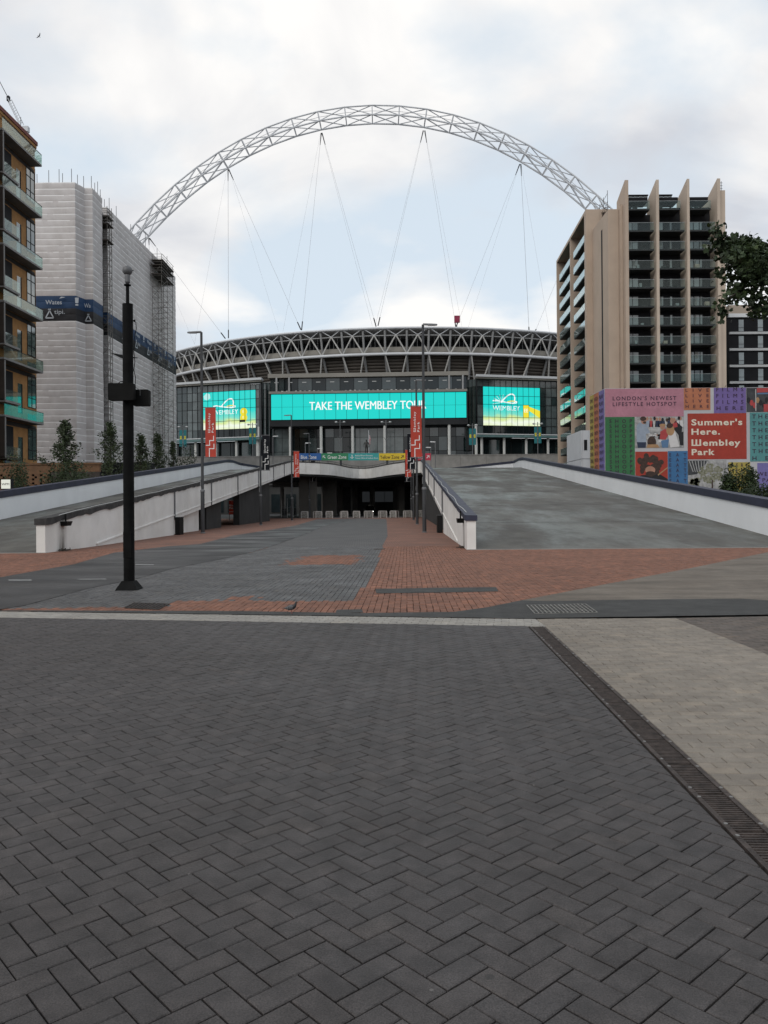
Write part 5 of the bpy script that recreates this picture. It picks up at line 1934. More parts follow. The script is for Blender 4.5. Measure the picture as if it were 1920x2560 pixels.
# left block with open bays on its flank
XA = tx(1466) * 142 / YT
LA0, LA1 = 142.0, 172.0
XB = lv(1499, 600)[0] * 142 / F
flank = lambda Y: XA + .042 * (Y - 142)
zA = P(1480, 524, 142).z
m = MB()
wl_ = .8
for (ya, yb2) in ((142.0, 142.8), (156.2, 156.9), (171.3, 172.0)):
    q = [(flank(ya), ya), (flank(ya) + 3.0, ya), (flank(yb2) + 3.0, yb2), (flank(yb2), yb2)]
    MB().prism(q, 0, zA - .5).build('flank_fin', M_BEIGE, tw)
MB().box(XA + .02, XB, 141.9, 143.2, 0, zA).build('flank_front', M_BEIGE, tw)
q = [(flank(142), 142.0), (flank(142) + 9, 142.0), (flank(172) + 9, 172), (flank(172), 172)]
MB().prism(q, zA - .5, zA + .05).build('roof_slab', M_BEIGE, tw)
q = [(flank(142.5) + 2.4, 142.5), (flank(142) + 9, 142.5), (flank(172) + 9, 171.5), (flank(171.5) + 2.4, 171.5)]
MB().prism(q, 0, zA - .6).build('flank_core', M_CLAD, tw)
slabA = P(1466, 592, 142).z
for f in range(0, 15):
    z = slabA - f * FH
    if z < 4:
        continue
    for (ya, yb2) in ((142.9, 154.6), (157.0, 170.0)):
        q = [(flank(ya) + .3, ya), (flank(ya) + 2.5, ya), (flank(yb2) + 2.5, yb2), (flank(yb2) + .3, yb2)]
        bal = MB().prism(q, z - .2, z + .05).build('flank_balcony', M_SLAB, tw)
        m = MB()
        m.hexa([(flank(ya) + .25, ya, z), (flank(ya) + .29, ya, z), (flank(yb2) + .29, yb2, z), (flank(yb2) + .25, yb2, z),
                (flank(ya) + .25, ya, z + 1.25), (flank(ya) + .29, ya, z + 1.25), (flank(yb2) + .29, yb2, z + 1.25), (flank(yb2) + .25, yb2, z + 1.25)])
        m.build('glass_panel', M_BGLASS2, bal)
        ym = ya + (yb2 - ya) * .55
        MB().box(flank(ym) + 2.3, flank(ym) + 2.42, ym - 1.6, ym + 1.6, z + .1, z + 2.3).build('window', M_WIN, tw)
# roof rails with ragged planting / scaffold on the roof edge
for k in range(7):
    y = 139 + k * 3.2
    xx = tx(1524) * y / YT * 1.0
    zz0 = P(1500, 560, 140).z
    MB().tube((XB + .6 + k * .2, y, zz0 - 2), (XB + .6 + k * .2, y, zz0 + 5.5), .05, 5).build('scaffold_pole', M_STEEL, tw)
    if k < 6:
        for zz_ in (2.2, 3.2, 5.0):
            MB().tube((XB + .6 + k * .2, y, zz0 + zz_), (XB + .8 + k * .2, y + 3.2, zz0 + zz_), .04, 5).build('scaffold_rail', M_STEEL, tw)
m = MB()
for k in range(260):
    y = random.uniform(139, 158)
    p = V((XB + .5 + random.gauss(0, .3) + (y - 139) * .06, y, zz0 + random.uniform(-.2, 3.4)))
    d_ = V((random.gauss(0, .5), random.gauss(0, 1), random.gauss(0, .6)))
    m.tube(p, p + d_.normalized() * random.uniform(.4, 1.3), .05, 4)
m.build('site_debris', mat('rusty_netting', (.075, .055, .045), .9, .4, 1), tw, kind='stuff')
for dx in (0, .25):
    MB().tube((tx(1808) + dx, 131, tz(472)), (tx(1808) + dx, 131, tz(448)), .05, 5).build('roof_rail', M_STEEL, tw)
for zz_ in (452, 459, 466):
    MB().tube((tx(1806), 131, tz(zz_)), (tx(1815), 131, tz(zz_)), .04, 5).build('roof_rail', M_STEEL, tw)

# ---------------------------------------------------------------- lower dark block with white bands, far right
YD = 150.0
dx0 = lv(1822, 800)[0] * YD / F
db = thing('banded_block', (dx0 + 20, YD + 8, 0), 'dark apartment block with white storey bands beside the beige tower', 'building')
ztb = P(1870, 763, YD).z
MB().box(dx0, dx0 + 45, YD, YD + 16, 0, ztb - 2.4).build('wall', M_CLAD, db)
MB().box(dx0 - .1, dx0 + 45.2, YD - .25, YD + 16.2, ztb - 1.6, ztb).build('parapet', M_BEIGE2, db)
MB().box(dx0 - .1, dx0 + 45.2, YD - .3, YD + .2, ztb - 2.3, ztb - 1.61).build('storey_band', M_WHITE2, db)
M_BW = mat('white_storey_band', (0.5, 0.5, 0.5), 0.7, 0.05, 1)
for f in range(14):
    z = P(1870, 833, YD).z - f * FH
    if z < 2:
        break
    MB().box(dx0, dx0 + 45, YD - .3, YD + .2, z - .22, z + .22).build('storey_band', M_BW, db)
    for k in range(6):
        xw = lv(1846, 800)[0] * YD / F + k * 3.62
        wn = MB().box(xw, xw + .95, YD - .06, YD + .02, z + .35, z + 2.55).build('window', M_WIN, db)
        MB().box(xw - .04, xw + 1.0, YD - .1, YD - .05, z + 1.0, z + 1.07).build('transom', M_SLAB, wn)

# ---------------------------------------------------------------- brown brick building on the left
M_BRICKB = mat('ochre_brick', (0.32, 0.162, 0.055), 0.88, 0.14, 1.2, bump=0.4, bscale=14)
M_DBROWN = mat('dark_brown_panel', (0.030, 0.022, 0.018), 0.8, 0.2, 0.6)
M_SOFF = mat('grey_balcony_edge', (0.20, 0.195, 0.19), 0.7, 0.1, 1)
M_LGLASS = glass_mat('left_balcony_glass', (0.78, 0.86, 0.83), 0.05, base=0.05, gain=.26)
M_LWIN = pane_mat('green_window', (0.05, 0.085, 0.078), 2.6, 0.04)
wX = lambda Y: -41.36 - .02 * (95 - Y)
lb = thing('brick_apartment_block', (-44, 88, 0), 'ochre brick apartment block with stacked glass balconies at the left edge', 'building')
zt_l = P(94, 354, 95).z
MB().prism([(wX(60), 60), (wX(95), 95), (-62, 95.5), (-62, 60)], 0, zt_l - 1.2).build('wall', M_BRICKB, lb)
for k, (dz0, dz1, o) in enumerate(((1.2, .8, .08), (.8, .45, .16), (.45, .0, .26))):
    MB().prism([(wX(60) + o, 60), (wX(95) + o, 95 + o), (-62, 95.5 + o), (-62, 60)], zt_l - dz0 + .003, zt_l - dz1).build('cornice', M_BRICKB if k < 2 else mat('red_brick_coping', (.17, .055, .045), .85, .1, 1), lb)


def wbox(m, y0, y1, o0, o1, z0, z1):
    m.hexa([(wX(y0) + o0, y0, z0), (wX(y0) + o1, y0, z0), (wX(y1) + o1, y1, z0), (wX(y1) + o0, y1, z0), (wX(y0) + o0, y0, z1), (wX(y0) + o1, y0, z1), (wX(y1) + o1, y1, z1), (wX(y1) + o0, y1, z1)])
    return m


lev0 = P(97.6, 419, 94).z
PR = 1.28
for i in range(8):
    z = lev0 - i * 6.1
    if z < 2:
        break
    for (ya, yb2) in ((84.7, 94.0), (72.0, 81.3)):
        b = wbox(MB(), ya, yb2, 0, PR, z + .08, z + .3).build('balcony', M_SOFF if i < 6 else M_DBROWN, lb)
        wbox(MB(), ya, yb2, PR - .05, PR - .02, z + .3, z + 1.45).build('glass_panel', M_LGLASS, b)
        wbox(MB(), ya, yb2, PR - .07, PR, z + 1.45, z + 1.5).build('rail', M_SLAB, b)
        q = [(wX(yb2) + .1, yb2 - .03), (wX(yb2) + PR, yb2 - .03), (wX(yb2) + PR, yb2), (wX(yb2) + .1, yb2)]
        MB().prism(q, z + .3, z + 1.45).build('end_glass', M_LGLASS, b)
        # dark fin with pale front edge down to the half balcony
        wbox(MB(), ya, ya + .18, 0, PR - .02, z - 4.3, z).build('side_screen', M_DBROWN, lb)
        wbox(MB(), ya, ya + .2, PR - .02, PR + .05, z - 4.3, z).build('screen_edge', M_SOFF, lb)
        wbox(MB(), ya, ya + 10, 0.002, .02, z - .5, z - .002).build('head_panel', M_DBROWN, lb)
        b2 = wbox(MB(), ya, ya + 3.6, 0, PR, z - 4.45, z - 4.2).build('half_balcony', M_SOFF if i < 5 else M_DBROWN, lb)
        wbox(MB(), ya, ya + 3.6, PR - .05, PR - .02, z - 4.2, z - 3.05).build('glass_panel', M_LGLASS, b2)
        # windows: tall corner window, narrow window, door
        cw = wbox(MB(), ya + 8.0, ya + 10.15, -.05, .012, z - 4.0, z - .25).build('corner_window', M_LWIN, lb)
        for yy in (ya + 8.0, ya + 9.05, ya + 10.1):
            wbox(MB(), yy - .04, yy + .04, .0, .05, z - 4.0, z - .25).build('mullion', M_CLAD, cw)
        for zz_ in (z - 4.0, z - 2.9, z - 1.3, z - .3):
            wbox(MB(), ya + 8.0, ya + 10.12, .0, .045, zz_ - .04, zz_ + .04).build('transom', M_CLAD, cw)
        nw = wbox(MB(), ya + 5.6, ya + 6.6, -.05, .012, z - 5.0, z - 1.6).build('narrow_window', M_LWIN, lb)
        wbox(MB(), ya + 6.52, ya + 6.62, .0, .06, z - 5.0, z - 1.6).build('frame', M_CLAD, nw)
        wbox(MB(), ya + 1.0, ya + 4.5, -.05, .012, z - 3.9, z - .6).build('door', M_CLAD, lb)
        uw = wbox(MB(), ya + 8.0, ya + 10.15, -.05, .012, z + .5, z + 1.3).build('upper_window', M_LWIN, lb)

# perforated brick wall by the street
M_BRICKW = mat('brown_brick_wall', (0.130, 0.068, 0.034), 0.9, 0.2, 2, bump=0.5, bscale=20)
YW = 66.0
xw0, xw1 = P(-60, 1200, YW).x, P(128, 1200, YW).x
zw1 = P(60, 1158, YW).z
pw_ = thing('perforated_wall', ((xw0 + xw1) / 2, YW, 0), 'brown brick wall with rows of small openings behind the left ramp', 'wall')
m = MB()
cw_, ch_ = .22, .17
nxw = int((xw1 - xw0) / cw_)
zs_ = zw1 - .75 - ch_ * 12
holes = lambda i, j: (i % 3 == 0 and j % 2 == 0) or (i % 3 == 1 and j % 4 == 1 and i > nxw * .3)
for i in range(nxw):
    for j in range(12):
        if not holes(i, j):
            x = xw0 + i * cw_
            z = zs_ + j * ch_
            m.quad((x, YW, z), (x + cw_, YW, z), (x + cw_, YW, z + ch_), (x, YW, z + ch_))
        else:
            x = xw0 + i * cw_; z = zs_ + j * ch_
            m.quad((x, YW, z), (x, YW, z + ch_), (x, YW + .2, z + ch_), (x, YW + .2, z))
            m.quad((x, YW, z), (x, YW + .2, z), (x + cw_, YW + .2, z), (x + cw_, YW, z))
m.build('openwork', M_BRICKW, pw_)
MB().box(xw0, xw0 + nxw * cw_, YW + .0, YW + .4, 0, zs_ - .001).build('plinth', M_BRICKW, pw_)
MB().box(xw0, xw1 + 4, YW + .0, YW + .4, zw1 - .75, zw1 - .15).build('top_course', M_BRICKW, pw_)
MB().box(xw0, xw1 + 4.1, YW - .08, YW + .45, zw1 - .149, zw1).build('coping', M_BRICKW, pw_)
MB().box(xw0, xw1 + 4, YW + .25, YW + .4, zs_, zw1 - .76).build('backing', M_CLAD, pw_)
MB().box(xw1 + .0, xw1 + 4, YW, YW + .2, 0, zw1 - .76).build('end_panel', M_DBROWN, pw_)

# lit square sign
a, b = P(3.5, 1199, 47), P(26, 1221.5, 47)
wp = thing('lit_sign', ((a.x + b.x) / 2, 47, 0), 'small lit white square sign above the left parapet', 'sign')
MB().box(a.x - .05, b.x + .05, 47.0, 47.3, b.z - .05, a.z + .05).build('case', M_CLAD, wp)
fce = MB().box(a.x, b.x, 46.96, 46.995, b.z, a.z).build('face', mat('lit_sign_face', (.78, .80, .70), emit=.9), wp)
m = MB()
text_on(m, 'WPM', (a.x + .04, 46.94, (a.z + b.z) / 2 - .07), (1, 0, 0), (0, 0, 1), .13, width=(b.x - a.x) - .08, bold=.02)
m.build('lettering', M_PRINTD, fce)
MB().tube(((a.x + b.x) / 2, 47.15, 0), ((a.x + b.x) / 2, 47.15, b.z), .06, 8).build('post', M_CLAD, wp)

# ---------------------------------------------------------------- building wrapped in scaffold sheeting
M_NET = mat('white_scaffold_sheeting', (0.55, 0.525, 0.52), 0.75, 0.06, 0.5, bump=0.35, bscale=.9, bdist=.12, stretch=(1, 1, .55), stain=[(.16, (.92, .91, .90), (1.05, 1.05, 1.05)), (.9, (.94, .93, .92), (1.03, 1.03, 1.03))])
M_SEAM = mat('sheeting_seam', (0.72, 0.71, 0.70), 0.7, 0.05, 1)
M_NBLUE = mat('navy_printed_sheeting', (0.010, 0.042, 0.110), 0.7, 0.15, 0.5)
M_NBLK = mat('black_printed_sheeting', (0.010, 0.010, 0.013), 0.7, 0.2, 0.5)
ZN = P(140, 456, 115).z


def wrapped(root, plan, z_lo, z_hi, band, seed):
    """strips of sheeting tied round the scaffold; plan is an open polyline seen from outside"""
    rs = random.Random(seed)
    hs = .91
    pts = []
    for a, b in zip(plan, plan[1:]):
        n = max(1, int((V((*b, 0)) - V((*a, 0))).length / .8))
        for k in range(n):
            pts.append((a[0] + (b[0] - a[0]) * k / n, a[1] + (b[1] - a[1]) * k / n))
    pts.append(plan[-1])
    nrm = []
    for i in range(len(pts)):
        a, b = pts[max(0, i - 1)], pts[min(len(pts) - 1, i + 1)]
        d_ = V((b[0] - a[0], b[1] - a[1], 0)).normalized()
        nrm.append(V((d_.y, -d_.x, 0)))
    nst = int((z_hi - z_lo) / hs)
    row = [rs.uniform(-.03, .03) for _ in pts]
    for j in range(nst):
        za, zb_ = z_hi - (j + 1) * hs, z_hi - j * hs
        m = MB()
        vs_ = []
        nr = 6
        nxt = [rs.uniform(-.03, .03) for _ in pts]
        bul = [rs.uniform(.005, .035) for _ in pts]
        sg_ = [rs.uniform(-.035, .035) for _ in pts]
        for i, p in enumerate(pts):
            for q in range(nr + 1):
                t_ = q / nr
                o = row[i] * t_ + nxt[i] * (1 - t_) + bul[i] * math.sin(PI * t_) * (.75 + .25 * math.sin(i * 1.7 + j)) - (.012 if q in (0, nr) else 0)
                z = za + (zb_ - za) * t_ + (sg_[i] if q not in (0, nr) else 0)
                vs_.append((p[0] + nrm[i].x * o, p[1] + nrm[i].y * o, z))
        fs, mis = [], []
        kk = nr + 1
        for i in range(len(pts) - 1):
            for q in range(nr):
                m_i = 1 if q == nr - 1 and rs.random() < .86 else 0
                fs.append((i * kk + q, (i + 1) * kk + q, (i + 1) * kk + q + 1, i * kk + q + 1)); mis.append(m_i)
        # hem thinner than a sixth of the strip
        for i in range(len(pts)):
            v0 = vs_[i * kk + nr]; v1 = vs_[i * kk + nr - 1]
            vs_[i * kk + nr - 1] = tuple(v0[c] + (v1[c] - v0[c]) * .85 for c in range(3))
        m.add(vs_, fs)
        m.m = mis
        zm = (za + zb_) / 2
        mt = M_NET
        if band and band[1] < zm < band[0]:
            mt = M_NBLUE if zm > (band[0] + band[1]) / 2 else M_NBLK
        m.build('sheeting_strip', [mt, M_SEAM if mt is M_NET else mt], root)
        row = nxt


w1t = thing('wrapped_building', (-48, 120, 0), 'building wrapped in white scaffold sheeting with a navy and black printed band', 'building')
b_hi, b_lo = P(140, 737, 115).z, P(140, 799, 115).z
hs = .91
b_hi = ZN - round((ZN - b_hi) / hs) * hs
b_lo = b_hi - 4 * hs
plan1 = [(-54.0, 115.0), (-44.3, 115.0), (-43.7, 117.0), (-42.55, 117.1), (-42.5, 121.0)]
wrapped(w1t, plan1, .5, ZN, (b_hi, b_lo), 3)
MB().prism([(-56, 116), (-44.9, 116), (-44.5, 118), (-43.4, 118), (-43.4, 160.5), (-56, 160.5)], 0, ZN - 1.2).build('building_core', M_CLAD, w1t)
plan2 = [(-46.0, 123.6), (-42.9, 123.6), (-42.0, 161.5)]
plan2 = [(-44.6, 123.8), (-42.75, 123.8), (-41.98, 161.5)]
wrapped(w1t, plan2, .5, ZN - .25, (b_hi, b_lo), 5)
# standards that stick out above the sheeting
for (x, y) in [(-50.2, 115.3), (-49.9, 115.3), (-48.2, 115.3), (-46.7, 115.3), (-46.2, 115.3), (-44.9, 115.3), (-44.5, 116.5), (-43.9, 117.3), (-42.8, 117.4), (-42.7, 118.5), (-42.7, 119.7), (-42.7, 120.8), (-43.8, 124), (-43.2, 124), (-42.8, 125), (-42.7, 128), (-42.6, 135), (-42.5, 143), (-42.4, 150)]:
    MB().tube((x, y, ZN - 3), (x, y, ZN + random.uniform(1.0, 2.4)), .045, 5).build('standard', M_STEEL, w1t)
# printing on the band
M_PB = mat('band_lettering', (0.48, 0.52, 0.56), 0.7, 0.05, 1)


def tipi(m, o, ux_, s):
    uz = V((0, 0, 1))
    def st_(a, b, w=.07):
        A, B_ = o + ux_ * a[0] * s + uz * a[1] * s, o + ux_ * b[0] * s + uz * b[1] * s
        d_ = (B_ - A).normalized()
        n_ = V((-(d_.z) * ux_.x, -(d_.z) * ux_.y, d_.dot(ux_))) * w * s
        m.add([A - n_, B_ - n_, B_ + n_, A + n_], [(0, 1, 2, 3)])
    st_((0, 0), (.62, 1.15)); st_((1, 0), (.38, 1.15)); st_((0, 0), (1, 0))


def band_print(o0, ux_, n, step, w=1.0):
    out_n = V((ux_.y, -ux_.x, 0)) * .34
    for k in range(n):
        o = o0 + ux_ * (k * step) + out_n
        hh = b_hi - b_lo
        m = MB()
        text_on(m, 'Wates', o + V((0, 0, b_lo + hh * .64 - o.z)), ux_, V((0, 0, 1)), hh * .17, width=2.35 * w, bold=.008)
        q = o + ux_ * 2.0 * w + V((0, 0, b_lo + hh * .86 - o.z))
        m.add([q, q + ux_ * .9 * w + V((0, 0, .22)), q + ux_ * .25 * w + V((0, 0, .3))], [(0, 1, 2)])
        e = o + ux_ * 4.3 * w + V((0, 0, b_lo + hh * .58 - o.z))
        m.add([e + V((0, 0, .35)), e + ux_ * .42 * w + V((0, 0, .35)), e + ux_ * .5 * w + V((0, 0, 1.15)), e - ux_ * .05 * w + V((0, 0, 1.15))], [(0, 1, 2, 3)])
        m.add([e, e + ux_ * .42 * w, e + ux_ * .42 * w + V((0, 0, .22)), e + V((0, 0, .22))], [(0, 1, 2, 3)])
        tipi(m, o + V((0, 0, b_lo + hh * .10 - o.z)), ux_, 1.15)
        text_on(m, 'tipi.', o + ux_ * 1.25 * w + V((0, 0, b_lo + hh * .26 - o.z)), ux_, V((0, 0, 1)), hh * .17, width=1.5 * w)
        m.build('band_lettering', M_PB, w1t)


band_print(V((P(112, 700, 114.5).x, 115.0, 0)), V((1, 0, 0)), 1, 1)
m = MB()
hh = b_hi - b_lo
o = V((-43.75, 116.72, 0))
text_on(m, 'Wa', o + V((0, 0, b_lo + hh * .64)), V((1, 0, 0)), V((0, 0, 1)), hh * .17, width=.95, bold=.008)
tipi(m, o + V((.15, 0, b_lo + hh * .10)), V((1, 0, 0)), .9)
m.build('band_lettering', M_PB, w1t)
u2 = (V((-41.98, 161.5, 0)) - V((-42.75, 123.8, 0))).normalized()
band_print(V((-42.75, 123.8, 0)) + u2 * 5.5, u2, 5, 6.4)

# scaffold towers that stand out of the sheeting
M_TUBE = mat('scaffold_tube', (0.16, 0.145, 0.13), 0.6, 0.2, 2, metal=0.3)
M_DECKB = mat('scaffold_boards', (0.075, 0.06, 0.05), 0.9, 0.3, 2)


def scaffold(x0, x1, y0, y1, z1_, label, plats, lift=2.0, tr=.035):
    s = thing('scaffold_tower', ((x0 + x1) / 2, (y0 + y1) / 2, 0), label, 'scaffold')
    ys = [y0, (y0 + y1) / 2, y1]
    for x in (x0, x1):
        for y in ys:
            MB().tube((x, y, 0), (x, y, z1_ + random.uniform(.2, 1.4)), .05, 5).build('standard', M_TUBE, s)
    n = int(z1_ / lift)
    for j in range(1, n + 1):
        z = j * lift
        m = MB()
        for x in (x0, x1):
            m.tube((x, y0, z), (x, y1, z), tr, 4); m.tube((x, y0, z + 1), (x, y1, z + 1), tr, 4)
        for y in ys:
            m.tube((x0, y, z), (x1, y, z), tr, 4); m.tube((x0, y, z + 1), (x1, y, z + 1), tr * .8, 4)
        a, b = (x0, x1) if j % 2 else (x1, x0)
        m.tube((a, y0, z - lift), (b, y0, z), tr, 4)
        m.tube((x1, ys[j % 2], z - lift), (x1, ys[j % 2 + 1], z), tr, 4)
        m.tube((x0, y0, z - lift), (x0, y1, z), tr, 4)
        m.build('lift_bracing', M_TUBE, s)
    for z in plats:
        MB().box(x0 - .2, x1 + .25, y0 - .2, y1 + .2, z, z + .12).build('platform', M_DECKB, s)
        m = MB()
        for zz_ in (z + .55, z + 1.1):
            m.tube((x1 + .2, y0 - .2, zz_), (x1 + .2, y1 + .2, zz_), .04, 4)
            m.tube((x0, y0 - .2, zz_), (x1 + .2, y0 - .2, zz_), .04, 4)
        m.build('guard_rail', M_TUBE, s)
    return s


sc1 = scaffold(-43.6, -41.9, 121.4, 123.4, P(270, 533, 122).z, 'tall narrow scaffold stair tower in the recess of the wrapped building', [P(270, 541, 122).z - 0.2, P(270, 563, 122).z, P(270, 598, 122).z - .4])
scaffold(-41.9, -40.2, 145.0, 152.5, P(410, 655, 148).z, 'scaffold hoist tower at the far end of the wrapped building', [P(410, 655, 146).z, P(410, 675, 148).z, P(410, 697, 148).z], lift=2.0)

# ground floor of the wrapped building with a lit shop window
a, b = P(196, 1166, 100), P(245, 1182, 100)
kz = thing('site_cabin', ((a.x + b.x) / 2, 101, 0), 'dark ground floor frontage with a pale window behind the small trees', 'building')
MB().box(a.x - 14, b.x + 6, 100.2, 104, 0, P(220, 1156, 100).z).build('wall', M_CLAD, kz)
wn = MB().box(a.x, b.x, 100.05, 100.18, b.z, a.z).build('window', mat('pale_lit_window', (.34, .34, .28), emit=.55), kz)
MB().box((a.x * .28 + b.x * .72) - .06, (a.x * .28 + b.x * .72) + .06, 100.0, 100.05, b.z, a.z).build('frame', M_SOFF, wn)
MB().box(a.x - .1, b.x + .1, 100.0, 100.05, a.z - .12, a.z).build('frame', M_SOFF, wn)

# ---------------------------------------------------------------- printed hoarding on the right
YH = 70.0
hk = YH / F


def hx(z):   # zoom column of the hoarding study -> x
    return lv(1440 + z * .2893, 1000)[0] * hk


def hz(z, zx=800):
    return P(1440 + zx * .2893, 940 + z * .2893, YH).z


hb = thing('printed_hoarding', (hx(1000), YH, 0), 'tall colourful printed hoarding wall beside the right ramp', 'hoarding')
ztop_h = hz(104)
MB().box(hx(247), hx(2400), YH, YH + .25, 0, ztop_h).build('board', mat('grey_white_hoarding', (.42, .41, .42), .8, .05, 1), hb)
MB().hexa([(hx(247) - .0, YH + .002, 0), (hx(247) + .2, YH + .002, 0), (hx(247) + .1, YH + 4.6, 0), (hx(247) - .1, YH + 4.6, 0),
           (hx(247) - .0, YH + .002, ztop_h), (hx(247) + .2, YH + .002, ztop_h), (hx(247) + .1, YH + 4.6, ztop_h), (hx(247) - .1, YH + 4.6, ztop_h)]).build('return_board', mat('grey_white_hoarding', (.42,) * 3), hb)
HC = {'pink': (.50, .22, .28), 'orange': (.50, .18, .09), 'purple': (.19, .13, .36), 'green': (.035, .17, .06), 'blue': (.05, .17, .36), 'red': (.42, .045, .025), 'teal': (.10, .30, .30),
      'yellow': (.46, .36, .08), 'lilac': (.20, .17, .42)}
HM = {k: mat('hoarding_' + k, tuple(.8 * c for c in v), .75, .06, .8, stain=[(.5, (.88, .88, .88), (1.05, 1.05, 1.05)), (4., (.95, .95, .95), (1.03, 1.03, 1.03))]) for k, v in HC.items()}
M_HTXT = mat('hoarding_dark_text', (.035, .015, .035), .8, .02, 1)


def panel(nm, x0, x1, z0, z1_, mt, d=.02):
    return MB().box(hx(x0), hx(x1), YH - d, YH - .002, max(.2, hz(z1_)), hz(z0)).build(nm, mt, hb)


def htext(par, s, x0, x1, zb_, cap, mt=M_HTXT, d=.035, **kw):
    m = MB()
    text_on(m, s, (hx(x0), YH - d, hz(zb_)), (1, 0, 0), (0, 0, 1), cap * .2893 * hk, width=hx(x1) - hx(x0), bold=kw.pop('bold', .012), **kw)
    m.build('lettering', mt, par)


p_ = panel('pink_panel', 249, 929, 108, 350, HM['pink'])
htext(p_, "LONDON'S NEWEST", 316, 866, 207, 33, space=1.3)
htext(p_, 'LIFESTYLE HOTSPOT', 316, 866, 257, 33, space=1.3)
p_ = panel('orange_panel', 931, 1160, 106, 296, HM['orange'])
for i, s in enumerate(('LIVE', 'LIVE', 'LIVE', 'HERE')):
    htext(p_, s, 945, 1147, 138 + i * 47, 28, space=2.6)
p_ = panel('purple_panel', 1191, 1468, 106, 324, HM['purple'])
for i, s in enumerate(('FILMS', 'FILMS', 'FILMS', 'HERE')):
    htext(p_, s, 1212, 1444, 136 + i * 54, 32, space=2.2)
p_ = panel('green_panel', 249, 504, 352, 1010, HM['green'])
for i in range(14):
    htext(p_, 'SHOP', 286, 482, 402 + i * 43.8, 31, space=2.2)
p_ = panel('blue_panel', 790, 960, 649, 1060, HM['blue'])
for i in range(8):
    htext(p_, 'EAT', 802, 948, 695 + i * 45, 29, space=3.2)
p_ = panel('red_panel', 962, 1470, 326, 722, HM['red'])
for i, s in enumerate(("Summer's", 'Here.', '\u0428embley', 'Park')):
    htext(p_, s, 994, (1434, 1240, 1416, 1194)[i], (427, 508, 604, 684)[i], 50, mat('cream_print', (.66, .58, .47), .8, .03, 1), space=1.15, bold=.03)
p_ = panel('teal_panel', 1500, 1900, 321, 744, HM['teal'])
for i in range(6):
    htext(p_, 'THEATRE', 1519, 1860, 372 + i * 60, 34, space=1.7)
htext(p_, 'HERE', 1519, 1860, 733, 34, space=3.4)
p_ = panel('purple_panel', 1562, 1900, 758, 1060, HM['lilac'])
htext(p_, 'WEMBLEY', 1562, 1830, 868, 32, space=1.3)
htext(p_, 'PARK', 1604, 1760, 920, 32, space=1.3)
p_ = panel('yellow_panel', 1312, 1500, 750, 1060, HM['yellow'])
for i, s in enumerate(('HERE', 'HERE', 'HERE', 'HERE')):
    htext(p_, s, 1330, 1480, 790 + i * 46, 30, space=2.4)
panel('red_panel', 1640, 1900, 1061, 1100, HM['red'])


def disc(m, cx, cz, rx, rz_, mi, d=.026, n=16, rot=0):
    m.add([(hx(cx + rx * math.cos(2 * PI * k / n) * math.cos(rot) - rz_ * math.sin(2 * PI * k / n) * math.sin(rot)), YH - d,
            hz(cz - rx * math.cos(2 * PI * k / n) * math.sin(rot) - rz_ * math.sin(2 * PI * k / n) * math.cos(rot))) for k in range(n)], [tuple(range(n))[::-1]], mi)


def quadp(m, pts, mi, d=.026):
    m.add([(hx(x), YH - d, hz(z)) for x, z in pts], [tuple(range(len(pts)))], mi)


PM = [mat('print_pale', (.40, .39, .38), .8, .15, 3), mat('print_denim_shirt', (.26, .30, .36), .8, .1, 2), mat('print_hair', (.045, .025, .018), .8, .3, 5), mat('print_skin', (.36, .19, .13), .8, .1, 2),
      mat('print_navy', (.02, .03, .06), .8, .1, 2), mat('print_red_cloth', (.36, .05, .05), .8, .1, 2), mat('print_jeans', (.09, .17, .29), .8, .1, 2), mat('print_black', (.012, .012, .014), .8, .1, 2),
      mat('print_white_top', (.55, .53, .52), .8, .05, 2), mat('print_straw', (.34, .20, .10), .8, .1, 2), mat('print_street_grey', (.20, .195, .19), .8, .4, 2.5, col2=(.42, .41, .40)), mat('print_leaf_grey', (.10, .105, .06), .8, .5, 4, col2=(.26, .25, .19)),
      mat('print_dark_grey', (.045, .047, .05), .8, .3, 1.5)]
# market crowd picture
p_ = panel('photo_panel', 506, 929, 351, 620, PM[10])
m = MB()
for cx in range(12):                                   # blurred crowd at the back
    disc(m, 620 + cx * 26 + random.uniform(-8, 8), 372 + random.uniform(-8, 10), 11, 16, random.choice([2, 3, 7]), .024)
    quadp(m, [(606 + cx * 26, 386), (634 + cx * 26, 386), (638 + cx * 26, 440), (602 + cx * 26, 440)], random.choice([0, 8, 5, 1, 4]), .023)
quadp(m, [(520, 430), (545, 400), (590, 405), (612, 440), (640, 490), (600, 500), (604, 570), (520, 570)], 1)
disc(m, 582, 385, 24, 30, 3, .027); disc(m, 578, 368, 27, 20, 2, .028); disc(m, 590, 400, 14, 10, 2, .029)
quadp(m, [(522, 570), (602, 570), (598, 619), (530, 619)], 4, .027)
disc(m, 650, 570, 38, 50, 2, .03); quadp(m, [(612, 590), (700, 590), (720, 619), (606, 619)], 9, .031)
quadp(m, [(725, 480), (770, 455), (800, 500), (770, 550), (720, 545)], 5, .027); disc(m, 745, 440, 22, 24, 3, .028); disc(m, 745, 424, 28, 12, 9, .029)
quadp(m, [(730, 560), (800, 545), (790, 619), (740, 619)], 6, .029)
quadp(m, [(790, 500), (850, 470), (890, 610), (812, 619), (800, 560)], 8, .03); disc(m, 812, 470, 36, 46, 9, .031); disc(m, 806, 430, 28, 22, 2, .032)
quadp(m, [(815, 420), (860, 390), (915, 440), (905, 540), (850, 470)], 7, .028); quadp(m, [(832, 408), (870, 400), (875, 440), (838, 448)], 5, .029); disc(m, 830, 388, 20, 25, 3, .03)
quadp(m, [(880, 500), (925, 480), (925, 600), (895, 600)], 7, .025)
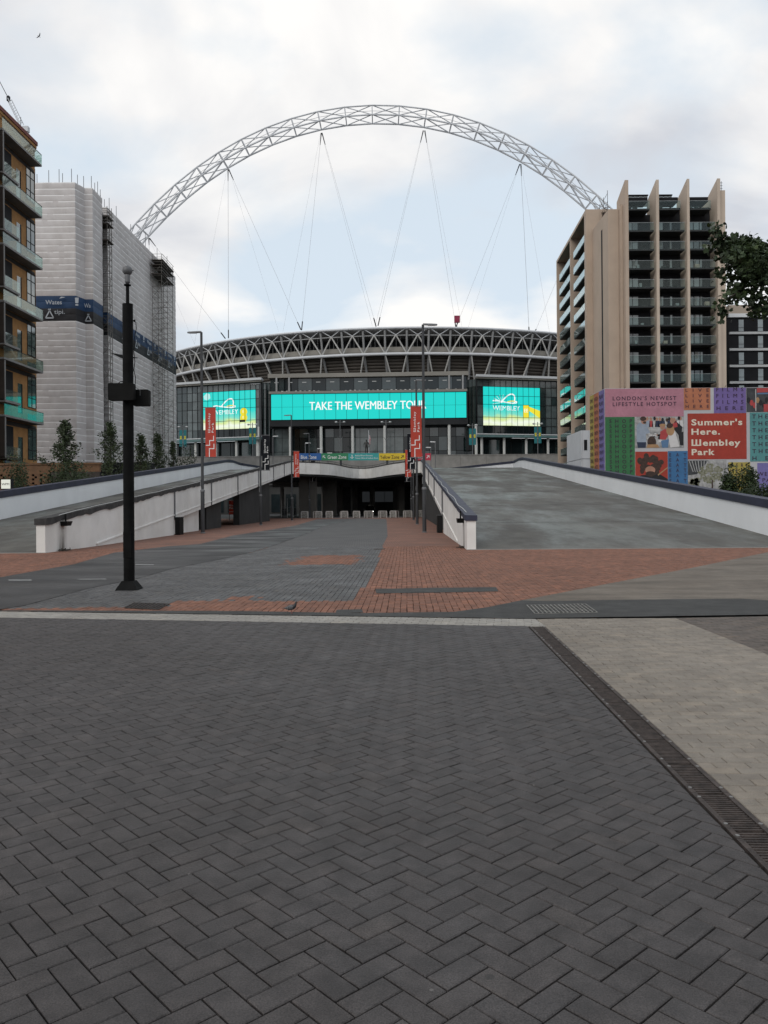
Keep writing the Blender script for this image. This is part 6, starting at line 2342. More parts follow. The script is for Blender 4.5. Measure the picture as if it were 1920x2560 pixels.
for k in range(16):
    disc(m, random.uniform(620, 740), random.uniform(480, 560), random.uniform(8, 20), random.uniform(5, 12), random.choice([0, 7, 8, 3]), .0245)
m.build('picture', PM, p_)
# portrait picture: a head of dark curls on red
p_ = panel('photo_panel', 508, 787, 652, 1060, HM['red'])
m = MB()
for k in range(46):
    a = random.uniform(0, 2 * PI); r_ = random.uniform(.35, 1.0)
    disc(m, 638 + 100 * r_ * math.cos(a), 762 + 88 * r_ * math.sin(a), random.uniform(16, 34), random.uniform(14, 30), 2, .024 + k * .00005, 10)
disc(m, 636, 812, 44, 34, 3, .028); quadp(m, [(600, 800), (672, 795), (664, 850), (606, 850)], 2, .029) if False else None
disc(m, 636, 845, 42, 24, 2, .029)
quadp(m, [(508, 880), (560, 855), (720, 850), (787, 890), (787, 1060), (508, 1060)], 7, .027)
quadp(m, [(700, 850), (786, 785), (786, 797), (704, 862)], 9, .03)
m.build('picture', PM, p_)
# street with a pale tree
p_ = panel('photo_panel', 962, 1294, 730, 1060, PM[10])
m = MB()
quadp(m, [(962, 732), (1140, 732), (1040, 850), (962, 860)], 12, .024)
for k in range(7):
    quadp(m, [(970 + k * 26, 735), (975 + k * 26, 735), (1010 + k * 18, 830), (1004 + k * 18, 830)], 0, .025)
for k in range(130):
    a = random.uniform(0, 2 * PI); r_ = random.random() ** .5
    disc(m, 1160 + 105 * r_ * math.cos(a), 845 + 82 * r_ * math.sin(a), random.uniform(7, 15), random.uniform(6, 12), 11, .026 + k * .00003, 7, rot=a)
quadp(m, [(1166, 900), (1176, 900), (1178, 985), (1164, 985)], 2, .03)
for k in range(20):
    disc(m, random.uniform(970, 1050), random.uniform(890, 960), random.uniform(10, 24), random.uniform(9, 18), 11, .031, 8)
quadp(m, [(1140, 985), (1210, 985), (1204, 1010), (1146, 1010)], 5, .031)
m.build('picture', PM, p_)
# market stall picture at the upper right
p_ = panel('photo_panel', 1472, 1900, 108, 317, PM[12])
m = MB()
quadp(m, [(1562, 110), (1760, 110), (1760, 142), (1562, 150)], 5); quadp(m, [(1566, 152), (1800, 148), (1800, 162), (1566, 164)], 6, .027)
for k in range(9):
    disc(m, 1490 + k * 26, 215 + (k % 3) * 22, 16, 26, random.choice([5, 9, 3, 7]), .027, 10)
quadp(m, [(1548, 120), (1556, 120), (1556, 310), (1548, 310)], 0, .028)
quadp(m, [(1620, 250), (1700, 250), (1700, 316), (1620, 316)], 5, .028)
m.build('picture', PM, p_)
# return face: three columns of repeated words
for (zx0, zx1, nm, word, col) in ((245, 205, 'blue_panel', 'PLAY', HM['lilac']), (204, 166, 'orange_panel', 'WATCH', HM['orange']), (165, 132, 'yellow_panel', 'DINE', HM['yellow'])):
    xe = hx(247)
    # depth along the return for a photo column
    yd = lambda z_: YH + (247 - z_) / (247 - 132) * 4.6
    xs_ = lambda y: xe - .1 * (y - YH) / 4.6
    m = MB()
    y0, y1 = yd(zx0), yd(zx1)
    m.hexa([(xs_(y0) - .02, y0, .2), (xs_(y0) - .002, y0, .2), (xs_(y1) - .002, y1, .2), (xs_(y1) - .02, y1, .2), (xs_(y0) - .02, y0, ztop_h - .05), (xs_(y0) - .002, y0, ztop_h - .05), (xs_(y1) - .002, y1, ztop_h - .05), (xs_(y1) - .02, y1, ztop_h - .05)])
    pn = m.build(nm, col, hb)
    m = MB()
    for j in range(20):
        z = ztop_h - .75 - j * .62
        if z < .4:
            break
        text_on(m, word, (xs_(y1) - .04, y1 - .18, z), (0, -1, 0), (0, 0, 1), .34, width=abs(y1 - y0) - .36, bold=.01)
    m.build('lettering', M_HTXT, pn)
m = MB()
for zx in (420, 690, 750, 1100, 1470, 1290):
    m.tube((hx(zx), YH + .1, ztop_h), (hx(zx) + .1, YH + .1, ztop_h + random.uniform(.1, .3)), .02, 4)
m.build('bird_spike', M_CLAD, hb, kind='stuff')

# white site cabins beside the hoarding
YK = 76.0
a, b = P(1453, 1076, YK), P(1480, 1170, YK)
M_CABIN = mat('white_cabin', (.5, .51, .53), .6, .05, 1)
for i in range(2):
    z1_ = a.z - i * 2.75
    ck = thing('site_cabin', (a.x + 1.5, YK + 3, max(0, z1_ - 2.7)), ('upper' if i == 0 else 'lower') + ' white portable cabin of the stack beside the hoarding', 'cabin', 'white cabins beside the hoarding')
    MB().box(a.x, a.x + 2.5, YK, YK + 6, max(0, z1_ - 2.7), z1_).build('body', M_CABIN, ck)
    for (x0, w_) in ((.25, .3), (1.3, .35)):
        MB().box(a.x + x0, a.x + x0 + w_, YK - .03, YK - .005, z1_ - 1.9, z1_ - .9).build('window', M_CLAD, ck)
    for x0 in (.0, .82, 2.4):
        MB().box(a.x + x0, a.x + x0 + .08, YK - .05, YK - .002, max(0, z1_ - 2.7), z1_).build('corner_post', M_CABIN, ck)

# ---------------------------------------------------------------- crane beyond the left building
YCR = 170.0
cr = thing('tower_crane', P(60, 330, YCR), 'white luffing crane jib rising behind the brick block', 'crane')
m = MB()
A_, B_ = P(22, 248, YCR), P(52, 310, YCR)
for o1, o2 in ((.45, .3), (-.45, .3), (0, -.5)):
    m.tube(A_ + V((o1, o2, 0)), B_ + V((o1, o2, 0)), .09, 5)
for k in range(10):
    q0, q1 = A_.lerp(B_, k / 10), A_.lerp(B_, (k + 1) / 10)
    m.tube(q0 + V((.45, .3, 0)), q1 + V((-.45, .3, 0)), .045, 4)
m.build('jib', M_WSTEEL, cr)
A2_, B2_ = P(-8, 190, YCR), P(22, 248, YCR)
MB().tube(A2_, B2_, .07, 5).build('pendant', M_DSTEEL, cr)
hk_ = P(21, 247, YCR)
MB().lathe([(.1, -.6), (.4, -.4), (.4, .4), (.1, .7)], hk_, 8).build('sheave_block', M_DSTEEL, cr)
c0 = P(66, 316, YCR)
MB().box(c0.x - .7, c0.x + .5, YCR - .5, YCR + .5, c0.z - 1.2, c0.z - .1).build('cab', M_WSTEEL, cr)
MB().tube((c0.x, YCR, 0), (c0.x, YCR, c0.z - 1.2), .5, 4).build('mast', M_WSTEEL, cr)
MB().tube((c0.x - 1.2, YCR, c0.z), (c0.x - 1.2, YCR, c0.z + 2), .06, 4).build('aerial', M_DSTEEL, cr)

# notice boards glimpsed under the left ramp
YB = 97.0
a, b = P(572, 1252, YB), P(610, 1286, YB)
nb_ = thing('red_notice_board', ((a.x + b.x) / 2, YB, 0), 'red lettered site board seen under the left ramp', 'sign')
MB().box(a.x, b.x, YB, YB + .08, b.z, a.z).build('board', M_BRED, nb_)
MB().box(a.x, b.x, YB - .02, YB + .1, a.z, a.z + .09).build('top_rail', M_PRINTW, nb_)
m = MB()
w = b.x - a.x
text_on(m, '\u0428embley', (a.x + .05, YB - .02, a.z - .66), (1, 0, 0), (0, 0, 1), .20, width=w * .85, bold=.015)
text_on(m, 'Park', (a.x + .05, YB - .02, a.z - .98), (1, 0, 0), (0, 0, 1), .20, width=w * .42, bold=.015)
m.quad((a.x + .05, YB - .02, a.z - 1.36), (a.x + w * .5, YB - .02, a.z - 1.36), (a.x + w * .5, YB - .02, a.z - 1.31), (a.x + .05, YB - .02, a.z - 1.31))
m.build('lettering', M_PRINTW, nb_)
for x in (a.x + .03, b.x - .03):
    MB().tube((x, YB + .12, 0), (x, YB + .12, a.z), .05, 6).build('post', M_STEEL, nb_)
a, b = P(497, 1262, 84), P(531, 1284, 84)
nb2 = thing('red_notice_board', ((a.x + b.x) / 2, 84, 0), 'plain red board glimpsed in the nearest gap under the left ramp', 'sign')
MB().box(a.x, b.x, 84, 84.08, b.z, a.z).build('board', M_BRED, nb2)
for k in range(5):
    x = a.x + (b.x - a.x) * k / 4
    MB().tube((x, 83.9, 0), (x, 83.9, b.z + .1), .04, 6).build('post', M_STEEL, nb2)
MB().tube((a.x - 1, 83.85, b.z - .05), (b.x, 83.85, b.z - .05), .035, 6).build('rail', M_PRINTW, nb2)
a, b = P(655, 1250, 93.5), P(667, 1292, 93.5)
tb = thing('teal_kiosk', ((a.x + b.x) / 2, 92.6, 0), 'teal information stand against the dark pier', 'kiosk')
MB().box(a.x, b.x, 92.4, 92.7, .05, a.z).build('body', mat('dark_teal_panel', (.02, .09, .085), .6, .1, 1), tb)
MB().box(a.x - .03, b.x + .03, 92.36, 92.74, a.z, a.z + .08).build('top', M_STEEL, tb)
MB().box(a.x + .05, b.x - .05, 92.36, 92.395, .3, 1.1).build('lower_panel', M_CLAD, tb)

# ================================================================ TREES AND PLANTS
M_BARK = mat('bark', (0.055, 0.045, 0.035), 0.9, 0.3, 8, bump=0.8, bscale=25)


def leaf_mat(name, c, c2):
    m = mat(name, c, 0.55, 0.1, 1.0, rnd=('attr', 0.45), col2=c2, spec=.35)
    b = m.node_tree.nodes['Principled BSDF']
    return m


M_LEAF1 = leaf_mat('dark_leaves', (0.030, 0.042, 0.018), (0.050, 0.068, 0.026))
M_LEAF2 = leaf_mat('fan_leaves', (0.022, 0.036, 0.012), (0.040, 0.062, 0.018))
M_LEAF3 = leaf_mat('hedge_leaves', (0.022, 0.036, 0.012), (0.036, 0.055, 0.018))


def leaves(m, pts, size, rs, fan=False, droop=0.0):
    for p in pts:
        s = size * rs.uniform(.6, 1.25)
        d = V((rs.gauss(0, 1), rs.gauss(0, 1), rs.gauss(0, .7) - droop)).normalized()
        a = d.orthogonal().normalized()
        a = (Matrix.Rotation(rs.uniform(0, 2 * PI), 3, d) @ a)
        b = d.cross(a)
        p = V(p)
        if fan:
            vs_ = [p, p + d * s * .45 - a * s * .42, p + d * s * .9 - a * s * .30, p + d * s * .78 + b * s * .1, p + d * s * .9 + a * s * .30, p + d * s * .45 + a * s * .42]
            m.add(vs_, [(0, 1, 2, 3), (0, 3, 4, 5)], 0, rs.uniform(.01, 1))
        else:
            vs_ = [p, p + d * s * .5 + a * s * .3 + b * s * .08, p + d * s, p + d * s * .5 - a * s * .3 + b * s * .08]
            m.add(vs_, [(0, 1, 2), (0, 2, 3)], 0, rs.uniform(.01, 1))


def limb(m, p, q, r0, r1, rs, bend=.12, n=5):
    p, q = V(p), V(q)
    ln = (q - p).length
    pts, rad = [], []
    off = V((rs.gauss(0, bend), rs.gauss(0, bend), rs.gauss(0, bend * .5))) * ln
    for i in range(n + 1):
        t_ = i / n
        pts.append(p.lerp(q, t_) + off * (t_ * (1 - t_)) * 2)
        rad.append(r0 + (r1 - r0) * t_)
    m.path(pts, 0, 7, radii=rad)
    return pts


def column_tree(base, H, w, label, seed, nleaf=2600, size=.20, group='young trees behind the left ramp', zc=.18):
    rs = random.Random(seed)
    base = V(base)
    t = thing('tree', base, label, 'tree', group)
    tr = MB()
    trunk = limb(tr, base, base + V((rs.uniform(-.2, .2), rs.uniform(-.2, .2), H * .97)), .10, .015, rs, .015, 8)
    pts = []
    nb = 34
    for k in range(nb):
        h = zc + (1 - zc) * (k + rs.random()) / nb
        z = H * h
        prof = (math.sin(PI * min(1, (h - zc) / (1 - zc) * .92 + .08)) ** .65) * (1 - .35 * h)
        r_ = w * prof * rs.choice((.35, .6, .85, 1.0, 1.15, 1.45)) * rs.uniform(.85, 1.1)
        a = k * 2.4 + rs.uniform(-.5, .5)
        p0 = base.lerp(base + V((0, 0, H)), max(.1, h - .07))
        p1 = base + V((math.cos(a) * r_, math.sin(a) * r_, z + r_ * .35))
        lb_ = limb(tr, p0, p1, .03, .006, rs, .1, 3)
        for j in range(nleaf // nb):
            tt = rs.random() ** .6
            q = p0.lerp(p1, tt)
            sp = .10 + .15 * w * prof * rs.random()
            pts.append(q + V((rs.gauss(0, sp), rs.gauss(0, sp), rs.gauss(0, sp * .9))))
    tr.build('trunk', M_BARK, t)
    m = MB()
    leaves(m, pts, size, rs)
    m.build('crown', M_LEAF1, t)
    return t


def at_px(x, Y):
    return (lv(x, 1200)[0] * Y / F, Y, 0)


for (x, ytop, Y, w, lab, sd, nl_) in ((164, 1050, 60, 1.35, 'tallest slender tree, leftmost of the row in front of the white sheeting', 11, 3000), (277, 1056, 70, 1.25, 'slender tree just left of the black camera pole', 12, 2600),
                                      (354, 1081, 82, 1.1, 'slender tree just right of the black camera pole', 13, 2200), (396, 1083, 88, 1.3, 'fourth slender tree of the row, below the scaffold hoist', 14, 2400),
                                      (432, 1102, 100, 1.0, 'small slender tree at the right end of the wrapped building', 15, 1700)):
    H = P(x, ytop, Y).z
    column_tree(at_px(x, Y), H, w * 1.3, lab, sd, int(nl_ * 1.5), size=.21 if Y < 75 else .24, zc=.12)


def bush(name, c, rx, ry, rz_, n, label, cat, seed, mt=M_LEAF3, size=.14, group=None):
    rs = random.Random(seed)
    c = V(c)
    t = thing(name, c, label, cat, group)
    st_ = MB()
    pts = []
    lobes = [(V((rs.uniform(-.6, .6) * rx, rs.uniform(-.6, .6) * ry, rz_ * rs.uniform(.35, .95))), rs.uniform(.35, .6)) for _ in range(9)]
    for o, s in lobes:
        limb(st_, c, c + o, .03, .008, rs, .1, 3)
        for _ in range(n // 9):
            v_ = V((rs.gauss(0, 1), rs.gauss(0, 1), rs.gauss(0, 1))).normalized() * (rs.random() ** .4)
            q = c + o + V((v_.x * rx * s, v_.y * ry * s, v_.z * rz_ * s * .8))
            if q.z > c.z + .02:
                pts.append(q)
    st_.build('stem', M_BARK, t)
    m = MB()
    leaves(m, pts, size, rs)
    m.build('foliage', mt, t)


bush('shrub', at_px(58, 56), 1.5, 1.2, 4.2, 3600, 'dark rounded shrub beside the lit square sign', 'shrub', 21)
bush('shrub', at_px(168, 58), 1.9, 1.2, 3.9, 3000, 'dark shrub around the foot of the tallest slender tree', 'shrub', 22)
bush('shrub', at_px(262, 66), 2.2, 1.2, 4.0, 2800, 'low dark hedge left of the black camera pole behind the parapet', 'hedge', 23)
bush('shrub', at_px(350, 84), 2.6, 1.4, 5.0, 2400, 'low dark hedge right of the black camera pole behind the parapet', 'hedge', 24, size=.2)
bush('shrub', at_px(470, 118), 1.9, 1.5, 9.6, 1500, 'pale green shrub at the end of the left ramp', 'shrub', 25, size=.28)
bush('shrub', at_px(1846, 56), 1.15, 1.0, 3.4, 5200, 'dark leafy shrub standing in front of the hoarding', 'shrub', 26, size=.2)
bush('shrub', at_px(1895, 50), 1.5, 1.2, 2.3, 3600, 'lower dark shrub at the right edge below the hoarding', 'shrub', 27, size=.16)

# the tree that reaches into the picture from the right
YG = 12.0
rs = random.Random(31)
gb = V((7.7, 12.4, 0))
gt_ = thing('tree', gb, 'overhanging dark leafy branch of a street tree at the right edge', 'tree')
tr = MB()
limb(tr, gb, gb + V((-.1, .1, 4.2)), .19, .14, rs, .01, 8)
limb(tr, gb + V((-.1, .1, 4.1)), gb + V((.3, 0, 7.6)), .13, .03, rs, .05, 6)
Z = lambda x, y, Y=YG: P(x, y, Y)
zx = lambda a, b: (1720 + a * .1356, 540 + b * .1356)          # study of the branch -> photo pixel
pts = []


def twig(path, n, spread, Y0_, r0=.012):
    p3 = [P(*zx(a, b), Y0_ + rs.uniform(-.12, .12)) for a, b in path]
    tr.path(p3, 0, 5, radii=[max(.003, r0 * (1 - .75 * i / (len(p3) - 1))) for i in range(len(p3))])
    for _ in range(n):
        t_ = rs.random() * (len(p3) - 1)
        i = min(int(t_), len(p3) - 2)
        q = p3[i].lerp(p3[i + 1], t_ - i)
        pts.append(q + V((rs.gauss(0, spread), rs.gauss(0, spread * 1.3), rs.gauss(0, spread))))


main = [gb + V((-.1, .05, 4.0)), P(*zx(1700, 900), 12.2), P(*zx(1300, 850), 12.1), P(*zx(900, 760), 12.0), P(*zx(640, 520), 11.9)]
tr.path(main, 0, 8, radii=[.07, .05, .038, .024, .01])
second = [gb + V((-.1, .05, 3.7)), P(*zx(1750, 1180), 12.0), P(*zx(1300, 1190), 11.9), P(*zx(1000, 1330), 11.9), P(*zx(720, 1560), 11.8)]
tr.path(second, 0, 8, radii=[.06, .045, .03, .018, .007])
twig([(700, 520), (600, 380), (540, 250), (520, 160)], 70, .045, 11.9)
twig([(760, 560), (560, 560), (430, 600)], 60, .05, 11.9)
twig([(640, 480), (560, 420), (430, 330)], 34, .04, 11.9)
twig([(720, 700), (640, 720), (600, 780)], 12, .035, 11.9)
twig([(820, 900), (680, 960), (590, 1000), (600, 1060)], 46, .045, 11.9)
twig([(860, 1080), (760, 1180), (690, 1200)], 34, .045, 11.9)
twig([(1000, 1330), (850, 1350), (780, 1330)], 40, .045, 11.9)
twig([(900, 1420), (760, 1500), (660, 1600), (620, 1760), (620, 1860)], 95, .05, 11.85)
twig([(1000, 1330), (980, 1430), (900, 1540)], 55, .05, 11.9)
twig([(1250, 1200), (1040, 1260), (1090, 1370)], 45, .05, 11.9)
twig([(1350, 1220), (1280, 1350), (1180, 1500), (1120, 1590)], 85, .055, 11.9)
twig([(1400, 1260), (1330, 1420), (1260, 1600), (1210, 1710)], 75, .05, 11.9)
twig([(1500, 1600), (1380, 1680), (1280, 1760), (1330, 1820)], 80, .055, 11.9)
twig([(1560, 1560), (1440, 1640), (1440, 1760)], 90, .07, 12.0)
twig([(1120, 420), (1130, 340), (1145, 280)], 8, .02, 12.0, .006)
twig([(1350, 560), (1430, 560), (1450, 480)], 16, .04, 12.0)
twig([(1180, 1650), (1110, 1680), (1180, 1740)], 20, .03, 12.0, .005)
for (a, b, ra, rb, n) in ((1000, 700, 320, 270, 620), (1250, 850, 330, 330, 800), (1450, 900, 300, 330, 700), (800, 620, 170, 190, 230), (1150, 520, 190, 110, 200), (880, 430, 130, 60, 70), (1060, 1110, 270, 60, 130), (1400, 640, 110, 110, 90)):
    for _ in range(n):
        an = rs.uniform(0, 2 * PI); q = rs.random() ** .5
        pts.append(P(*zx(a + ra * q * math.cos(an), b + rb * q * math.sin(an)), 12.05 + rs.gauss(0, .28)))
# the rest of the crown, mostly outside the picture
for k in range(26):
    a = k * 2.4
    h = 4.2 + 3.2 * rs.random()
    r_ = rs.uniform(.8, 2.2)
    q1 = gb + V((abs(math.cos(a)) * r_ * .9 + .2, math.sin(a) * r_ * .8, h))
    limb(tr, gb + V((0, 0, h - .9)), q1, .04, .008, rs, .1, 3)
    for _ in range(90):
        t_ = rs.random() ** .5
        pts.append((gb + V((0, 0, h - .6))).lerp(q1, t_) + V((rs.gauss(0, .25), rs.gauss(0, .25), rs.gauss(0, .25))))
tr.build('trunk', M_BARK, gt_)
m = MB()
leaves(m, pts, .085, rs, fan=True, droop=.35)
m.build('crown', M_LEAF2, gt_)

# ================================================================ FIGURES, ANIMALS, VEHICLE
def skinned(name, chains, mt, parent, local=True):
    """one continuous body grown round a skeleton: chains of (point, radius)"""
    verts, edges, rad, key = [], [], [], {}
    for ch in chains:
        prev = None
        for p, r_ in ch:
            k = tuple(round(c, 4) for c in p)
            if k not in key:
                key[k] = len(verts); verts.append(p); rad.append(r_)
            i = key[k]
            if prev is not None and prev != i:
                edges.append((prev, i))
            prev = i
    me = bpy.data.meshes.new(name)
    me.from_pydata(verts, edges, [])
    o = bpy.data.objects.new(name, me)
    COL.objects.link(o)
    md = o.modifiers.new('skin', 'SKIN')
    md.use_smooth_shade = True
    for i, r_ in enumerate(rad):
        rr_ = r_ if isinstance(r_, tuple) else (r_, r_)
        me.skin_vertices[0].data[i].radius = rr_
    me.skin_vertices[0].data[0].use_root = True
    sb_ = o.modifiers.new('sub', 'SUBSURF')
    sb_.levels = sb_.render_levels = 2
    dg = bpy.context.evaluated_depsgraph_get()
    m2 = bpy.data.meshes.new_from_object(o.evaluated_get(dg))
    bpy.data.objects.remove(o)
    m2.materials.clear()
    m2.materials.append(mt)
    m2.name = name
    o2 = bpy.data.objects.new(name, m2)
    COL.objects.link(o2)
    o2.parent = parent
    OFF[o2.name] = OFF[parent.name]
    return o2


def figure(root, s, mt, stride=.12, arm=.1):
    h = lambda x, y, z: (x * s, y * s, z * s)
    chains = [[(h(0, 0, .95), .13 * s), (h(0, 0, 1.12), .125 * s), (h(0, -.01, 1.36), .155 * s), (h(0, 0, 1.50), .06 * s), (h(0, -.01, 1.56), .06 * s), (h(0, -.02, 1.66), .095 * s), (h(0, -.01, 1.75), .075 * s)]]
    for sd_ in (-1, 1):
        st2 = stride * sd_
        chains.append([(h(0, 0, .95), .13 * s), (h(.10 * sd_, 0, .86), .095 * s), (h(.11 * sd_, -.05 + st2 * .4, .48), .065 * s), (h(.11 * sd_, st2, .09), .045 * s), (h(.12 * sd_, st2 - .14, .04), .042 * s)])
        chains.append([(h(0, -.01, 1.36), .155 * s), (h(.20 * sd_, 0, 1.40), .06 * s), (h((.25 + arm) * sd_, .02 - st2 * .3, 1.13), .047 * s), (h((.25 + arm * .8) * sd_, -.06 - st2 * .5, .90), .036 * s), (h((.25 + arm * .8) * sd_, -.09 - st2 * .5, .80), .034 * s)])
    return skinned('body', chains, mt, root)


pz0 = P(606.5, 1292, 134)
pr = thing('person', (pz0.x, 134, 0), 'person in dark clothes standing beyond the red board under the ramp', 'person', rz=R(70))
figure(pr, 1.0, mat('dark_clothes', (.012, .012, .015), .85, .2, 4), .16, .04)
MB().box(-.11, .11, -.075, .02, 1.62, 1.74).build('face', mat('skin_tone', (.30, .19, .14), .7, .1, 5), pr, local=True)
MB().lathe([(.02, 1.80), (.085, 1.76), (.098, 1.69), (.08, 1.64)], (0, .015, 0), 12).build('hair', mat('dark_hair', (.02, .015, .012), .7, .2, 4), pr, local=True)
MB().box(.0, .13, -.17, -.15, 1.12, 1.36).build('shirt_panel', mat('white_shirt', (.55, .55, .55), .8, .05, 3), pr, local=True)

# statue on a plinth in front of the entrance, and the flagpole
M_BRONZE = mat('dark_bronze', (.028, .028, .026), .45, .3, 2, metal=.5)
ps = P(916, 1097, 187.5)
sr = thing('statue', (ps.x, 187.5, pz - 1), 'dark bronze statue of a standing figure in front of the entrance', 'statue')
MB().box(-1.1, 1.1, -1.1, 1.1, 0, 1.55).build('plinth', M_CONC, sr, local=True)
fr = thing('tmp', (0, 0, 0), None, None)
bpy.data.objects.remove(fr)
bd_ = figure(sr, (ps.z - (pz - 1) - 1.55) / 1.82, M_BRONZE, .08, .06)
bd_.location = (0, 0, 1.52)
pfp = P(919, 1075, 188.5)
fp = thing('flagpole', (pfp.x + .25, 188.5, pz - 1), 'white flagpole with a furled red and white flag beside the statue', 'flagpole')
MB().tube((pfp.x + .25, 188.5, pz - 1), (pfp.x + .25, 188.5, pfp.z), .10, 8, r2=.06).build('pole', M_WSTEEL, fp)
m = MB()
m.path([(pfp.x + .45, 188.5, pfp.z - 1.2), (pfp.x + .55, 188.45, pfp.z - 2.2), (pfp.x + .5, 188.5, pfp.z - 3.4)], 0, 7, radii=[.08, .22, .14])
m.build('flag', mat('red_white_flag', (.45, .40, .40), .8, .3, 2.5, col2=(.35, .03, .05)), fp)

# black taxi waiting under the bridge
cx_ = lv(924, 1275)[0] * 141 / F
car = thing('parked_taxi', (cx_, 141, 0), 'black taxi with its headlights on under the bridge', 'car')
M_CARB = mat('black_car_paint', (.008, .008, .009), .25, .05, 1)
M_TYRE = mat('tyre_rubber', (.01, .01, .01), .9, .1, 4)
secs = [(-2.15, .30, .62, .78), (-2.05, .26, .82, .86), (-1.0, .26, .98, .90), (-.95, .26, 1.0, .90), (-.35, .26, 1.55, .84), (.2, .26, 1.72, .80), (1.3, .26, 1.72, .80), (1.9, .26, 1.45, .84), (2.05, .26, 1.0, .88), (2.2, .32, .72, .80)]
m = MB()
vs_ = []
for y, z0, z1_, hw in secs:
    for sx_, zz_ in ((-.92, 0), (-1, .25), (-1, .62), (-.86, .9), (-.6, 1.0), (.6, 1.0), (.86, .9), (1, .62), (1, .25), (.92, 0)):
        wv = hw if zz_ < .7 or z1_ < 1.1 else hw * .98
        vs_.append((sx_ * wv, y, z0 + (z1_ - z0) * zz_))
fs = []
for i in range(len(secs) - 1):
    for k in range(10):
        fs.append((i * 10 + k, i * 10 + (k + 1) % 10, i * 10 + 10 + (k + 1) % 10, i * 10 + 10 + k))
fs += [tuple(range(9, -1, -1)), tuple(range(90, 100))]
m.add(vs_, fs)
m.build('body', M_CARB, car, local=True, smooth=True)
MB().quad((-.68, -.98, 1.03), (.68, -.98, 1.03), (.60, -.38, 1.53), (-.60, -.38, 1.53)).build('windscreen', pane_mat('car_glass', (.01, .012, .012), 1.6, .04), car, local=True)
for s in (-1, 1):
    MB().lathe([(.02, 0), (.11, .0), (.11, .05), (.02, .06)], (0, 0, 0), 12) if False else None
    hl = MB()
    hl.add([(s * .60 + .13 * math.cos(k * PI / 6), -2.13 - .005, .70 + .085 * math.sin(k * PI / 6)) for k in range(12)], [tuple(range(12))])
    hl.build('headlight', mat('lit_headlight', (1, .98, .92), emit=5.0), car, local=True)
    for y in (-1.3, 1.45):
        wh = MB().tube((s * .70, y, .33), (s * .90, y, .33), .33, 16).build('wheel', M_TYRE, car, local=True)
        MB().tube((s * .89, y, .33), (s * .91, y, .33), .2, 12).build('rim', M_STEEL, wh, local=True)
    MB().box(min(s * .9, s * 1.06), max(s * .9, s * 1.06), -.95, -.85, 1.02, 1.16).build('mirror', M_CARB, car, local=True)
MB().box(-.32, .32, -2.16, -2.10, .45, .62).build('grille', M_STEEL, car, local=True)
MB().box(-.2, .2, .0, .12, 1.72, 1.86).build('roof_sign', mat('taxi_roof_sign', (.28, .27, .22), .5, .05, 2), car, local=True)
MB().box(-.85, .85, -2.22, -2.1, .28, .42).build('bumper', M_CARB, car, local=True)

# pigeon on the kerb strip
pg = G(727, 1534.5)
pc = thing('pigeon', (pg.x, pg.y, .010), 'dark grey pigeon standing on the edge of the white band', 'pigeon', rz=R(-4))
M_PG = mat('pigeon_grey', (.085, .085, .088), .7, .2, 30)
M_PD = mat('pigeon_dark', (.022, .022, .024), .6, .2, 30)
k = .00595                                                        # metres per photo pixel at the bird
sec = [(-23.5, 12.2, .6, .5), (-20, 12.4, 1.9, .8), (-15, 12.6, 2.7, 1.5), (-12, 12.5, 3.5, 3.0), (-7, 12.6, 5.2, 5.2), (-1, 13.6, 6.2, 6.6), (5, 15.2, 6.0, 6.4), (9, 17.5, 4.9, 5.2), (11, 20.5, 3.7, 3.6), (12, 23.5, 2.9, 2.8), (13, 26.0, 2.7, 2.6), (14.5, 27.4, 2.2, 1.9), (16, 27.2, 1.0, .9)]
m = MB()
n = 14
vs_ = []
for i, (x, z, ry, rz_) in enumerate(sec):
    a = sec[max(0, i - 1)]; b = sec[min(len(sec) - 1, i + 1)]
    d_ = V((b[0] - a[0], 0, b[1] - a[1])).normalized()
    up = V((-d_.z, 0, d_.x))
    for j in range(n):
        t_ = 2 * PI * j / n
        v_ = V((x, 0, z)) + V((0, 1, 0)) * (ry * math.cos(t_)) + up * (rz_ * math.sin(t_))
        vs_.append((v_.x * k, v_.y * k, v_.z * k))
fs = []
fm = []
for i in range(len(sec) - 1):
    for j in range(n):
        fs.append((i * n + j, i * n + (j + 1) % n, (i + 1) * n + (j + 1) % n, (i + 1) * n + j))
        fm.append(1 if i >= 6 or i < 2 else 0)
fs += [tuple(range(n - 1, -1, -1)), tuple(range((len(sec) - 1) * n, len(sec) * n))]
fm += [1, 1]
m.add(vs_, fs)
m.m = fm
m.build('body', [M_PG, M_PD], pc, local=True, smooth=True)
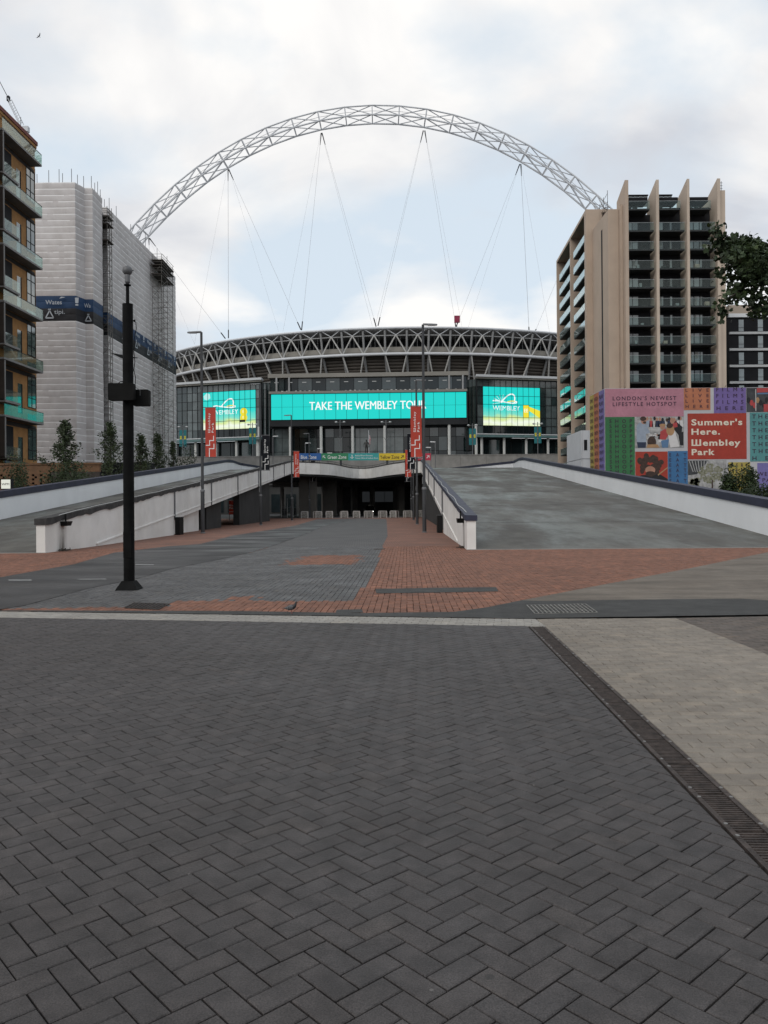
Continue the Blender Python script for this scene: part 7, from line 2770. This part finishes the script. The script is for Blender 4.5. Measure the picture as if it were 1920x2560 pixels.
for s in (-1, 1):
    w_ = MB()
    prof = [(-13, 12.6, 1.2), (-9, 13.0, 3.4), (-3, 14.2, 4.6), (3, 15.6, 4.2), (7, 16.8, 2.2)]
    vs_ = []
    for x, z, h_ in prof:
        for q, oo in ((-1, .0), (0, .9), (1, .0)):
            ry = 6.35 if x > -7 else 5.0
            yy = s * (ry * (1 - .18 * abs(q)) + oo * .4) * (1.0 if x > -10 else .72)
            vs_.append((x * k, yy * k, (z + q * h_ * .85) * k))
    fs = []
    for i in range(len(prof) - 1):
        for j in range(2):
            fs.append((i * 3 + j, i * 3 + j + 1, i * 3 + 4 + j, i * 3 + 3 + j))
    w_.add(vs_, fs)
    wg = w_.build('wing', M_PG, pc, local=True, smooth=True)
    for x0 in (-9.2, -6.4):
        b_ = MB()
        b_.path([((x0 + .9) * k, s * 6.0 * k, (13.0 + 3.2) * k), (x0 * k, s * 6.35 * k, 13.0 * k), ((x0 + .8) * k, s * 6.0 * k, (13.0 - 3.4) * k)], .55 * k, 5)
        b_.build('wing_bar', M_PRINTW if x0 < -7 and False else M_PD, wg, local=True)
    b_ = MB()
    b_.path([((-7.9 + .9) * k, s * 6.1 * k, 16.2 * k), (-7.9 * k, s * 6.45 * k, 13.0 * k), (-7.1 * k, s * 6.1 * k, 9.7 * k)], .4 * k, 5)
    b_.build('wing_bar', mat('pale_wing_bar', (.4, .4, .4), .7, .05, 9), wg, local=True)
    lg = MB().tube((1.5 * k, s * 1.9 * k, 8.4 * k), (2.0 * k, s * 1.9 * k, .6 * k), .55 * k, 6).build('leg', mat('pigeon_pink', (.22, .08, .07), .7, .1, 9), pc, local=True)
    for dx, dy in ((3.2, 0), (2.4, 1.6), (2.4, -1.6), (-1.8, 0)):
        MB().tube((2.0 * k, s * 1.9 * k, .5 * k), ((2 + dx) * k, (s * 1.9 + dy) * k, .25 * k), .32 * k, 5).build('toe', MATS['pigeon_pink'], lg, local=True)
    MB().lathe([(.05 * k, -.5 * k), (.5 * k, 0), (.05 * k, .5 * k)], (14.1 * k, s * 2.2 * k, 27.2 * k), 8).build('eye', mat('orange_eye', (.4, .12, .02), .3, .1, 9), pc, local=True)
MB().tube((15.8 * k, 0, 26.9 * k), (19.0 * k, 0, 25.9 * k), .75 * k, 6, r2=.15 * k).build('beak', M_PD, pc, local=True)

# gull high up on the left
gp_ = P(97.5, 92, 42)
gu = thing('flying_gull', gp_, 'small grey gull gliding high in the sky at the upper left', 'bird')
M_GULL = mat('gull_grey', (.16, .165, .17), .7, .1, 6)
g = .0211 * .6
m = MB()


def gp2(x, z, y=0):
    return (x * g, y * g, -z * g)


# body from head to tail, with both wings swept
m.path([gp2(-7.0, -5.2), gp2(-5.2, -3.6), gp2(-1.5, -1.4), gp2(3, 1.4), gp2(6.5, 3.2)], 0, 8, radii=[.3 * g, .95 * g, 1.3 * g, .9 * g, .35 * g])
m.build('body', M_GULL, gu, local=True, smooth=True)


def wing_sheet(pts, wd):
    mm = MB()
    up_, lo_ = [], []
    for (x, z), w_ in zip(pts, wd):
        up_.append(V(gp2(x - w_ * .5, z, -w_ * .5))); lo_.append(V(gp2(x + w_ * .5, z + .2, w_ * .6)))
    vs_ = []
    for a, b in zip(up_, lo_):
        vs_ += [a, b, (a + b) / 2 + V((0, 0, .35 * g))]
    fs = []
    for i in range(len(pts) - 1):
        o_ = i * 3
        fs += [(o_, o_ + 2, o_ + 5, o_ + 3), (o_ + 2, o_ + 1, o_ + 4, o_ + 5), (o_ + 1, o_, o_ + 3, o_ + 4)]
    mm.add(vs_, fs)
    return mm


wing_sheet([(-1, -1.6), (1.5, -5), (3.2, -9.5), (4.0, -14), (3.4, -18.5)], [3.4, 3.2, 2.8, 2.0, .5]).build('wing', M_GULL, gu, local=True)
wing_sheet([(-2.5, -1), (-5, 1.8), (-8, 3.4), (-11.5, 4.2), (-14.5, 2.6)], [2.6, 2.4, 2.0, 1.5, .4]).build('wing', M_GULL, gu, local=True)
MB().tube(gp2(-7.0, -5.2), gp2(-8.3, -6.0), .3 * g, 5, r2=.08 * g).build('beak', M_PD, gu, local=True)
